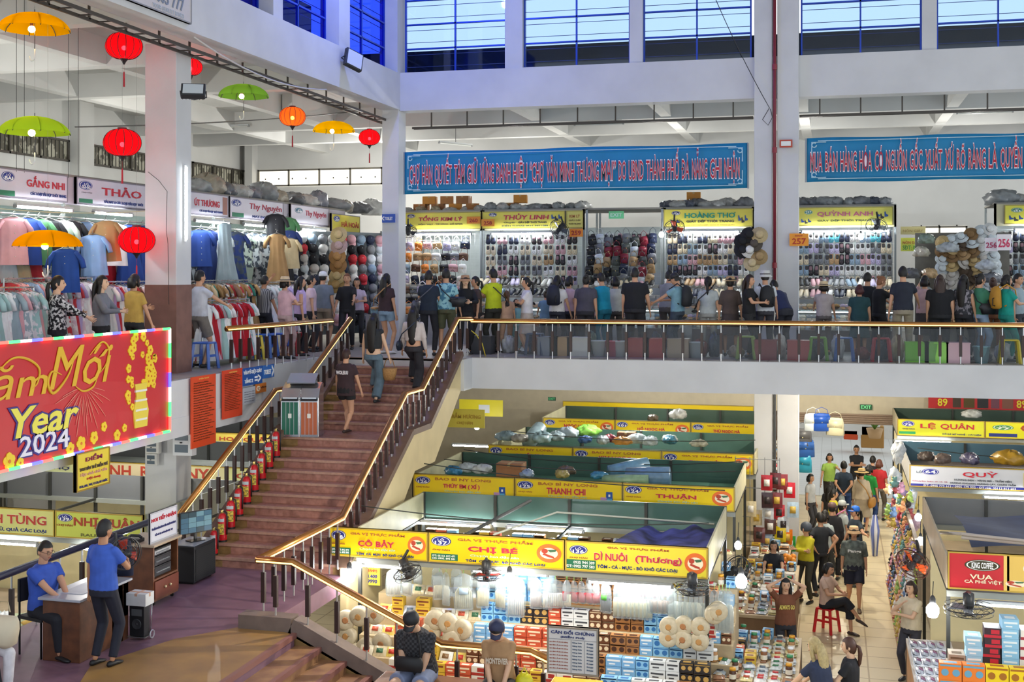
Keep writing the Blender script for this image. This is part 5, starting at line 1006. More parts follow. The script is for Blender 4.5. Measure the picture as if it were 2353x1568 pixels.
# clothes side, left gallery
P('woman with long tied black hair in a black and white print shirt, far left',(-10.85,15.4,ZU+.012),120,1.64,shirt2=M('#17151a',.8,h2='#d8d4d0',scale=26,kind='spot'),hs='pony',arms=('phone','counter'),skin=1,detail=True,sl='long')
P('woman with long loose black hair in a grey top, left of the yellow shirt',(-10.95,16.65,ZU+.012),105,1.64,shirt='#7d8088',hs='verylong',arms=('phone','phone'),sl='long',skin=3,detail=True)
P('person in a mustard t-shirt with backpack straps left of the near pillar',(-11.0,17.65,ZU+.012),165,1.66,shirt='#c4a04e',hs='bob',arms=('phone','loose'))
# on the stairs
sy=lambda n:17.1+TR*n+(.775 if n>=11 else 0); sz=lambda n:ZL+RI*n
q=P('child in a brown t-shirt with white back print and black shorts, climbing the stairs',(at(795,900,y=20.35).x,20.35,ZL+RI*11+.005),175,1.52,shirt='#38262a',pants='#151518',legs='brief',hs='short',pose='walk',arms=('loose','loose'),hair='#3a2018',shoes='#3a2a24',hem=.12,detail=True,bulk=1.05,logo=('WOLEUU','#e8e6e8',1,0))
q=P('woman in a black crop top and wide grey jeans carrying a basket up the stairs',(at(858,800,y=21.45).x,21.45,ZL+RI*14),178,1.68,shirt='#2b2d30',pants='#5f7482',legs='wide',hs='verylong',pose='climb',arms=('loose','loose'),sl='none',hem=-.06,detail=True,skin=3)
bk=q[1][1]; t=thing('woven_basket','tan woven basket bag in the hand of the woman in grey jeans','bag',bk+Vector((0,0,-.42)),0); MB().lathe([(.001,0),(.1,0),(.13,.1),(.15,.22),(.14,.22),(.1,.02)],16).ob('basket',M('#b98a52',.8,noise=.3,scale=40),t,True,solid=.006); MB().tube([(-.12,0,.2),(-.07,0,.36),(0,0,.42),(.07,0,.36),(.12,0,.2)],.008,6).ob('handle',M('#9a6f3c'),t,True)
q=P('woman in a pale cropped shirt and dark trousers climbing the stairs, right',(at(950,800,y=21.85).x,21.85,ZL+RI*15),182,1.66,shirt='#c9bdb8',pants='#2c2a30',legs='wide',hs='verylong',pose='climb',arms=('loose','down'),sl='long',hem=-.06,detail=True)
strap_bag('small dark blue bag at the hip of the woman in the pale cropped shirt',q[5],1,'#1f2a3c',(.2,.08,.2),.92)
# --- landing: guards and seated men
q=P('standing guard in a blue shirt and dark trousers seen from behind',at(238,1530,z=ZL),172,1.68,shirt='#3f63c4',pants='#1d2030',detail=True,hair='#22211f',arms=('down','phone'),shoes='#17181c',turn=-10,skin=2)
gd_=q
t=thing('chair','black metal-legged chair under the seated guard','chair',(at(100,1400,x=-9.15).x,at(100,1400,x=-9.15).y,ZL),R(75))
ch=t; MB().box(-.21,-.21,.43,.21,.21,.47).ob('seat',M('#1d1e22',.5),t,bev=.01); MB().box(-.2,.19,.62,.2,.22,.9).ob('backrest',M('#26242a',.5),t,bev=.01)
for a,b in((-.19,-.19),(.17,-.19),(-.19,.19),(.17,.19)): MB().tube([(a,b,0),(a,b,.43 if b<0 else .9)],.013,6).ob('leg',M('#141518',.4,.4),t)
P('seated guard with glasses in a blue shirt behind the wooden desk',(ch.location.x,ch.location.y,ZL),75,1.68,shirt='#3a5cc0',pants='#1a1c26',pose='sit',arms=('desk','desk'),bulk=1.12,detail=True,hair='#17130f',shoes='#17181c',nod=8,glasses=True)
P('person in white trousers sitting at the lower left edge with a pale bag',(-8.97,11.35,ZL),62,1.62,shirt='#b9bfd0',pants='#dedbe0',pose='sit',arms=('lap','lap'),detail=True,hs='long',shoes='#23283a',sl='long')
bn=thing('bench','wooden bench on the lower platform under the two seated men','bench',(-4.0,13.75,ZL-.75)); MB().box(-1.25,-.22,.4,1.25,.22,.46).ob('seat',M('#7d4c2c',.4,noise=.3,scale=6),bn,bev=.01)
for sx in(-1.1,1.1):
    for sy_ in(-.17,.17): MB().box(sx-.03,sy_-.03,0,sx+.03,sy_+.03,.4).ob('leg',M('#4d3020',.5),bn)
def seated(label,px_,py,**k): q=at(px_,py,y=13.78); return P(label,(q.x,13.78,ZL-.75),pose='sit',detail=True,**k)
q=seated('seated man in a black patterned t-shirt looking into his black bag',966,1430,face=-4,h=1.74,shirt='#1b1b1e',pants='#7f8aa8',legs='shorts',hat=('cap','#202125'),arms=('lap','lap'),bulk=1.2,lean=16,nod=32,skin=1,hs='buzz',shirt2=M('#1b1b1e',.8,h2='#3c3c40',scale=34,kind='check'))
t=thing('waist_bag','black shoulder bag on the lap of the man in black','bag',(q[5]@Vector((0,-.34,.74)))); MB().tube([(-.17,0,0),(-.15,0,0),(.15,0,0),(.17,0,0)],[(.02,.04),(.05,.09),(.05,.09),(.02,.04)],12).ob('bag_body',M('#131316',.6),t,True); MB().tube([(.14,0,.06),(.12,.06,.2),(.06,.1,.34)],.014,5).ob('strap',M('#17171a'),t,True)
q=seated('seated man in a tan t-shirt and navy cap looking down at a phone',1150,1450,face=5,h=1.68,shirt='#b08a63',pants='#1a1b20',hat=('cap','#2c3150'),arms=('lap','lap'),lean=14,nod=30,skin=1,hs='short',logo=('MONTEVIER','#d9cbb8',-1,0))
pp=(q[1][0]+q[1][1])/2; t=thing('phone','black phone in the hands of the man in the tan t-shirt','phone',pp+Vector((0,-.08,.0))); MB().box(-.035,-.07,0,.035,.07,.009).ob('case',M('#15161a',.2),t,bev=.003); MB().box(-.03,-.062,.009,.03,.062,.011).ob('screen',M('#2a3a4a',.1),t)
t=thing('yellow_bag','bright yellow plastic bag beside the man in the tan t-shirt','bag',(q[5]@Vector((.3,-.1,.46)))); MB().ell((0,0,.1),(.11,.09,.11),10,8).ob('bag_body',M('#d9cf1c',.4,noise=.2,scale=20),t,True); MB().tube([(-.05,0,.18),(0,0,.27),(.05,0,.18)],.01,5).ob('handle',M('#d9cf1c'),t)
# --- aisle of the hall
def gr(px_,py): q=at(px_,py,z=0); return (q.x,q.y,0)
q=P('woman in a tie-dye dark t-shirt, navy shorts and tan bucket hat walking up the aisle',gr(1962,1400),3,1.60,shirt='#4c5450',pants='#1b1f33',legs='shorts',hs='bob',hat=('bucket','#d9b184'),pose='walk',bulk=1.2,detail=True,shoes='#6a5a4a',shirt2=M('#3e4644',.8,h2='#79827c',scale=8),logo=('Pangs','#e6e8e6',-1,0),sl='half',hem=.08)
P('woman in a beige blouse sitting on the red stool with crossed legs',gr(1900,1452),62,1.6,shirt='#d9b8a2',pants='#1f2129',legs='half',pose='sitcross',hs='bob',arms=('phone','phone'),detail=True,shoes='#3a2c28',nod=14)
P('blonde woman in a navy t-shirt bending over the front stall',(-.08,16.75,0),-125,1.7,shirt='#2b3550',pants='#2a2e3a',hair='#b3a06f',hs='verylong',arms=('counter','counter'),lean=14,detail=True,skin=3)
P('woman with a brown ponytail in a black t-shirt behind the blonde woman',(.24,17.1,0),-100,1.64,shirt='#1e1f24',hs='pony',hair='#4a2c20',detail=True,arms=('phone','loose'),skin=3)
P('seller in a brown printed t-shirt holding both hands on her head',(-.72,20.1,.1),12,1.56,shirt='#7a4a32',pants='#2a2a30',arms=('head','head'),hs='long',detail=True,skin=1,logo=('ALWAYS GO','#e6d36a',-1,0))
P('seller in a cream t-shirt with short brown hair behind the right-hand stall',(1.24,20.65,0),-35,1.6,shirt='#e0d2b4',pants='#3a3a44',hs='bob',hair='#3a251a',arms=('cross','chin'),detail=True,skin=3)
H_=[ (1778,1245,23.6,0,1.50,dict(shirt='#1d1f26',hs='bob',arms=('counter','counter')),'seller with short black hair peeking over the goods left of the aisle'),
 (1852,1230,25.0,-30,1.58,dict(shirt='#c9bf26',pants='#3a3a30',hat=('helmet','#3f4652'),arms=('cross','cross'),sl='long'),'woman in a yellow jacket wearing a dark motorcycle helmet'),
 (1885,1240,25.6,-150,1.68,dict(shirt='#20242b',pants='#22252e',arms=('hip','hip')),'man in a black t-shirt with hand on hip, seen half from behind'),
 (1912,1220,27.0,170,1.64,dict(shirt='#24242a',pants='#1b1c22',hat=('cap','#6a4f4a'),sl='long'),'person in black with a dark brown cap in the aisle'),
 (1935,1210,27.4,120,1.62,dict(shirt='#b9bfbb',pants='#2a2c34',hat=('cap','#b8bcb8'),hs='pony'),'person in a grey t-shirt and pale cap with a pink bag'),
 (1966,1200,26.6,-60,1.66,dict(shirt='#2f3a46',pants='#24262e',hat=('cap','#1f6fd8'),hs='pony',arms=('side','loose')),'person in a dark print shirt and bright blue cap reaching right'),
 (1908,1180,30.0,160,1.58,dict(shirt='#1f1f24',pants='#2a2a2a',hs='wavy'),'woman in black with wavy hair deeper in the aisle'),
 (1915,1190,29.2,100,1.55,dict(shirt='#d8cc2a',pants='#333333',hs='pony'),'woman in a yellow top turning left in the aisle'),
 (1906,1110,34.6,10,1.6,dict(shirt='#9fc45a',pants='#2a2420',hs='bob',arms=('reach','loose')),'woman in a lime green top holding a hat near the street door'),
 (1939,1120,32.6,178,1.7,dict(shirt='#263648',pants='#2c4a80',arms=('back','back')),'man in a navy shirt and blue trousers seen from behind with a carrier bag'),
 (1968,1075,36.0,5,1.66,dict(shirt='#26282e',pants='#22242a',arms=('cross','cross')),'man in a black t-shirt with folded arms standing in the street doorway'),
 (1980,1120,32.0,160,1.62,dict(shirt='#c9bba4',pants='#a89a84',hat=('straw','#dcb97a'),legs='skirt',sl='long'),'woman in a beige coat and straw hat with a brown shoulder bag'),
 (1997,1115,32.8,150,1.6,dict(shirt='#1f8f3c',pants='#2a4a8a',sl='half',hs='bob'),'woman in a bright green blouse right of the straw hat'),
 (2003,1090,34.0,170,1.66,dict(shirt='#22232a',pants='#2a2a30',lean=18),'man in black bending forward near the street door'),
 (2020,1095,33.8,160,1.6,dict(shirt='#c0282e',pants='#7a7268',hs='bob',hair='#6a3a2a'),'woman in a red blouse at the right side of the street door'),
 (1862,1110,31.6,60,1.5,dict(shirt='#c9cdd0',pants='#3a3a40',hs='bob'),'seller in a white top half hidden by bags left of the street door'),
 (1895,1250,26.2,150,1.62,dict(shirt='#b8c4c4',pants='#44484c',hs='bob'),'person in a pale shirt behind the black t-shirt man')]
for px_,py,Y,fc,h_,kw,lb in H_:
    x=at(px_,py,y=Y).x; q=P(lb,(x,Y,0),fc,h_,**kw)
    if lb.startswith('woman in a beige coat'): strap_bag('brown leather shoulder bag on the woman in the beige coat',q[5],-1,'#b98236',(.34,.12,.26),.8)
    if 'pink bag' in lb: strap_bag('pink bag carried by the person in the pale cap',q[5],1,'#d87ab0',(.24,.1,.2),1.0)
    if 'navy shirt and blue' in lb: tag(MB().ell(q[1][0]+Vector((0,.02,-.28)),(.09,.04,.22),8,8).ob('carrier_bag',M('#b9c8cc',.3),smooth=True),'pale plastic carrier bag behind the man in blue trousers','bag')
# ================= goods: shared small meshes
MC={}
def pm_(key,fn):
    if key not in MC: MC[key]=fn()
    return MC[key]
def item(name,me,label,cat,loc,rot=(0,0,0),sc=None,group=None):
    o=bpy.data.objects.new(name,me); C.objects.link(o); o.location=loc; o.rotation_euler=rot
    if sc: o.scale=(sc,)*3 if not isinstance(sc,tuple) else sc
    return tag(o,label,cat,group)
CN={'#e9e8e4':'white','#e2d3b4':'cream','#202126':'black','#27304a':'navy','#d9a9b0':'pink','#8fa7bb':'grey-blue','#b9966a':'tan','#7d8085':'grey','#c9bfe0':'lilac','#6a4a38':'brown','#58b7c9':'turquoise','#c62f3a':'red','#f0d23a':'yellow','#3f7a4a':'green','#e88a3a':'orange','#3c66b8':'blue','#2b2b30':'dark','#8f2a3a':'maroon','#d7dfe2':'pale grey','#a7cfe0':'pale blue','#8a5a3a':'brown','#cfc9c0':'beige','#555a55':'olive grey'}
def clog(c,s=1):
    def f():
        m=MB(); m.tube([(0,0,-.13),(0,-.005,-.125),(0,-.015,-.08),(0,-.012,0),(0,-.004,.07),(0,0,.12),(0,0,.13)],[(.02,.01),(.038,.02),(.05,.036),(.043,.036),(.038,.026),(.036,.022),(.02,.01)],12)
        m.k=1; m.tube([(0,-.03,.105),(0,-.034,.09),(0,-.042,.03),(0,-.046,0)],[(.012,.004),(.026,.006),(.028,.007),(.018,.004)],10)
        for q in((-.02,-.07),(.02,-.07),(0,-.09),(-.015,-.045),(.015,-.045)): m.ell((q[0],-.05,q[1]),.006,5,4)
        m.k=2; m.tube([(0,.02,-.128),(0,.022,-.06),(0,.022,.06),(0,.02,.128)],[(.03,.01),(.05,.012),(.04,.012),(.025,.01)],10); return m.mesh('clog',[M(c,.5),M('#3a3634' if c!='#202126' else '#8a6a70',.7),M('#e4e0d8',.6)],True)
    return pm_(('clog',c),f)
def sneaker(c):
    def f():
        m=MB(); m.tube([(0,.13,.03),(0,.12,.05),(0,.08,.07),(0,.0,.055),(0,-.07,.035),(0,-.12,.028),(0,-.14,.02)],[(.02,.01),(.034,.04),(.038,.045),(.04,.036),(.045,.028),(.036,.02),(.01,.01)],10)
        m.k=1; m.tube([(0,.135,.012),(0,.06,.012),(0,-.06,.012),(0,-.142,.014)],[(.034,.014),(.04,.015),(.048,.015),(.02,.014)],10); m.k=2
        m.ell((0,.085,.112),(.024,.034,.008),8,4); 
        for i in range(3): m.tube([(-.022,.02-.025*i,.088-.012*i),(.022,.02-.025*i,.088-.012*i)],.004,4)
        return m.mesh('sneaker',[M(c,.5),M('#e8e6e0',.5),M('#55504c',.7)],True)
    return pm_(('sneaker',c),f)
def sandal(c):
    def f():
        m=MB(); m.tube([(0,.13,.01),(0,.06,.01),(0,-.06,.01),(0,-.135,.01)],[(.03,.01),(.036,.011),(.046,.011),(.028,.01)],10); m.k=1
        m.tube([(-.046,-.04,.012),(-.035,-.045,.04),(0,-.05,.05),(.035,-.045,.04),(.046,-.04,.012)],[(.012,.004),(.024,.004),(.03,.004),(.024,.004),(.012,.004)],8)
        m.tube([(-.036,.05,.012),(0,.02,.052),(.036,.05,.012)],.005,5); return m.mesh('sandal',[M('#b99a78' if c!='#b9966a' else '#3a3230',.6),M(c,.5)],True)
    return pm_(('sandal',c),f)
def cap_(c):
    def f():
        m=MB(); m.lathe([(.09,0),(.094,.03),(.085,.07),(.055,.1),(.001,.11)],14); m.add([(x,y,-.003*abs(x)/.01*.3) for x,y in((-.075,-.05),(-.06,-.13),(0,-.16),(.06,-.13),(.075,-.05))]+[(x,y,.006-.003*abs(x)/.01*.3) for x,y in((-.075,-.05),(-.06,-.13),(0,-.16),(.06,-.13),(.075,-.05))],[(4,3,2,1,0),(5,6,7,8,9),(0,1,6,5),(1,2,7,6),(2,3,8,7),(3,4,9,8)]); m.k=1; m.ell((0,0,.11),.008,6,4); return m.mesh('cap',[M(c,.8,noise=.1,scale=30),M('#dddddd')],True)
    return pm_(('cap',c),f)
def shat(c):
    def f():
        m=MB(); m.lathe([(.2,-.012),(.2,-.004),(.1,.0),(.094,.07),(.08,.09),(.001,.095)],18); m.k=1; m.lathe([(.1,.006),(.1,.03)],18,close=False); return m.mesh('sun_hat',[M(c,.85,noise=.25,scale=60),M('#4a3a30',.8)],True)
    return pm_(('shat',c),f)
def handbag(c,w=.26,h=.18):
    def f():
        m=MB(); m.tube([(0,0,-h),(0,0,-h*.97),(0,0,-h*.3),(0,0,-.02),(0,0,0)],[(w*.3,.03),(w*.5,.055),(w*.48,.05),(w*.42,.03),(w*.2,.01)],12); m.k=1
        m.add([(x*w,y,z*h) for y in(-.058,-.05) for x,z in((-.45,-.12),(.45,-.12),(.4,-.55),(-.4,-.55))],[(0,1,2,3),(7,6,5,4),(0,4,5,1),(1,5,6,2),(2,6,7,3),(3,7,4,0)]); m.k=2; m.ell((0,-.062,-h*.5),.014,6,4); m.k=1
        m.tube([(-w*.36,0,-.03),(-w*.3,0,.08),(0,0,.14),(w*.3,0,.08),(w*.36,0,-.03)],.007,5); return m.mesh('handbag',[M(c,.45,noise=.1),M(c,.35,noise=.3),M('#d9c48a',.3,.8)],True)
    return pm_(('bag',c,w,h),f)
def sack(c,seed=0):
    def f():
        r=random.Random(seed); m=MB(); ph=[r.random()*6 for _ in range(6)]
        n=26; q=16
        def g(u,v):
            a=2*math.pi*u; e=math.pi*(v-.5); rr=.3*(1+.13*math.sin(3*a+ph[0])*math.cos(e)+.10*math.sin(5*a+4*e+ph[1])+.07*math.sin(9*a-5*e+ph[2])+.05*math.sin(15*a+7*e+ph[3])); return Vector((rr*1.35*math.cos(e)*math.cos(a),rr*.9*math.cos(e)*math.sin(a),max(-.16,rr*.75*math.sin(e))+.16))
        m.grid(n,q,g); return m.mesh('sack',[M(c,.3,noise=.35,scale=6)],True)
    return pm_(('sack',c,seed),f)
def carton(c,w=.4,d=.3,h=.25,tape='#b59a6a'):
    def f():
        m=MB(); m.box(-w/2,-d/2,0,w/2,d/2,h); m.k=1; m.box(-w/2-.002,-.025,h*.7,w/2+.002,.025,h+.003); m.box(-.025,-d/2-.002,h*.8,.025,d/2+.002,h+.002); return m.mesh('carton',[M(c,.8,noise=.15,scale=4),M(tape,.5)])
    return pm_(('carton',c,w,d,h),f)
# ================= gallery stall frames
def gstall(label,x0,x1,panel_col='#cfd8d6'):  # plain pale colour for the back panel
    t=thing('shoe_stall',label,'market stall',((x0+x1)/2,30.05,ZU)); w=(x1-x0)/2
    for x in(-w,w-.05):
        for y in(0,1.8): MB().box(x,y,0,x+.05,y+.05,3.3).ob('post',M('#9aa0a0',.5,.3),t)
    (MB().box(-w,0,2.78,w,.05,3.28).ob('head_panel',M('#c8c2a0',.6),t) if 'bay' not in label else None); MB().box(-w,1.85,0,w,1.9,2.9).ob('back_panel',M(panel_col,.6,noise=.1),t)
    MB().box(-w,.0,3.28,w,1.9,3.32).ob('roof_board',M('#8f8c84',.7),t)
    m=MB(); n=int(2*w/.12)
    for i in range(n+1): x=-w+.05+(2*w-.1)*i/n; m.box(x-.003,-.06,1.45,x+.003,-.054,2.7)
    for k in range(9): z=1.45+k*.155; m.box(-w+.05,-.066,z,w-.05,-.06,z+.006)
    m.ob('wire_grid',M('#dfe6e6',.4,.4),t)
    for j in range(4): MB().box(-w,-1.0-.5*j+.15,0 if j==3 else 1.38-.24*j-.05,w,-.5-.5*j+.12,1.4-.24*j).ob('display_step',M('#a9a7a2',.5,noise=.15),t)
    return t
XQ=lambda p,Y=30.:at(p,500,y=Y).x
STL_=[(XQ(915),XQ(1106),'hat-and-bag stall next to the corner pillar with hanging handbags'),(XQ(1108),XQ(1342),'shoe stall with trainers and orange number plates'),(XQ(1345),XQ(1523),'dark shoe stall bay under the small green exit sign'),(XQ(1525),XQ(1732),'shoe stall beneath green capitals left of the pillars'),(XQ(1800),XQ(2060),'shoe stall with even rows of clogs right of the pillars'),(XQ(2285),XQ(2450),'shoe stall cut off by the right picture edge')]
for a,b,l in STL_: gstall(l,a,b)
gr_=random.Random(11)
PAL=['#e9e8e4','#e2d3b4','#202126','#27304a','#d9a9b0','#8fa7bb','#b9966a','#7d8085','#c9bfe0','#e9e8e4','#e2d3b4','#202126']
STN={1:'trainer stall',3:'green-lettered stall',4:'clog stall right of the pillars',5:'stall at the right edge',2:'dark bay'}
for si,rows,cols in((1,5,8),(3,5,8),(4,6,10),(5,5,5),(2,3,5)):
    a,b,_=STL_[si]
    for r in range(rows):
        for c in range(cols):
            col=PAL[gr_.randrange(len(PAL))] if r else (['#58b7c9','#27304a','#e9e8e4','#8fa7bb'][c%4] if si==4 else PAL[gr_.randrange(5)])
            x=a+.12+(b-a-.24)*(c+.5)/cols; z=7.42-.262*r
            for s in(-1,1): item('clog',clog(col),'%s %s clog, %s row from top, %s pair, %s'%(CN[col],'left' if s<0 else 'right',ORD[r],ORD[c],STN[si]),'shoe',(x+s*.068,29.86,z+gr_.uniform(-.01,.01)),(gr_.uniform(-.1,.1),gr_.uniform(-.06,.06),gr_.uniform(-.2,.2)),(1.35,1.2,.96),'clogs hanging on the shoe stall grids')
k=0
for si in(1,2,3,4,5):
    a,b,_=STL_[si]
    for j in range(4):
        n=int((b-a)/(.27 if j<2 else .25)); 
        for c in range(n):
            col=PAL[gr_.randrange(len(PAL))]; x=a+.1+(b-a-.2)*(c+.5)/n; y=29.3-.5*j; z=ZU+1.4-.24*j
            for s in(-1,1):
                me=sneaker(col) if j<2 else sandal(col)
                item('trainer' if j<2 else 'sandal',me,'%s %s %s, %s pair on the %s step, %s'%(CN[col],'left' if s<0 else 'right','trainer' if j<2 else 'sandal',ORD[c],ORD[j],STN[si]),'shoe',(x+s*.06,y,z+.005),(R(14),0,gr_.uniform(-.25,.25)),1.3,'trainers on the upper steps' if j<2 else 'sandals on the lower steps')
# bags
a,b,_=STL_[0]; BP=['#202126','#2b2b30','#7d8085','#8fa7bb','#b9966a','#6a4a38','#d9a9b0','#a7cfe0','#e9e8e4','#27304a','#c9bfe0','#e88a3a']
for r in range(5):
    for c in range(9):
        col=BP[gr_.randrange(len(BP))] if c>1 else '#202126'; w=.2+.06*gr_.random()
        item('handbag',handbag(col,.26,.2) if w<.23 else handbag(col,.22,.24),'%s handbag, %s row from top, %s from the corner pillar'%(CN[col],ORD[r],ORD[c]),'bag',(a-.25+(b-a)*(c+.5)/9,29.85-.12*r,7.38-.29*r),(gr_.uniform(-.1,.1),gr_.uniform(-.12,.12),gr_.uniform(-.3,.3)),None,'handbags in the hat-and-bag stall')
a2,b2,_=STL_[2]
for r in range(5):
    for c in range(8):
        col=['#202126','#2b2b30','#555a55','#8f2a3a','#27304a','#7d8085','#d7dfe2','#b9966a'][gr_.randrange(8)]; item('handbag',handbag(col,.22,.24),'%s bag, %s row from top, %s from the left in the dark bay'%(CN[col],ORD[r],ORD[c]),'bag',(a2+.1+(b2-a2-.2)*(c+.5)/8,29.72-.1*r,7.5-.25*r+.05*math.sin(c*2)),(gr_.uniform(-.1,.1),gr_.uniform(-.2,.2),gr_.uniform(-.5,.5)),1.0,'bags in the dark bay')
for j in range(3):
    for c in range(10):
        col=BP[gr_.randrange(len(BP))]; item('handbag',handbag(col),'%s handbag lying on the %s step, %s from left, hat-and-bag stall'%(CN[col],ORD[j+1],ORD[c]),'bag',(a+.1+(b-a-.1)*(c+.5)/10,28.8-.5*j,ZU+1.16-.24*j+.2),(gr_.uniform(-.35,0),0,gr_.uniform(-.4,.4)),None,'handbags in the hat-and-bag stall')
# hats left of the corner pillar and at the right hat stall
t=thing('hat_rack','tall wire rack full of caps between the clothes and the corner pillar','rack',(-11.7,27.6,ZU),R(62)); 
for x in(-1.5,1.5): MB().box(x,0,0,x+.05,.05,2.75).ob('post',M('#8a8f90',.5,.3),t)
MB().box(-1.5,.05,.2,1.55,.08,2.7).ob('back_panel',M('#6b7478',.7,noise=.2),t)
mw=Matrix.Translation(t.location)@Matrix.Rotation(R(62),4,'Z')
for r in range(9):
    for c in range(10):
        col=['#e9e8e4','#202126','#8fa7bb','#27304a','#d7dfe2','#cfc9c0','#7d8085','#c62f3a','#d9a9b0'][gr_.choice([0,1,2,3,4,5,6,6,1,0,7,8])]
        p=mw@Vector((-1.35+.3*c,-.08-.02*r,2.5-.24*r)); item('cap',cap_(col),'%s cap, %s row from the top, %s from the left on the cap rack'%(CN[col],ORD[r],ORD[c]),'cap',p,(R(60)+gr_.uniform(-.2,.2),gr_.uniform(-.2,.2),R(35)),1.25,'caps on the cap rack')
for i,(px_,py,col) in enumerate(((778,540,'#d8c089'),(779,565,'#c9a9a0'),(775,590,'#b98a50'),(777,610,'#a87a44'),(775,635,'#cdb37c'),(772,655,'#b9965c'),(1745,540,'#c9b48a'),(1733,560,'#5a524a'),(1745,590,'#b09468'),(1722,575,'#e9e8e4'),(1728,605,'#d9c59a'),(1706,555,'#1b1c20'),(1706,575,'#202126'),(1722,540,'#1f1f22'))):
    q=at(px_,py,y=25.9 if i<6 else 26.6); item('sun_hat',shat(col),['pale straw hat on top','pinkish hat under the top straw hat','golden brown straw hat','dark golden straw hat','light straw hat near the bottom','lowest straw hat'][i]+' of the hat column left of the caps' if i<6 else ['wide beige hat highest on','dark grey felt hat on','long tan straw hat low on','white hat on','cream hat lowest on','round black hat on','black hat with logo below the round one on','small black hat left of the beige one on'][i-6]+' the left pillar','hat',q,(R(70),gr_.uniform(-.3,.3),R(10)),1.0 if i<6 else .92)
# right straw-hat column (around pixel 2150-2280)
t=thing('hat_rack','slanting hat stand crowded with straw hats near the 256 cards','rack',(at(2215,700,y=28.6).x,28.9,ZU)); MB().box(-1.0,.15,0,1.0,.2,2.6).ob('back_panel',M('#77736a',.7,noise=.3),t)
for r in range(10):
    for c in range(6):
        px_=2165+22*c+4*r*(0 if c<2 else .6); py=545+20*r-(c-2)*6; q=at(px_,py,y=28.5); col=['#b9966a','#cfb27c','#8a6a44','#cfc9c0','#d7dfe2','#5a4a3a'][gr_.randrange(6)] if c<4 else ['#d7dfe2','#e9e8e4','#cfc9c0'][gr_.randrange(3)]
        item('sun_hat',shat(col),'straw or cloth hat, %s row from the top, %s from the left, slanting hat stand'%(ORD[r],ORD[c]),'hat',q,(R(65)+gr_.uniform(-.4,.3),gr_.uniform(-.5,.5),gr_.uniform(-.5,.5)),.8,'hats on the slanting stand')
for i,(px_,py,c) in enumerate(((2180,580,'#b9bfc0'),(2130,560,'#8a9a8a'),(2118,590,'#d0c9b4'),(2095,640,'#6a6a6a'),(2120,680,'#9aa0a2'),(2135,640,'#cfae80'),(2270,620,'#cfd6d8'),(2280,650,'#7d8085'),(2260,690,'#9aa6a8'))):
    q=at(px_,py,y=28.0); item('plastic_sack',sack(c,i),'plastic bundle %s between the clog stall and the hats'%['pale','greenish','cream','dark','light grey','tan','white','grey','low grey'][i],'bag',q,(0,0,i),.55)
# things on top of the stalls
def top_goods(x0,x1,y,z,seed,place,cols,n,s=.8,carts=0):
    r=random.Random(seed)
    for i in range(n):
        x=x0+(x1-x0)*(i+.5)/n; c=cols[r.randrange(len(cols))]
        item('plastic_sack',sack(c,seed*7+i%5),'lumpy %s plastic sack, %s from the left, on top of %s'%({'#9ea3a6':'grey','#7c7f84':'dark grey','#c4c6c4':'white','#b4a98e':'beige','#5d6474':'slate','#8fb2c4':'pale blue'}.get(c,'coloured'),ORD[i],place),'sack',(x,y+r.uniform(-.1,.2),z-.02),(0,0,r.random()*3),(s*r.uniform(.8,1.25),s,s*r.uniform(.7,1.1)),'plastic sacks on the gallery stalls')
    for i in range(carts):
        x=x0+(x1-x0)*(.22+.1*i); item('cardboard_box',carton(['#b07a48','#c98a3c','#9a6a42'][i%3],.34,.3,.2),'brown cardboard box, %s from the left, on top of %s'%(ORD[i],place),'box',(x,y+.25,z+(.2 if i%2 else 0)),(0,0,r.uniform(-.3,.3)))
GS=['#9ea3a6','#7c7f84','#c4c6c4','#9ea3a6','#b4a98e']
top_goods(STL_[0][0]-.1,STL_[0][1],30.4,ZU+3.31,1,'the hat-and-bag stall',['#c4c6c4','#b4a98e'],6,.45,7)
top_goods(STL_[1][0],STL_[1][1],30.4,ZU+3.31,2,'the trainer stall',['#9ea3a6','#c4c6c4','#7c7f84'],9,.55,2)
top_goods(STL_[3][0],STL_[3][1]-.1,30.4,ZU+3.31,3,'the green-lettered stall',['#5d6474','#7c7f84','#c4c6c4'],9,.6,2)
top_goods(STL_[4][0],STL_[4][1]-.1,30.4,ZU+3.31,4,'the clog stall',['#7c7f84','#9ea3a6','#5d6474'],9,.6)
top_goods(STL_[5][0],STL_[5][1],30.4,ZU+3.31,5,'the right-edge stall',['#c4c6c4','#9ea3a6'],4,.9)
for i in range(14):
    px_=450+31*i; x=-12.6; q=at(px_,440+i*3.4,x=x); c=['#9ea3a6','#a9a292','#7c7f84','#c4c6c4','#8c8f9a'][i%5]
    item('plastic_sack',sack(c,30+i%6),'bulky grey plastic bundle, %s from the pillar, above the clothes stalls'%ORD[i],'sack',(x,q.y,8.2),(0,0,i*1.3),(.85+.3*(i%3==1),.9,.8+.35*(i%4==1)),'plastic bundles above the clothes stalls')
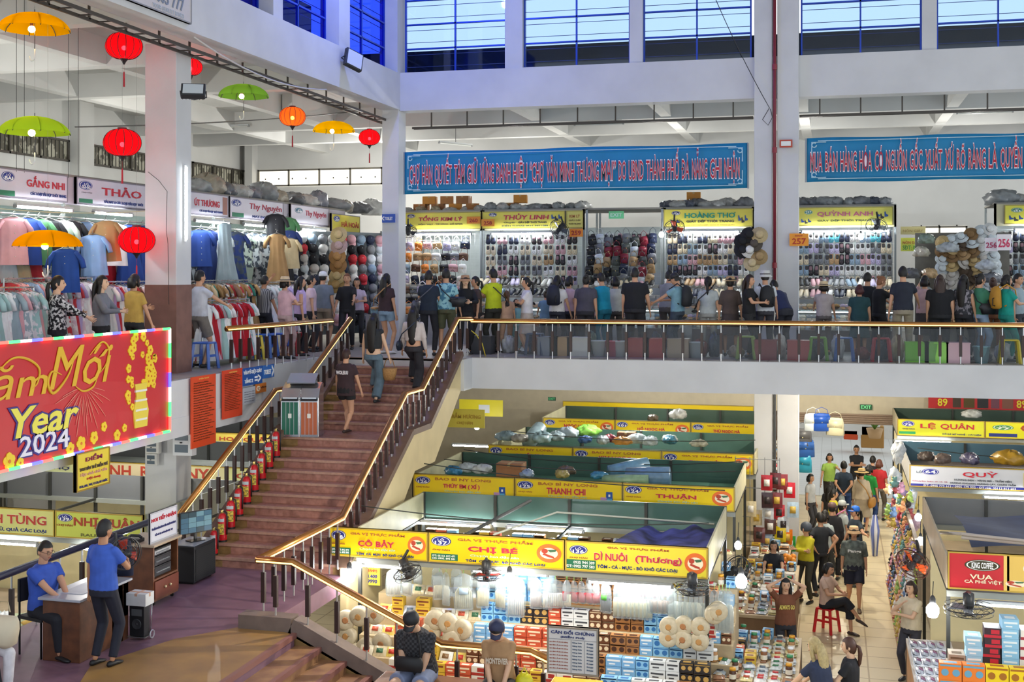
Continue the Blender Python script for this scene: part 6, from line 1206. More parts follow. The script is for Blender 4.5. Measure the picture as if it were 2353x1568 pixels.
# ================= clothes
t=thing('clothes_stall','open clothes stalls with white signs along the left side of the gallery','market stall',(-12.25,13,ZU))
for y in(0,2.5,4.55,7.3,9.6,12.2,14.6): MB().box(-.05,y,0,0,y+.05,3.3).ob('post',M('#9aa09a',.5,.3),t)
MB().box(-2.0,0,0,-1.95,16.6,2.9).ob('back_panel',M('#a9bdb2',.6,noise=.15),t); MB().box(-2.0,0,3.3,0,16.6,3.34).ob('roof_board',M('#8f8c84',.7),t); MB().box(-.06,0,2.84,-.01,16.6,3.3).ob('head_panel',M('#bcb8c4',.6),t)
for z,x in((2.62,.05),(2.62,-.7)): MB().tube([(x,0,z),(x,16.6,z)],.012,6).ob('rod',M('#c9c9c4',.3,.8),t)
def garment(kind,c,spot=None):
    def f():
        L={'shirt':.68,'dress':1.15,'long':1.35,'trousers':.95}[kind]; m=MB(); ph=hash(c)%7
        if kind=='trousers':
            m.tube([(0,0,-.02),(0,0,-.2)],[(.17,.04),(.19,.05)],12)
            for s in(-1,1): m.tube([(s*.09,0,-.18),(s*.1,0,-.95)],[(.1,.045),(.09,.04)],10)
        else:
            pr={'shirt':[(0,.06,.03),(-.03,.17,.045),(-.07,.205,.055),(-.2,.2,.06),(-.42,.2,.065),(-.68,.22,.07)],'dress':[(0,.06,.03),(-.03,.15,.045),(-.08,.18,.055),(-.38,.15,.06),(-.7,.21,.09),(-1.15,.28,.11)],'long':[(0,.05,.03),(-.05,.14,.05),(-.4,.13,.06),(-.8,.17,.08),(-1.35,.26,.1)]}[kind]
            n=28; rows=[]
            for z,rx,ry in pr:
                rows.append([(rx*math.cos(2*math.pi*j/n)*(1+.05*math.sin(9*2*math.pi*j/n+ph)*min(1,-z*2)),ry*math.sin(2*math.pi*j/n)*(1+.28*math.sin(9*2*math.pi*j/n+ph)*min(1,-z*2)),z) for j in range(n)])
            m.add([p for r in rows for p in r],[(i*n+j,i*n+(j+1)%n,(i+1)*n+(j+1)%n,(i+1)*n+j) for i in range(len(rows)-1) for j in range(n)]+[tuple(range(n))])
            if kind!='long':
                for s in(-1,1): m.tube([(s*.15,0,-.05),(s*.24,0,-.18),(s*.27,-.01,-.30)],[(.06,.04),(.07,.045),(.075,.04)],9)
        m.k=1; m.tube([(-.17,0,-.035),(0,0,.03),(.17,0,-.035)],.006,4); m.tube([(0,0,.03),(0,0,.07),(.02,0,.09),(.03,0,.075)],.004,4)
        if kind=='shirt' and spot is None:
            m.k=2
            for i in range(5): m.ell((0,-.066,-.12-.11*i),.008,5,4)
        return m.mesh('garment',[M(c,.85,h2=spot,scale=9,kind='spot') if spot else M(c,.85,noise=.15,scale=5),M('#8a8a84',.4,.4),M('#e6e0d0')],True)
    return pm_(('g',kind,c,spot),f)
cn={'#b51226':'crimson','#e8b0b8':'pink','#d5dfe0':'pale grey','#2d4fa0':'blue','#e0cba0':'cream','#5f9a68':'green','#c83a44':'red','#2b2b30':'black','#cfe0d0':'mint','#2b3f7a':'navy','#8fb0dc':'light blue','#f2f2f2':'white','#b08a5c':'tan','#1f4a9e':'royal blue','#9fb0b8':'silver grey','#d33a1c':'orange-red','#d0b878':'gold','#3f8f80':'teal','#d8bccb':'rose','#a7c9c6':'aqua','#8f6a5a':'brown','#b8a6d6':'lilac'}
def G__(kind,c,px_,py,x,rz,spot=None,extra=''):
    q=at(px_,py,x=x); item('hanging_'+{'shirt':'shirt','dress':'dress','long':'dress','trousers':'trousers'}[kind],garment(kind,c,spot),'%s%s %s hanging %s'%('patterned ' if spot else '',cn[c],'long dress' if kind=='long' else kind,extra),'clothing',q,(0,gr_.uniform(-.05,.05),R(rz)),1.0,None)
UP=[(8,'long','#b51226'),(30,'shirt','#e8b0b8'),(47,'dress','#d5dfe0'),(62,'shirt','#2d4fa0'),(74,'dress','#e0cba0'),(88,'shirt','#5f9a68'),(100,'dress','#c83a44'),(112,'shirt','#2b2b30'),(124,'dress','#f2f2f2'),(137,'shirt','#cfe0d0'),(150,'shirt','#2b3f7a'),(164,'dress','#2b2b30'),(178,'shirt','#2b3f7a'),(196,'long','#8fb0dc'),(210,'shirt','#f2f2f2'),(262,'shirt','#f2f2f2'),(280,'dress','#b51226'),(296,'dress','#2d4fa0'),(312,'dress','#f2f2f2'),(326,'long','#2d4fa0'),
 (448,'dress','#2b2b30'),(460,'shirt','#2d4fa0'),(469,'dress','#d5dfe0'),(481,'dress','#2b3f7a'),(494,'dress','#d33a1c'),(505,'shirt','#d5dfe0'),(530,'dress','#2b2b30'),(542,'dress','#2b3f7a'),(552,'dress','#2b2b30'),(562,'shirt','#cfe0d0'),(573,'dress','#c83a44'),(584,'shirt','#d5dfe0'),(596,'shirt','#cfe0d0'),(607,'dress','#d5dfe0'),(618,'shirt','#2d4fa0'),(652,'dress','#2b2b30'),(675,'dress','#2b3f7a'),(688,'dress','#2b2b30'),(700,'long','#d0b878'),(713,'dress','#cfe0d0'),(726,'long','#2d4fa0'),(740,'long','#e0cba0'),(750,'dress','#d5dfe0')]
for i,(px_,k_,c) in enumerate(UP):
    Y=at(px_,500,x=-12.15).y; q=(-12.15-(.0 if i%2 else .35),Y,7.44); sp=None
    if px_ in(469,494,562,584,596,607,542,700,726,124): sp='#4a5560' if c!='#2d4fa0' else '#e8e8ee'
    item('hanging_shirt' if k_=='shirt' else 'hanging_dress',garment(k_,c,sp),'%s%s %s on the %s hanger, upper rod %s the near pillar'%('patterned ' if sp else '',cn[c],'long dress' if k_=='long' else k_,ORD[i if i<20 else i-20],'left of' if i<20 else 'right of'),'clothing',q,(0,gr_.uniform(-.04,.04),R((62 if i%3 else 38)+gr_.uniform(-8,12))),1.08,None)
FR=[('shirt','#1f4a9e',150,572,-11.45,25,None,'low in front below the lowest yellow umbrella'),('shirt','#b08a5c',243,508,-11.7,20,None,'in front left of the lowest red lantern'),('shirt','#8fb0dc',213,540,-11.8,25,None,'beside the buttoned tan shirt'),('long','#9fb0b8',515,512,-11.8,35,None,'flowing in front right of the near pillar'),('dress','#b08a5c',636,538,-11.7,30,None,'in front below the second script sign'),('shirt','#e0cba0',664,548,-11.75,20,None,'under the green jacket below the script signs'),('shirt','#2b3f7a',666,530,-11.8,20,None,'behind the cream shirt below the script signs'),('shirt','#5f9a68',660,500,-11.9,20,None,'highest beside the second script sign'),
 ('shirt','#2b2b30',632,492,-11.85,30,None,'dark and high next to the second script sign')]
for k_,c,px_,py,x,rz,sp,ex in FR: G__(k_,c,px_,py,x,rz,sp,ex)
# lower rails
def lowrail(label,y0,y1,x,z,cols,tag_,L='dress'):
    t=thing('clothes_rail',label,'clothes rail',(x,y0,ZU)); MB().tube([(0,0,z),(0,y1-y0,z)],.014,6).ob('rod',M('#d0d0cc',.25,.9),t)
    for y in(0,y1-y0): MB().tube([(0,y,0),(0,y,z)],.014,6).ob('upright',M('#d0d0cc',.25,.9),t); MB().tube([(-.25,y,.02),(.25,y,.02)],.014,6).ob('foot',M('#d0d0cc',.25,.9),t)
    n=int((y1-y0)/.115)
    for i in range(n):
        c=cols[gr_.randrange(len(cols))]; sp='#e9e3e6' if gr_.random()<.3 else None
        item('hanging_dress' if L!='shirt' else 'hanging_shirt',garment(L,c,sp),'%s%s %s, %s from near end of %s'%('patterned ' if sp else '',cn[c],'shirt' if L=='shirt' else 'dress',ORD[i],tag_),'clothing',(x,y0+.08+i*.115,ZU+z-.06),(0,0,R(gr_.uniform(50,75) if i%4 else 15)),.88)
lowrail('low chrome rail of pastel dresses behind the woman in the print shirt',15.4,17.6,-11.75,1.62,['#d8bccb','#a7c9c6','#8fb0dc','#f2f2f2','#b8a6d6','#c83a44','#e8b0b8'],'rail behind the print shirt woman')
lowrail('low chrome rail of mixed clothes left of the near pillar',17.9,19.9,-11.75,1.55,['#8fb0dc','#d5dfe0','#b8a6d6','#8f6a5a','#f2f2f2','#c83a44'],'rail left of the near pillar')
lowrail('low chrome rail of dresses just right of the near pillar',20.4,22.9,-11.55,1.55,['#8f6a5a','#b08a5c','#3f8f80','#e0cba0','#c83a44','#2b2b30'],'rail right of the near pillar')
lowrail('low chrome rail of white and pink dresses behind the stair head',23.3,25.6,-11.5,1.5,['#f2f2f2','#d8bccb','#a7c9c6','#e0cba0','#d5dfe0','#b8a6d6'],'rail behind the stair head')
lowrail('short front rail of aqua and rose dresses behind the left railing',19.6,21.4,-10.85,1.2,['#a7c9c6','#d8bccb','#b51226','#a7c9c6','#e8b0b8','#f2f2f2'],'front rail behind the left railing')
lowrail('front rail of pale dresses at the far left above the red banner',13.2,15.2,-11.1,1.5,['#f2f2f2','#d8bccb','#a7c9c6','#9fb0b8','#e8b0b8'],'far left front rail')
# ================= what stands behind the far railing
def stool(label,loc,c,s=1.,rz=0):
    t=thing('plastic_stool',label,'stool',loc,rz); t.scale=(s,)*3; m=MB(); 
    MB().box(-.15,-.15,.42,.15,.15,.45).ob('seat',M(c,.35),t,bev=.012)
    for a in(-1,1):
        for b in(-1,1): MB().beam((a*.17,b*.17,0),(a*.13,b*.13,.42),.045,.045).ob('leg',M(c,.35),t)
    for a in(-1,1): MB().box(a*.135-.01,-.15,.2,a*.135+.01,.15,.24).ob('rung',M(c,.35),t)
    return t
def bucket(label,loc,c,s=1.): t=thing('bucket',label,'bucket',loc); t.scale=(s,)*3; MB().lathe([(.001,0),(.11,0),(.15,.3),(.155,.3),(.145,.28),(.105,.02)],18).ob('body',M(c,.4),t,True); MB().tube([(-.15,0,.29),(-.1,-.05,.2),(.1,-.05,.2),(.15,0,.29)],.005,4).ob('handle',M('#d8d8d8'),t)
def crate(label,loc,c,w=.45,d=.35,h=.3,rz=0):
    t=thing('plastic_crate',label,'crate',loc,rz)
    for nm,b in(('bottom',(-w/2,-d/2,0,w/2,d/2,.02)),('side',(-w/2,-d/2,.02,-w/2+.015,d/2,h)),('side',(w/2-.015,-d/2,.02,w/2,d/2,h)),('front',(-w/2+.015,-d/2,.02,w/2-.015,-d/2+.015,h)),('back',(-w/2+.015,d/2-.015,.02,w/2-.015,d/2,h)),('lid',(-w/2-.01,-d/2-.01,h,w/2+.01,d/2+.01,h+.02))): MB().box(*b).ob(nm,M(c,.4),t)
BH=[(1408,'bucket','#d86a7a','pink bucket behind the far railing below the teal jacket'),(1330,'crate','#e6e2d6','cream plastic box behind the far railing right of the leaning child'),(1376,'bucket','#d8dcd6','white bucket next to the pink one'),(1425,'bucket','#e2e4dc','second white bucket left of the red crates'),(1470,'crate','#a83a34','red crate below the big man in black'),(1504,'crate','#b02c2a','brighter red crate right of the other red crate'),(1290,'crate','#c9a06a','tan box on the gallery floor behind the railing'),(1262,'crate','#8a8f96','grey box under the leaning child'),(1560,'crate','#b09a80','beige carton behind the film below the backpack'),(1600,'bucket','#c4cdd0','pale pail at the feet of the woman in sheer white'),(1715,'stool','#9ab05a','green stool behind the railing left of the red pipe'),(1760,'crate','#8f3a38','dark red crate by the pillar foot behind the railing'),(1835,'crate','#b04a44','red box at the clog stall left end behind the railing'),(1880,'stool','#7fae4a','light green stool below the straw hat woman'),(1940,'stool','#4a6fb0','blue stool behind the railing near the maroon headscarf'),(2025,'stool','#b0303a','red stool behind the film left of the tall man'),(2106,'crate','#7fce2a','bright green crate right of the tall man'),(2150,'crate','#8fd05a','second bright green box behind the railing'),(2200,'crate','#c9a8b0','pinkish box below the flowered dress'),(2255,'bucket','#8ab0b8','pale teal tub at the feet of the green shirt'),(1230,'stool','#3c4a6a','dark blue stool near the white t-shirt woman'),(1110,'crate','#33363c','dark suitcase-like box behind the rail corner'),(2320,'stool','#c0b03a','yellowish stool at the right edge behind the railing')]
for px_,k_,c,l in BH:
    q=Vector(up(px_,24.35)); 
    if k_=='bucket': bucket(l,q,c,1.05)
    elif k_=='stool': stool(l,q,c)
    else: crate(l,q,c,.42,.34,.36)
for px_,Y,c,l in((470,19.4,'#3f66b8','blue stool behind the left railing beside the near pillar'),(612,22.2,'#3f6fc8','blue stool behind the left railing posts'),(640,22.6,'#3a62c0','second blue stool right of the other behind the left railing'),(578,21.6,'#d8c23a','yellow stool behind the left railing'),(672,23.0,'#c02a3a','red stool behind the left railing near the stair head')):
    stool(l,(at(px_,800,y=Y).x,Y,ZU+.012),c,1.05)
for i in range(26):
    px_=1130+47*i+gr_.uniform(-10,10); c=['#5a5c60','#c4c6c4','#8a4a44','#3f4a5a','#b9a888','#6a7a6a','#d8d4cc','#2f3136'][i%8]
    item('plastic_sack',sack(c,i%6),'small %s bundle on the floor behind the far railing, %s from the stairs'%(['grey','white','brick-red','slate','beige','green-grey','cream','black'][i%8],ORD[i]),'bundle',Vector(up(px_,24.75+.1*(i%2))),(0,0,i),(.42,.42,.6+.3*(i%3)),None)
# lit glass counters
for i,(a,b) in enumerate(((1185,1345),(1430,1560),(1590,1720),(1830,1960),(1965,2060))):
    x0,x1=XQ(a,27.0),XQ(b,27.0); t=thing('glass_counter',['lit glass counter behind the white t-shirt woman','lit glass counter behind the big man in black','lit glass counter behind the sheer white top','lit glass counter behind the straw hat woman','short lit glass counter left of the tall man'][i],'counter',((x0+x1)/2,27.0,ZU+.012)); w=(x1-x0)/2
    MB().box(-w,0,0,w,.5,.45).ob('base',M('#6a5f58',.5),t); MB().box(-w,0,.45,w,.008,.86).ob('front_glass',glass('#f0f6f8',.1),t); MB().box(-w,0,.86,w,.5,.88).ob('top_glass',glass('#e6f2f4',.15),t); MB().box(-w+.03,.03,.83,w-.03,.06,.85).ob('light_strip',M('#eefaff',.4,emit=9),t)
    for k_ in range(9): MB().box(-w+.08+k_*(2*w-.2)/9,.15,.45,-w+.16+k_*(2*w-.2)/9,.3,.53).ob('display_item',M(['#d8c8a8','#c9d0d8','#8a5a4a'][k_%3],.4),t)
# ================= landing furniture
def corner(px_,py): return at(px_,py,z=ZL)
WD=M('#6b4128',.45,h2='#4f2f1e',scale=7); WD2=M('#a7784c',.5,h2='#8a603c',scale=5)
a=corner(98,1518); b=corner(183,1526); zt=at(98,1372,y=a.y).z-ZL; yy=corner(298,1468).y-a.y; w=b.x-a.x
t=thing('desk','brown wooden desk with a grey top between the two guards','desk',(a.x,a.y,ZL))
MB().box(0,0,0,w,.9,zt-.03).ob('drawer_pedestal',WD,t,bev=.006); MB().box(w-.03,.9,.3,w,yy,zt-.03).ob('front_panel',WD2,t); MB().box(0,yy-.35,0,w,yy,zt-.03).ob('drawer_pedestal',WD,t)
MB().box(-.04,-.04,zt-.03,w+.03,yy+.05,zt).ob('desk_top',M('#a9adb8',.3,noise=.1),t,bev=.005); MB().box(w*.2,.2,zt,w*.8,.9,zt+.004).ob('glass_sheet',M('#c4cad6',.1),t)
t=thing('dark_cap','dark navy peaked cap lying on the desk','cap',(a.x+w*.75,a.y+.75,ZL+zt+.004)); MB().lathe([(.11,0),(.115,.04),(.12,.09),(.09,.12),(.001,.13)],18).ob('crown',M('#1b2136',.6),t,True); MB().prism([(-.09,-.07),(-.06,-.16),(.06,-.16),(.09,-.07)],0,.012,'z').ob('visor',M('#12141f',.3),t)
t=thing('hanging_jacket','dark navy jacket draped by the far end of the desk','jacket',(a.x+w*.55,a.y+yy+.15,ZL+zt+.42)); MB().tube([(0,0,-.42),(0,0,-.2),(0,0,0),(0,0,.08)],[(.2,.1),(.2,.11),(.16,.08),(.04,.04)],12).ob('cloth',M('#1c2440',.8,noise=.3),t,True)
# trolley with amplifier and white box
q=corner(322,1468); t=thing('trolley','metal hand trolley with small wheels beside the desk','trolley',q); t.scale=(.6,)*3
m=MB(); m.tube([(-.18,.1,.05),(-.18,.16,.7),(.0,.17,.78),(.18,.16,.7),(.18,.1,.05)],.012,6); m.ob('handle_frame',M('#b9bcc0',.25,.9),t,True); m=MB(); m.box(-.2,-.16,.06,.2,.12,.075); m.ob('plate',M('#9a9ca0',.3,.8),t)
for s in(-1,1): MB().tube([(s*.2+.02*math.cos(0),.1+.08*math.cos(k),.085+.08*math.sin(k)) for k in np.linspace(0,6.283,17)[:-1]],.014,5,True).ob('wheel',M('#c9cbd0',.3,.6),t)
t=thing('amplifier_box','black portable speaker strapped on the trolley','speaker',q+Vector((0,0,.05))); t.scale=(.6,)*3; MB().box(-.17,-.13,0,.17,.1,.62).ob('case',M('#1d1f23',.4),t,bev=.01); MB().lathe([(.11,0),(.1,.01),(.03,-.0),(.001,.01)],18,mat=Matrix.Translation((0,-.135,.25))@Matrix.Rotation(R(90),4,'X')).ob('speaker_cone',M('#34363a',.5),t); MB().box(-.12,-.135,.42,.12,-.13,.56).ob('control_panel',M('#55585c',.4),t)
item('carton',carton('#d9dadd',.36,.26,.2,'#c9a08a'),'white box with patterned top standing on the black trolley speaker','box',q+Vector((0,0,.43)),sc=.75)
# amplifier cabinet
a=corner(352,1396); b=corner(414,1368); y2=b.y; x0=a.x-.55; hz=at(352,1258,y=a.y).z-ZL
t=thing('amplifier_cabinet','wooden cabinet on casters with black amplifiers in its open upper half','cabinet',(a.x,a.y,ZL)); L=y2-a.y
for nm,bx_ in(('side_panel',(-.55,0,.06,0,.03,hz)),('side_panel',(-.55,L-.03,.06,0,L,hz)),('top',(-.58,-.04,hz,.04,L+.04,hz+.03)),('bottom',(-.55,.03,.06,0,L-.03,.09)),('shelf',(-.55,.03,hz*.42,0,L-.03,hz*.42+.025)),('back_panel',(-.55,.03,.09,-.53,L-.03,hz))): MB().box(*bx_).ob(nm,M('#7a4c30',.4,h2='#5c3722',scale=6) if nm!='top' else M('#b9a58c',.3),t)
d=MB().box(0,.02,.1,.02,L-.02,hz*.41).ob('drawer',M('#7c3f2a',.35,noise=.2),t)
for k in(.4,.6): MB().ell((.035,L*k,hz*.27),.02,8,6).ob('knob',M('#d9c9a0',.3,.5),d)
for s in(.08,L-.08): MB().lathe([(.03,-.012),(.03,.012)],10,mat=Matrix.Translation((-.05,s,.03))@Matrix.Rotation(R(90),4,'X')).ob('caster',M('#1a1a1a'),t)
for i,(z,h_,nm,c) in enumerate(((hz*.42+.03,.14,'black mixing amplifier with many knobs lowest in the wooden cabinet','#1e2024'),(hz*.42+.18,.13,'second black amplifier unit above the lowest one','#24262b'),(hz*.42+.32,.09,'grey-fronted receiver topmost in the wooden cabinet','#2c2f33'))):
    u=thing('amplifier',nm,'amplifier',(a.x-.5,a.y+.08,ZL+z)); MB().box(0,0,0,.46,L-.2,h_).ob('case',M(c,.4),u,bev=.004); MB().box(.46,.02,.02,.466,L-.22,h_-.02).ob('face_plate',M('#b9bcc0' if i==2 else '#34373c',.3),u)
    for k in range(10): MB().ell((.47,.06+(L-.34)*k/9,h_*.45),.012,6,4).ob('knob',M('#8a8e94',.3),u)
# feedback sign on the cabinet
fy=at(345,1246,x=a.x-.05).y; fz=at(345,1246,x=a.x-.05).z
sign('white board with a red heading standing on the amplifier cabinet','sign',(a.x-.05,a.y+.0,ZL+hz+.03),L+.05,.42,[('t',.05,.66,.9,.2,'#c4283a','NƠI TIẾP NHẬN'),('t',.06,.42,.88,.1,'#3a3f78','Ý KIẾN PHẢN ÁNH CỦA KHÁCH HÀNG'),('t',.18,.2,.64,.1,'#3a3f78','VỀ GIÁ VÀ THÁI ĐỘ PHỤC VỤ')],rz=R(90),col='#d9dae6',depth=.02,frame='#b9bac4')
t=thing('telephone','black desk telephone on top of the amplifier cabinet','telephone',(a.x-.35,a.y+.12,ZL+hz+.03)); MB().box(-.1,-.08,0,.1,.08,.05).ob('base',M('#17181c',.4),t,bev=.01); MB().tube([(-.1,0,.06),(-.06,0,.085),(.06,0,.085),(.1,0,.06)],.02,8).ob('receiver',M('#202226',.4),t,True)
# black speaker cabinet and monitor
a=corner(447,1346); b=corner(498,1322); L=b.y-a.y; hz=at(447,1258,y=a.y).z-ZL
t=thing('speaker_cabinet','large black floor speaker at the foot of the stairs','speaker',(a.x,a.y,ZL)); MB().box(-.45,0,.03,0,L,hz).ob('case',M('#1b1d20',.5,noise=.2),t,bev=.015); MB().box(0,.03,.06,.006,L-.03,hz-.04).ob('grille',M('#0f1012',.8,h2='#26282b',scale=60,kind='check'),t); MB().box(-.42,.02,hz,-.02,L-.02,hz+.008).ob('top_sheet',M('#8f96a0',.4),t)
for s in(.08,L-.08): MB().box(-.4,s-.03,0,-.05,s+.03,.03).ob('foot',M('#0d0d0d'),t)
t=thing('monitor','flat camera-surveillance monitor on the black floor speaker','monitor',(a.x-.18,a.y+.35,ZL+hz+.008),R(62)); MB().box(-.12,-.08,0,.12,.08,.015).ob('base',M('#16171a',.3),t); MB().box(-.02,-.01,.015,.02,.02,.14).ob('stand',M('#16171a',.3),t); MB().box(-.28,-.02,.12,.28,.015,.45).ob('bezel',M('#101114',.3),t,bev=.005)
m=MB(); sr=random.Random(2)
for i in range(4):
    for j in range(4): m.k=sr.randrange(3); m.box(-.262+.132*i,-.024,.135+.076*j,-.136+.132*i,-.0205,.207+.076*j)
m.ob('screen',[M('#27485a',.3,emit=.6),M('#16303a',.3,emit=.5),M('#4a6a74',.3,emit=.6)],t)
# steel litter bin
q=at(700,1000,z=ZL+11*RI); t=thing('litter_bin','tall steel twin litter bin with green and orange doors on the stair landing','bin',(q.x,q.y-.1,ZL+11*RI),R(12)); 
sd=[(-.2,.0),(.2,.0),(.2,.98),(.1,1.02),(-.2,.84)]
for x0 in(-.34,-.0): MB().prism([(y*1.1,z) for y,z in((-.2,0),(.2,0),(.2,.92),(.12,.95),(-.08,.86),(-.2,.7))],x0,x0+.34,'x').ob('body',M('#c9cbcd',.18,.9),t,bev=.01)
for x0,c,nm in((-.31,'#1e6a55','green door'),(.03,'#b8623a','orange door')):
    d=MB().box(x0,-.235,.05,x0+.28,-.222,.62).ob('door',M(c,.4),t); d['label']=nm; MB().box(x0+.11,-.24,.34,x0+.17,-.236,.42).ob('symbol',M('#e8eee8'),d); 
    for k in range(1,4): MB().box(x0+.28*k/4-.003,-.238,.05,x0+.28*k/4+.003,-.234,.62).ob('panel_line',M('#c9cbcd',.3,.6),d)
    MB().tube([(x0+.0,-.19,.70),(x0+.0,-.26,.66),(x0+.28,-.26,.66),(x0+.28,-.19,.70)],.02,6).ob('flap',M('#2e3033',.3,.5),t)
MB().cb((0,.03,1.02),(.5,.34,.02),0,R(25)).ob('notice_plate',M('#9aa6b4',.3,.4),t); MB().box(-.25,.1,.93,.25,.12,1.02).ob('bracket',M('#8a8f94',.3,.7),t)
# fire extinguishers, one on every step
for i in range(9):
    n=i+1 if i else 0.35; y=17.1+TR*(i+.45); z=ZL+RI*(i+1); x=X0+.17
    if i==0: pass
    t=thing('fire_extinguisher','red fire extinguisher standing on the %s step from the bottom'%ORD[i],'fire extinguisher',(x,y,z),gr_.uniform(-.4,.2),'fire extinguishers lined up on the steps'); s=1.0 if i!=0 else .85; t.scale=(s,s,s)
    MB().lathe([(.06,0),(.07,.01),(.072,.03),(.072,.36),(.055,.42),(.022,.45)],16).ob('cylinder',M('#c11a24',.25),t,True); MB().lathe([(.074,.0),(.074,.03)],16,(0,0,.0),close=False).ob('base_ring',M('#1a1a1a',.5),t)
    MB().grid(8,1,lambda u,v:(.0735*math.sin(-.9+1.8*u),-.0735*math.cos(-.9+1.8*u),.12+.17*v)).ob('paper_label',M('#e3c948',.6,h2='#8a7a3a',scale=30,kind='spot'),t); MB().grid(8,1,lambda u,v:(.0733*math.sin(-.9+1.8*u),-.0733*math.cos(-.9+1.8*u),.32+.05*v)).ob('collar_band',M('#b9c6cc',.4),t)
    MB().lathe([(.022,.44),(.026,.47),(.02,.5)],10).ob('valve',M('#c9b06a',.3,.8),t); MB().beam((0,0,.5),(-.0,-.09,.53),.02,.012).ob('lever',M('#1c1c1e',.4),t); MB().tube([(.02,0,.48),(.08,.0,.46),(.1,-.02,.3),(.095,-.02,.12)],.011,6).ob('hose',M('#17181a',.5),t,True)
item('red_slipper',sandal('#c62f3a'),'red flip-flop lying by the foot of the railing beside the yellow sign','shoe',(-7.0,16.4,ZL+.02),(0,0,1.),1.1)
# ================= hall goods: meshes
def fbox(c1,c2,motif=1,w=.2,d=.12,h=.13):
    def f():
        m=MB(); m.box(-w/2,-d/2,0,w/2,d/2,h); m.k=1
        if motif==1:
            for s in(-.25,.25): m.prism([(s*w+w*.17*math.cos(a),h*.45+w*.17*math.sin(a)) for a in np.linspace(0,6.283,13)[:-1]],-d/2-.003,-d/2); m.box(-w*.46,-d/2-.002,h*.82,w*.46,-d/2,h*.93)
            m.box(-w*.3,-d*.3,h,w*.3,d*.2,h+.002)
        elif motif==2: m.box(-w*.4,-d/2-.002,h*.55,w*.4,-d/2,h*.75); m.box(-w*.3,-d/2-.002,h*.2,w*.1,-d/2,h*.35); m.box(-w*.3,-d*.3,h,w*.3,d*.1,h+.002)
        elif motif==3: m.box(-w/2-.001,-d/2-.002,0,w/2+.001,-d/2,h*.3); m.box(-w*.1,-d/2-.003,h*.4,w*.4,-d/2,h*.85)
        return m.mesh('food_box',[M(c1,.45),M(c2,.45)])
    return pm_(('fb',c1,c2,motif,w,d,h),f)
def packet(c1,c2,w=.2,h=.15):
    def f():
        m=MB(); n=10
        m.grid(n,n,lambda u,v:((u-.5)*w,(v-.5)*h*1.0,.028*min(1,4*u*(1-u)*4*v*(1-v))*(1+.18*math.sin(17*u+9*v))+.004)); m.grid(n,n,lambda u,v:((.5-u)*w,(v-.5)*h,.0)); m.k=1; m.box(-w*.25,-h*.22,.03,w*.25,h*.22,.0345); return m.mesh('food_packet',[M(c1,.15,noise=.2,scale=25),M(c2,.4)],True)
    return pm_(('pk',c1,c2,w,h),f)
def disc(c1,c2):
    def f():
        m=MB(); mt=Matrix.Rotation(R(90),4,'X'); m.lathe([(.02,.05),(.03,.055),(.1,.05),(.118,.035),(.12,0),(.118,-.035)],20,mat=mt); m.k=1; m.lathe([(.02,.058),(.034,.06),(.04,.054)],10,mat=mt)
        for q in range(5): m.tube([(.03*math.cos(q*1.26),-.058,.03*math.sin(q*1.26)),(.065*math.cos(q*1.26+.3),-.057,.065*math.sin(q*1.26+.3))],[.006,.002],4); return m.mesh('rice_paper_roll',[M(c1,.25,noise=.18,scale=18),M(c2,.5)],True)
    return pm_(('ds',c1,c2),f)
def hbag(c,w=.22,h=.6,tag_=None,k='clear'):
    def f():
        m=MB(); ph=hash(c)%5; n=16
        pr=[(0,.02,.008),(-.03,w*.3,.012),(-.07,w*.44,.02),(-.18,w*.47,.034),(-h*.6,w*.5,.045),(-h*.95,w*.49,.04),(-h,w*.42,.008)]
        m.add([(rx*math.cos(2*math.pi*j/n)*(1+.06*math.sin(5*j+ph+z*9)),ry*math.sin(2*math.pi*j/n)*(1+.25*math.sin(7*j+ph+z*14)),z) for z,rx,ry in pr for j in range(n)],[(i*n+j,i*n+(j+1)%n,(i+1)*n+(j+1)%n,(i+1)*n+j) for i in range(len(pr)-1) for j in range(n)]+[tuple(range((len(pr)-1)*n,len(pr)*n))[::-1]])
        m.k=1; 
        for i in range(9): x=(i-4)*w*.095; m.tube([(x*.6,0,-.2),(x,-.01,-h*.5),(x*.95,0,-h*.93)],[.006,.014,.01],5)
        m.k=2; m.tube([(0,0,0),(0,0,.09)],.004,4)
        if tag_: m.k=3; m.box(-w*.22,-.056,-h*.55,w*.22,-.05,-h*.38)
        return m.mesh('hanging_bag',[sheer('#dfe6e8',.22,.12),M(c,.6,noise=.2,scale=12),M('#8fcf6a'),M(tag_ or '#ffffff')],True)
    return pm_(('hb',c,w,h,tag_),f)
def jar(c,lid):
    def f():
        m=MB(); m.lathe([(.04,0),(.045,.01),(.045,.12),(.035,.14)],14); m.k=1; m.lathe([(.04,.135),(.04,.165)],14); m.k=2; m.lathe([(.0455,.03),(.0455,.09)],14,close=False); return m.mesh('jar',[M(c,.2,noise=.3,scale=40),M(lid,.4),M('#e8e2d0')],True)
    return pm_(('jar',c,lid),f)
hg=random.Random(21)
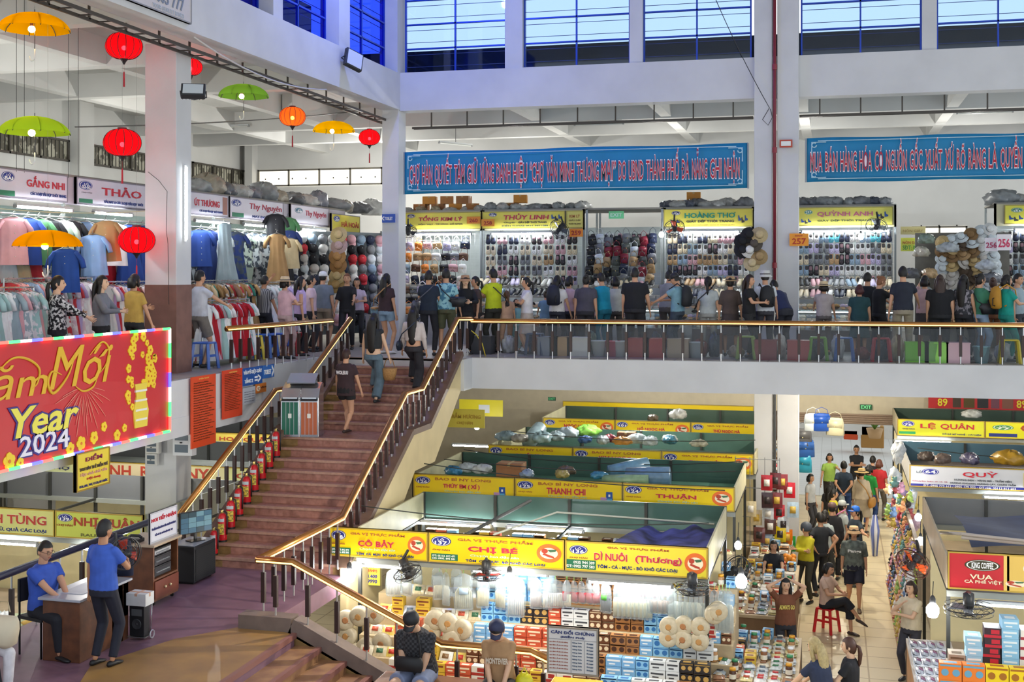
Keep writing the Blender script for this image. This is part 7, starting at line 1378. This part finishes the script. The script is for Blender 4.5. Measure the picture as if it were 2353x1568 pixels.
# tiered display of the front stall: column positions in photograph pixels
TY=[(17.95,1.62),(17.55,1.40),(17.15,1.20),(16.78,1.0),(16.4,.84)]
t=thing('food_display','stepped display tables of dried food in the front stall','display table',(-4.3,17,0))
for i,(Y,z) in enumerate(TY): MB().box(-2.5,Y-17-.19,0,2.62,Y-17+.19,z).ob('display_step',M('#c7b08a',.6,noise=.15),t)
BX=[('#6b4128','#e6d3b0',1,'brown'),('#dfe2e2','#4a4c50',2,'white'),('#8ec4e6','#2f6fb0',1,'pale blue'),('#c9573a','#f0e0c0',2,'red'),('#a8713f','#4a2c1c',1,'tan'),('#e3ddd2','#a8322c',3,'cream'),('#7fb2dc','#f2f2f2',2,'blue'),('#2f2c2c','#c9a25a',1,'black'),('#d8b23a','#7a3a20',2,'yellow')]
SEG={0:[0,8,8,3,2,6,6,4,4,4,5,5,8,4],1:[8,8,3,3,2,2,7,3,1,0,4,2,2,5],2:[3,3,8,5,6,6,3,3,0,0,4,6,2,1],3:[5,5,4,8,0,0,3,0,4,4,6,2,1,7],4:[4,5,8,8,3,5,4,8,5,0,2,1,1,4]}
nb=0
for i,(Y,z) in enumerate(TY):
    x=-6.7; c=0
    while x<-1.72:
        s=SEG[i][min(13,int((x+6.75)/.36))]; c1,c2,mo,nm=BX[s]; w=.19+.04*(c%3==0)
        left=x<-5.2
        kind='box' if not (left and hg.random()<.55) else 'packet'
        if i in(0,) and x<-5.4: kind='packet'
        for k in range(1 if kind=='packet' else (3 if i==0 else 2)):
            if nb>285 and kind=='box': break
            zz=z+k*.13
            if kind=='box': item('food_box',fbox(c1,c2,mo,w-.01,.13,.125),'%s food carton, %s from left, %s layer, %s display step'%(nm,ORD[c],('bottom','middle','top')[k],ORD[i]),'box',(x+w/2,Y-.03+hg.uniform(-.01,.01),zz),(0,0,hg.uniform(-.05,.05)),None,'printed food cartons in the front stall'); nb+=1
            else: pc=hg.choice([('#e6dcc0','#c8553a'),('#d8dde0','#6a7a8a'),('#e8cf6a','#c43a2a'),('#f0ede4','#8a6a4a'),('#d9c9a4','#3a6a4a')]); item('food_packet',packet(*pc),'glossy food packet, %s from the left on the %s display step'%(ORD[c],ORD[i]),'packet',(x+w/2,Y-.06,z+.06),(R(55),0,hg.uniform(-.15,.15)),1.0,'glossy packets in the front stall')
        x+=w; c+=1
# round rice-paper rolls
RPX=[(795,1425),(826,1416),(798,1462),(862,1412),(812,1500),(842,1488),(878,1478),(852,1520),(880,1512),(1000,1425),(1030,1432),(1062,1447),(1040,1470),(990,1452),(1537,1440),(1571,1438),(1609,1441),(1536,1465),(1570,1469),(1607,1474),(1650,1405),(1641,1412)]
for i,(px_,py) in enumerate(RPX):
    Y=17.0 if i<14 else 17.0; q=at(px_,py,y=Y-.12); item('rice_paper_roll',disc('#c9bda2','#b98a52' if i%3 else '#a8744a'),'round white roll of dried food, %s %s'%(ORD[i if i<9 else (i-9 if i<14 else i-14)],'in the heap beside the lower railing' if i<9 else ('in the heap behind the man in black' if i<14 else 'in the two rows near the aisle corner')),'food roll',q,(hg.uniform(-.15,.1),hg.uniform(0,3),hg.uniform(-.2,.2)),1.12 if i>13 else 1.25,'round dried-food rolls')
# bags hanging from the front rod
MB().tube([(-6.7,17.45,2.18),(-1.75,17.45,2.18)],.012,6).ob('hanging_rod',M('#6a6a60',.5,.4),bpy.data.objects['food_display']).matrix_parent_inverse=Matrix.Translation((4.3,-17,0))
HB=[(905,'#efe9dc',.26,.42,None),(935,'#e9e2cf',.2,.4,None),(1010,'#d8c9a8',.2,.42,None),(1025,'#f0ead8',.14,.5,None),(1065,'#efe6c4',.3,.55,'#b9cfe0'),(1110,'#ecd9a8',.2,.5,None),(1150,'#ecd9a8',.2,.5,None),(1185,'#f4f1e6',.3,.6,None),(1232,'#cfc3bb',.2,.45,None),(1258,'#efe6cc',.16,.45,None),(1276,'#f2eee6',.3,.42,None),(1304,'#e8dcc0',.14,.4,None)]
for i in range(5): HB.append((1302+17*i,'#b8202c',.13,.33,None))
HB.append((1392,'#4b5058',.2,.44,'#58b04a'))
for i in range(9): HB.append((1416+9.5*i,'#f2e6bc',.1,.5 if i<8 else .5,None))
for i in range(5): HB.append((1492+12*i,'#b59a88',.12,.4,None))
for i in range(9): HB.append((1545+12*i,'#f6f2e2',.14,.52-.02*(i%3),None))
for i in range(4): HB.append((1652+8*i,'#f4efe0',.13,.6,None))
for i in range(8): HB.append((960+44*i,'#e6dfcf',.18,.3,None))
for i,(px_,c,w,h_,tg) in enumerate(HB):
    Y=17.4 if i<len(HB)-8 else 17.75; q=at(px_,1345,y=Y); item('hanging_bag',hbag(c,w,h_,tg),'clear bag of %s food at the %s, %s from the left'%({'#b8202c':'bright red','#f2e6bc':'long cream','#b59a88':'brownish','#f6f2e2':'pure white','#4b5058':'dark'}.get(c,'pale'),'stall front' if i<len(HB)-8 else 'second rod',ORD[i]),'bag',(q.x,Y,2.10),(0,0,hg.uniform(-.4,.4)),1.0,None)
# shelf content seen over the signs and behind the first block
for i in range(26):
    x=-6.6+.19*i; c1,c2,mo,nm=BX[hg.randrange(9)]
    if i%4==3: item('plastic_sack',sack(['#c9a98a','#8a6aa0','#e6e6e6'][i%3],i%5),'bundle on the rear shelf of the front stall, %s from the stairs'%ORD[i],'bag',(x,19.75,2.05),(0,0,i),.3)
    else: item('food_box',fbox(c1,c2,mo,.17,.13,.2),'%s box on the rear shelf of the front stall, %s from the stairs'%(nm,ORD[i]),'box',(x,19.75,2.02))
MB().box(-2.45,2.5,1.97,2.5,2.95,2.02).ob('rear_shelf',M('#8f8a80',.6),bpy.data.objects['food_display'])
t=at(1400,1215,y=19.6); tp=MB(); xa,xb=at(1365,1240,y=17.2).x,-1.72
tp.grid(30,16,lambda u,v:(xa+(xb-xa)*u+ .35*v*(1-u),17.2+2.6*v,2.52+.05*math.sin(7*u+3*v)+.03*math.sin(17*u*v+5*u)-.08*v))
tag(tp.ob('tarpaulin',M('#5a5ea8',.8,h2='#24243a',scale=2.2),smooth=True),'faded purple-blue tarpaulin spread over the aisle end of the front stall','tarpaulin')
tp=MB(); tp.grid(30,12,lambda u,v:(1.9+4*u,18.2+2.6*v,2.75+.06*math.sin(9*u+4*v)-.1*(v-.5)**2))
tag(tp.ob('tarpaulin',M('#3f4a66',.7,noise=.3,scale=3),smooth=True),'dark blue tarpaulin over the stall with the red coffee sign','tarpaulin')
for i,(a_,b_) in enumerate((((1.75,18.0,2.95),(6,17.9,2.7)),((1.75,18.0,2.9),(6,18.6,2.6)),((1.75,21.7,2.2),(1.75,18.0,2.95)))):
    cable(['upper pale pole over the dark blue tarpaulin','lower pale pole over the dark blue tarpaulin','pale side pole of the dark blue tarpaulin'][i],[a_,b_],.025,'#b9b2a8')
# bundles on the roofs of the other blocks
RB=[(1165,1010,26.9,'#8fa7b4',0,.6,0),(1195,1015,26.7,'#a8a49c',1,.5,0),(1245,1015,26.8,'#9ab6c0',2,.7,1),(1278,1012,27.4,'#a9bcc4',3,.6,1),(1305,1000,27.8,'#b9c8d2',4,.65,0),(1350,985,28.2,'#8fd05a',5,.7,0),(1345,1018,27.0,'#3a5f9a',6,.45,0),(1385,1012,26.9,'#aebcc4',7,.5,0),(1402,1010,27.2,'#8a2a3c',8,.5,0),(1430,1015,26.9,'#b8823a',9,.5,0),(1465,1014,27.2,'#bcc9cf',0,.6,0),(1495,1012,27.0,'#aebbc2',1,.55,0),(1540,1018,27.3,'#3f7f98',2,.5,0),(1540,1000,27.6,'#b9bfbc',3,.45,0),(1607,1022,27.0,'#a8a898',4,.45,0),
 (1560,962,32.4,'#d9dcdc',5,.7,0),(1500,968,32.0,'#6a5c4c',6,.5,0),(1040,1092,22.6,'#3f86b0',0,.5,0),(1075,1085,23.0,'#c9d4d8',1,.5,0),(1110,1088,22.8,'#c9cfcf',2,.5,0),(1212,1098,22.6,'#8fa2b8',3,.45,0),(1290,1098,22.7,'#b0a060',4,.45,0),(1300,1090,23.0,'#6a5a4c',5,.45,0),(1375,1100,22.6,'#3f86a8',6,.4,0),
 (2165,1050,25.9,'#7c6a60',7,.55,0),(2230,1050,26.0,'#5c5874',8,.6,0),(2320,1060,26.1,'#b9902a',9,.8,0),(2235,960,34.2,'#c9ccc6',0,.6,0),(2130,1058,26.2,'#5c504a',1,.5,0)]
NMC=['grey-blue','beige-grey','blue-grey rolled','pale blue rolled','pale grey-blue','bright green','dark blue','silvery','maroon','orange-brown','silver-white','silver','teal','whitish','cream-grey','white','brown','blue','pale','white crumpled','slate','olive-yellow','brown paper','turquoise','brownish','dark striped','yellow-brown','white wrapped','dark brown']
for i,(px_,py,Y,c,sd_,s,rl) in enumerate(RB):
    q=at(px_,py,y=Y); q.z=max(2.36,min(q.z,2.75))
    item('plastic_bundle',sack(c,sd_),'%s plastic bundle lying on top of the market block, %s in the series'%(NMC[i],ORD[i]),'bundle',q,(0,0,i*.7),(s,s,s*.9))
def roll(label,a_,b_,r,c): tag(MB().tube([a_,Vector(a_)*.5+Vector(b_)*.5,b_],[r,r*1.05,r],16).ob('plastic_roll',M(c,.25,noise=.25,scale=8),smooth=True),label,'roll')
roll('tall pale roll with a teal end leaning on the third row of signs',at(1215,1018,y=27.0),at(1240,985,y=27.8),.17,'#9fb8c2')
roll('long light blue plastic roll on the second block, upper',at(1400,1085,y=23.5),at(1488,1066,y=23.9),.13,'#6f9ab8'); roll('thick blue-grey roll lying on the second block beside the pale sheet',at(1440,1098,y=22.9),at(1540,1096,y=22.9),.19,'#6a8cac'); roll('green-grey plastic roll lying lowest on the second block',at(1385,1104,y=22.6),at(1490,1104,y=22.6),.1,'#8fae8a')
item('carton',carton('#9a6a48',.5,.4,.25),'open brown carton on the second block behind the leftmost sign','box',at(1175,1093,y=22.7))
item('carton',carton('#7a5a44',.4,.3,.2),'small brown carton on the third block near its left corner','box',at(1440,1013,y=27.5))
# ================= corner and aisle displays
def table(label,x0,x1,y0,y1,z,c='#c9b08a',skirt=None):
    t=thing('display_table',label,'display table',((x0+x1)/2,y0,0)); w=(x1-x0)/2; MB().box(-w,0,z-.05,w,y1-y0,z).ob('top',M(c,.5,noise=.15),t)
    for sx in(-w,w-.05):
        for sy_ in(0,y1-y0-.05): MB().box(sx,sy_,0,sx+.05,sy_+.05,z-.05).ob('leg',M('#6a5a48',.5),t)
    if skirt: MB().box(-w+.01,.02,.05,w-.01,y1-y0-.02,z-.05).ob('cloth_skirt',M(skirt,.8,noise=.2),t)
    return t
PKC=[('#e6dcc6','#8a5a3a'),('#d8dde0','#5a6a7a'),('#e8d9a0','#b5482e'),('#cfd3d0','#2f6f4a'),('#b98a6a','#f0e6d0'),('#f0eeea','#c8343a'),('#9aa3a8','#3a3f46')]
PKN=['cream','silver','pale yellow','pale grey','brown','white','grey']
def fill(x0,x1,y0,y1,z,px_s,py_s,place,kinds,tilt=0,grp=None,cap_n=99):
    nx=max(1,int((x1-x0)/px_s)); ny=max(1,int((y1-y0)/py_s)); n=0
    for j in range(ny):
        for i in range(nx):
            if n>=cap_n: return
            k=kinds[hg.randrange(len(kinds))]; X_=x0+(i+.5)*(x1-x0)/nx; Y_=y0+(j+.5)*(y1-y0)/ny; pos='%s in %s row'%(ORD[i],ORD[j])
            if k=='p':
                c=hg.randrange(7)
                for lv in range(1+(hg.random()<.6)): item('food_packet',packet(*PKC[c],px_s*.98,py_s*.95),'%s %s packet, %s, %s'%(('lower','upper')[lv],PKN[c],pos,place),'packet',(X_,Y_,z+.034*lv),(R(tilt),hg.uniform(-.05,.05),hg.uniform(-.2,.2)),(1,1,1.5),grp)
            elif k=='b': c1,c2,mo,nm=BX[hg.randrange(9)]; item('food_box',fbox(c1,c2,mo,px_s*.93,py_s*.8,.14),'%s carton, %s, %s'%(nm,pos,place),'box',(X_,Y_,z),(0,0,hg.uniform(-.08,.08)),None,grp)
            elif k=='j': item('jar',jar(['#8a5a3a','#b98a5a','#5a3a2a'][hg.randrange(3)],['#e0a02a','#3a8a5a','#f0f0f0'][hg.randrange(3)]),'lidded jar, %s, %s'%(pos,place),'jar',(X_,Y_,z),(0,0,0),1.1,grp)
            n+=1
table('long low table of packets along the left side of the aisle',-1.66,-.45,17.1,19.55,.88,skirt='#8a6a4a'); fill(-1.62,-.49,17.15,19.5,.885,.17,.19,'packet table by the blonde woman',['p','p','p','p','b','j'],0,'packets on the aisle tables')
table('middle table of packets behind the seller with raised hands',-1.62,-.6,20.5,24.2,.92,skirt='#8a6a4a'); fill(-1.6,-.64,20.55,24.1,.925,.17,.2,'table behind the brown-shirt seller',['p','p','j','b'],0,'packets on the aisle tables')
table('farther table heaped with packets and fruit near the helmet woman',-1.6,-.8,24.4,26.2,.95,skirt='#7a5a44'); fill(-1.58,-.82,24.45,26.1,.955,.18,.2,'table near the helmet woman',['p','p','b'],0,'packets on the aisle tables')
t=thing('display_shelf','tall stepped shelf of boxes and jars at the corner of the front block','shelf',(-1.62,17.45,0)); 
for k in range(5): MB().box(-.55,.0+.28*k,0,.25,.28*k+.28,1.02+.2*k).ob('step',M('#b9a684',.6,noise=.15),t)
for k in range(5): fill(-2.15,-1.4,17.47+.28*k,17.71+.28*k,1.025+.2*k,.15,.2,'%s step of the corner shelf'%ORD[k],['b','p','j','b'],10,'goods on the corner shelf')
t=thing('display_shelf','stepped shelf of jars and packets under the second block at the aisle','shelf',(-1.9,20.4,0)); 
for k in range(4): MB().box(-.3,.0+.35*k,0,.25,.35*k+.35,1.0+.22*k).ob('step',M('#b9a684',.6,noise=.15),t)
for k in range(4): fill(-2.15,-1.68,20.42+.35*k,20.74+.35*k,1.005+.22*k,.15,.16,'%s step, shelf under second block'%ORD[k],['j','p','b','j'],10,'goods on the shelf under the second block')
for i,(px_,py) in enumerate(((1858,1283),(1872,1290),(1866,1300),(1848,1300),(1880,1303),(1855,1310))): item('orange',pm_('or',lambda:MB().ell((0,0,0),.06,12,9).mesh('orange',[M('#f0962a',.5,noise=.1,scale=30)],True)),'orange fruit, %s in the small heap near the yellow jacket'%ORD[i],'fruit',(-.86+.07*(i%3),24.1+.1*(i//3),1.03+.05*(i%2)),(0,0,0),1,'oranges near the yellow jacket')
# hung goods by the foot of the pillars
HG=[(1762,1110,'#b02430','black-topped red packet hung highest'),(1782,1105,'#6a2a2c','dark red printed pouch hung beside it'),(1797,1108,'#8a3034','maroon pouch strip left of the single red packet'),(1814,1127,'#c41f2c','single red and black packet on the right pillar'),(1763,1150,'#3f2a2e','dark pouch in the second row'),(1785,1150,'#7c3438','brown-red pouch in the second row'),(1765,1180,'#d9dce0','white t-shirt packet in the third row'),(1790,1178,'#c4323a','red printed packet in the third row'),(1822,1172,'#b9cfe0','pale blue bag printed with a red mark'),(1770,1210,'#5a3a34','brown pouch low on the left pillar'),(1800,1205,'#dfe2e6','white printed bag low on the pillar'),(1738,1190,'#d9c49a','long tan packet left of the pillar'),(1725,1170,'#e2d0a4','tall tan pole-like packet next to the stall edge'),(1793,1228,'#e6c81e','bright yellow packet above the seller'),(1808,1235,'#e87a1e','orange packet right of the yellow one'),(1815,1250,'#2f9a4a','green packet low by the helmet woman'),(1745,1230,'#7a4a48','dark pink pouch above the peeking seller'),(1762,1245,'#8a98a8','grey-blue pouch beside the peeking seller')]
for i,(px_,py,c,l) in enumerate(HG): q=at(px_,py,y=25.6+.03*(i%4)); item('hung_packet',packet(c,['#e8e2d8','#3a3030','#d8b04a'][i%3],.22,.3),l,'packet',q,(R(85),0,hg.uniform(-.2,.2)),1.05)
t=thing('wire_rack','tall wire rack carrying packets in front of the pillar feet','rack',(-1.45,25.75,0)); 
for x in(-.5,-.2,.1,.4): MB().box(x,0,.9,x+.015,.015,2.75).ob('wire',M('#8a8c8e',.4,.5),t)
for z in(.9,1.5,2.1,2.7): MB().box(-.5,0,z,.42,.015,z+.015).ob('wire',M('#8a8c8e',.4,.5),t)
for x in(-.5,.4): MB().box(x,0,0,x+.03,.03,.9).ob('leg',M('#8a8c8e',.4,.5),t)
# bags and goods at the far left side of the aisle
t=thing('display_rack','tall dark rack of bags and souvenirs left of the street door','rack',(-1.15,28.5,0)); MB().box(-.35,0,0,-.3,6.5,2.7).ob('back_panel',M('#5a4a40',.7,noise=.3),t)
for k in range(5): MB().box(-.3,0,.35+.42*k,.15-.05*k,6.5,.38+.42*k).ob('shelf',M('#7a6450',.6),t)
for k in range(5): fill(-1.42,-1.05,28.55,34.9,.385+.42*k,.36,.3,'%s shelf, rack left of street door'%ORD[k],['p','b','b','p'],25,'goods on the rack left of the street door')
for i,(px_,py,c,l) in enumerate(((1868,950,'#d7dfe2','striped white bag with dark handles hung left of'),(1888,950,'#1f4fa8','blue bag hung beside'),(1919,960,'#cfc9a8','round cream bag hung right of'),(1851,1010,'#2f5fa8','blue and yellow bag hung low left of'),(1845,1045,'#2a9ab8','turquoise bag below the blue-yellow one, left of'),(1845,985,'#5a5a5c','dark bag high left of'))):
    q=at(px_,py,y=29.2); item('tote_bag',handbag(c,.42,.42),l+' the street door','bag',q,(0,0,hg.uniform(-.2,.2)),1.0)
# ================= right of the aisle
t=thing('toy_rack','long rack packed with toys and trinkets along the right side of the aisle','rack',(1.28,21.3,0)); MB().box(.1,0,0,.16,4.7,2.0).ob('back_panel',M('#9a8a7a',.7,noise=.2),t)
for k in range(5): MB().box(-.22+.05*k,0,.3+.36*k,.1,4.7,.32+.36*k).ob('shelf',M('#b88a60',.6),t)
def toy(c,k):
    def f():
        m=MB(); m.ell((0,0,.06),(.055,.045,.05),9,7); m.ell((0,0,.125),.035,8,6)
        for s in(-1,1): m.ell((s*.025,0,.155),.014,6,4); m.ell((s*.055,-.01,.07),(.02,.015,.018),6,4); m.ell((s*.028,-.03,.015),(.018,.028,.015),6,4)
        return m.mesh('toy',[M(c,.5)],True)
    return pm_(('toy',c),f)
TC=['#d8a0b8','#a9c86a','#6a8ab0','#d8bc5a','#b85a5a','#a890c0','#f0f0ee','#6a9a92','#d89a6a','#3a3438','#d9b88a']; TN=['pink','lime','blue','yellow','red','purple','white','teal','orange','black','beige']
n=0
for k in range(5):
    for i in range(33):
        c=hg.randrange(11); 
        if hg.random()<.3: continue
        item('toy',toy(TC[c],0),'%s plush toy, %s shelf up, %s from near end of the toy rack'%(TN[c],ORD[k],ORD[i]),'toy',(1.14+.05*k,21.38+.139*i,.325+.36*k),(0,0,R(-90)+hg.uniform(-.8,.8)),hg.uniform(1.0,1.5),'plush toys on the long rack'); n+=1
for i in range(34):
    c=hg.randrange(11); q=at(2062+hg.uniform(-22,40),1120+hg.uniform(0,110),y=24.6+hg.uniform(-.6,.6)); item('hanging_toy',toy(TC[c],0),'%s toy hanging in the cluster by the white incense sign, number %s'%(TN[c],ORD[i]),'toy',q,(0,0,hg.uniform(0,6)),1.3,'toys hanging below the incense sign')
for i,(px_,py,c,s_) in enumerate(((2080,1160,'#dfe6ea',.45),(2098,1205,'#e9c8d8',.4),(2060,1100,'#d4dadd',.45),(2105,1150,'#eef2f4',.45),(2070,1040,'#c4c8ca',.5),(2085,1215,'#b9a0d0',.35),(2062,1185,'#c43a48',.3))):
    q=at(px_,py,y=24.9); item('clear_bag',sack(c,i),['white','pink','grey','bright','dusty','lilac','red'][i]+' plastic bag of toys hanging right of the aisle','bag',q,(0,R(80),i),s_)
t=thing('umbrella_display','bundle of closed striped umbrellas standing by the right stall','umbrella bundle',(at(2010,1210,y=29.5).x,29.5,0)); 
for i in range(7): MB().tube([(.05*math.cos(i),.05*math.sin(i),.0),(.07*math.cos(i),.07*math.sin(i),.6),(.04*math.cos(i),.04*math.sin(i),.95)],[.012,.045,.01],7).ob('folded_umbrella',M(['#6a7ac0','#d8dcec'][i%2],.6),t,True)
# glass-topped table and racks of the right front stall
table('pale counter with trays and a coffee cup at the lower right of the aisle',1.1,1.75,17.3,19.6,.98,'#e6ddd0','#d8a878')
for i in range(5): 
    t=thing('tray','clear plastic tray of silvery packets, %s from the aisle on the right-hand counter'%ORD[i],'tray',(1.22+.0*i,17.55+.42*i,.985),0,'plastic trays on the right-hand counter'); MB().box(-.1,-.17,0,.42,.17,.02).ob('base',M('#dfe4ea',.2),t); MB().box(-.1,-.17,.02,-.085,.17,.08).ob('rim',M('#c9d0d8',.2),t)
    for k in range(4): item('food_packet',packet('#c4c9d2','#8a5a7a',.12,.3),'silvery packet, %s in the %s tray'%(ORD[k],ORD[i]),'packet',(1.2+.125*k,17.55+.42*i,1.01),(0,R(20),0),1.0,'silvery packets in the trays')
def stack(label0,x,y,z,n,c1,c2,mo,w,d,h,grp):
    for k in range(n): item('product_box',fbox(c1,c2,mo,w,d,h),'%s, %s from the bottom'%(label0,ORD[k]),'box',(x+hg.uniform(-.01,.01),y,z+k*(h+.002)),(0,0,hg.uniform(-.03,.03)),None,grp)
table('sturdy table carrying stacked coffee boxes at the lower right corner',1.32,5.0,16.42,17.22,.95,'#a88a68')
for i,(x,n,c1,c2,mo,nm) in enumerate(((1.58,5,'#a89a8a','#6a5a4a',2,'grey-brown carton in the stack nearest the aisle'),(1.8,7,'#9ccbe6','#f2f6f8',2,'pale blue box in the first blue stack'),(2.02,8,'#3a2a34','#c8283c',3,'black and red box in the dark stack'),(2.24,9,'#8fc4e6','#dfeef6',2,'light blue box in the tallest stack'),(2.46,8,'#e6e2dc','#a83040',3,'white box in the white stack'),(2.68,8,'#dcd8d4','#8a8a90',2,'grey-white box in the stack at the right edge'),(2.9,7,'#a8d0e8','#3a8ac0',2,'blue box in the stack beyond the white ones'))):
    stack(nm,x,17.02,.955,n,c1,c2,mo,.205,.26,.125,'stacked boxes in the coffee stall')
for i in range(8):
    c=('#f0822a','#6aa8c8','orange') if i<2 else ('#f2d21a','#a86a1a','yellow')
    for k in range(3): item('product_box',fbox(c[0],c[1],1,.27,.14,.21),'%s front carton, coffee stall, %s from left, %s layer'%(c[2],ORD[i],('bottom','middle','top')[k]),'box',(1.47+.28*i,16.56,.955+.212*k),(0,0,0),None,'front cartons in the coffee stall')
t=thing('coffee_display','open metal rack of sunglasses and toys beside the orange fan','rack',(1.35,21.2,1.2)); 
for k in range(5): MB().box(-.02,-.3,.1+.14*k,.0,.5,.11+.14*k).ob('bar',M('#b8e04a',.4),t)
stool('red plastic stool under the woman with crossed legs',Vector(gr(1900,1452)),'#d81f2a',1.0,R(62))
tag(MB().box(2.3,36.3,2.35,4.5,36.45,2.4).ob('ledge',M('#8a8a86')),'thin grey ledge under the red picture board','ledge')
for i,(a_,b_,s_) in enumerate((((-6.9,17.3,3.05),(-1.7,17.6,3.0),.12),((-7.2,22.3,3.0),(-1.7,22.6,2.95),.1),((-7.2,23.6,3.0),(-1.7,23.8,2.95),.16),((-7.0,26.6,3.0),(-1.6,26.9,2.95),.1),((-7.2,20.6,3.2),(-1.7,20.3,3.0),.08),((1.7,26.2,3.0),(6.5,26.0,2.95),.12))):
    cable('thin dark wire sagging over the market blocks, %s of the set counted from the front'%ORD[i],sag(a_,b_,s_),.009,'#2f3330')
cable('pale pole lying across the open top of the front stall',[(-5.1,18.3,2.5),(-4.4,19.7,2.62),(-1.8,19.5,2.6)],.018,'#c4c4b4'); cable('dark slanting bar inside the top of the front stall',[(-5.6,17.4,2.5),(-4.9,19.9,2.75)],.03,'#4a4a46')
# street outside the door
struct(MB().box(-4,37,-.05,6,60,0.02).ob('street_paving',M('#d9d6ce',.8,h2='#b9b5ab',scale=1.4,kind='tile')))
struct(MB().box(-6,50,0,8,50.3,7).ob('street_wall',M('#e6e0d6',.8,noise=.1)))
t=thing('roller_shutter','brown half-open roller shutter above the street door','shutter',(.37,36.45,2.45)); 
for k in range(5): MB().tube([(-1.37,0,.03-.06*k),(1.37,0,.03-.06*k)],.03,8).ob('slat',M('#a08a78',.5),t)
for i,(x,w,h_,c,l) in enumerate(((.2,1.6,.5,'#f4f2ee','white scalloped awning across the street'),(.1,.5,.35,'#e2572a','orange-red crate across the street'),(1.5,.8,.8,'#b98a4a','plant pot stand across the street'))):
    q=at([1970,1955,2005][i],[985,1000,1005][i],y=46); tag(MB().box(q.x-w/2,46,q.z-h_/2,q.x+w/2,46.4,q.z+h_/2).ob(['awning','street_crate','pot_stand'][i],M(c,.7),bev=.03),l,['awning','crate','stand'][i])
t=thing('potted_plant','green leafy potted plant across the street','plant',at(2010,985,y=45.5)); MB().lathe([(.2,-.35),(.3,0),(.28,0),(.001,-.05)],12).ob('pot',M('#c9a070'),t,True)
for k in range(14): MB().tube([(0,0,-.05),(.12*math.cos(k),.12*math.sin(k),.2),(.3*math.cos(k),.3*math.sin(k),.35+.02*(k%3))],[.01,.05,.01],5).ob('leaf',M('#6a9a4a',.6),t,True)
# left blocks: bags of fruit and cartons behind the landing railing
for i in range(16):
    c=['#e6e6e4','#c9d0a8','#d8b060','#cfd8d8'][i%4]; item('produce_bag',sack(c,i%6),'white or tinted bag of produce, %s from the left under the vegetable signs'%ORD[i],'bag',(-15.6+.33*i,17.0,.87),(0,0,i),.55,'produce bags under the vegetable signs')
for i in range(12):
    c1,c2,mo,nm=BX[hg.randrange(9)]; item('food_box',fbox(c1,c2,mo,.28,.2,.22),'%s carton, %s from the left on the counter behind the landing railing'%(nm,ORD[i]),'box',(-14.2+.3*i,16.0+.02*(i%3),.9))
table('counter of bags and cartons behind the landing railing',-16,-10.7,15.7,16.5,.89,'#9a8a74','#8a9a8a')
t=thing('paper_bag','pale cream shopping bag held on the lap at the lower left edge','bag',(-8.62,11.3,ZL+.64)); MB().tube([(-.04,0,-.06),(-.02,0,-.03),(.0,0,.1),(.02,0,.2),(.02,0,.23)],[(.1,.12),(.14,.17),(.13,.18),(.06,.17),(.02,.15)],14).ob('bag_body',M('#d9ccb0',.7,noise=.15),t,True); MB().tube([(-.08,0,.27),(-.05,0,.38),(.05,0,.38),(.08,0,.27)],.008,5).ob('handle',M('#b9a884'),t)
stool('dark low stool under the person in white trousers',Vector((-9.0,11.35,ZL)),'#3a3a40',1.,0)
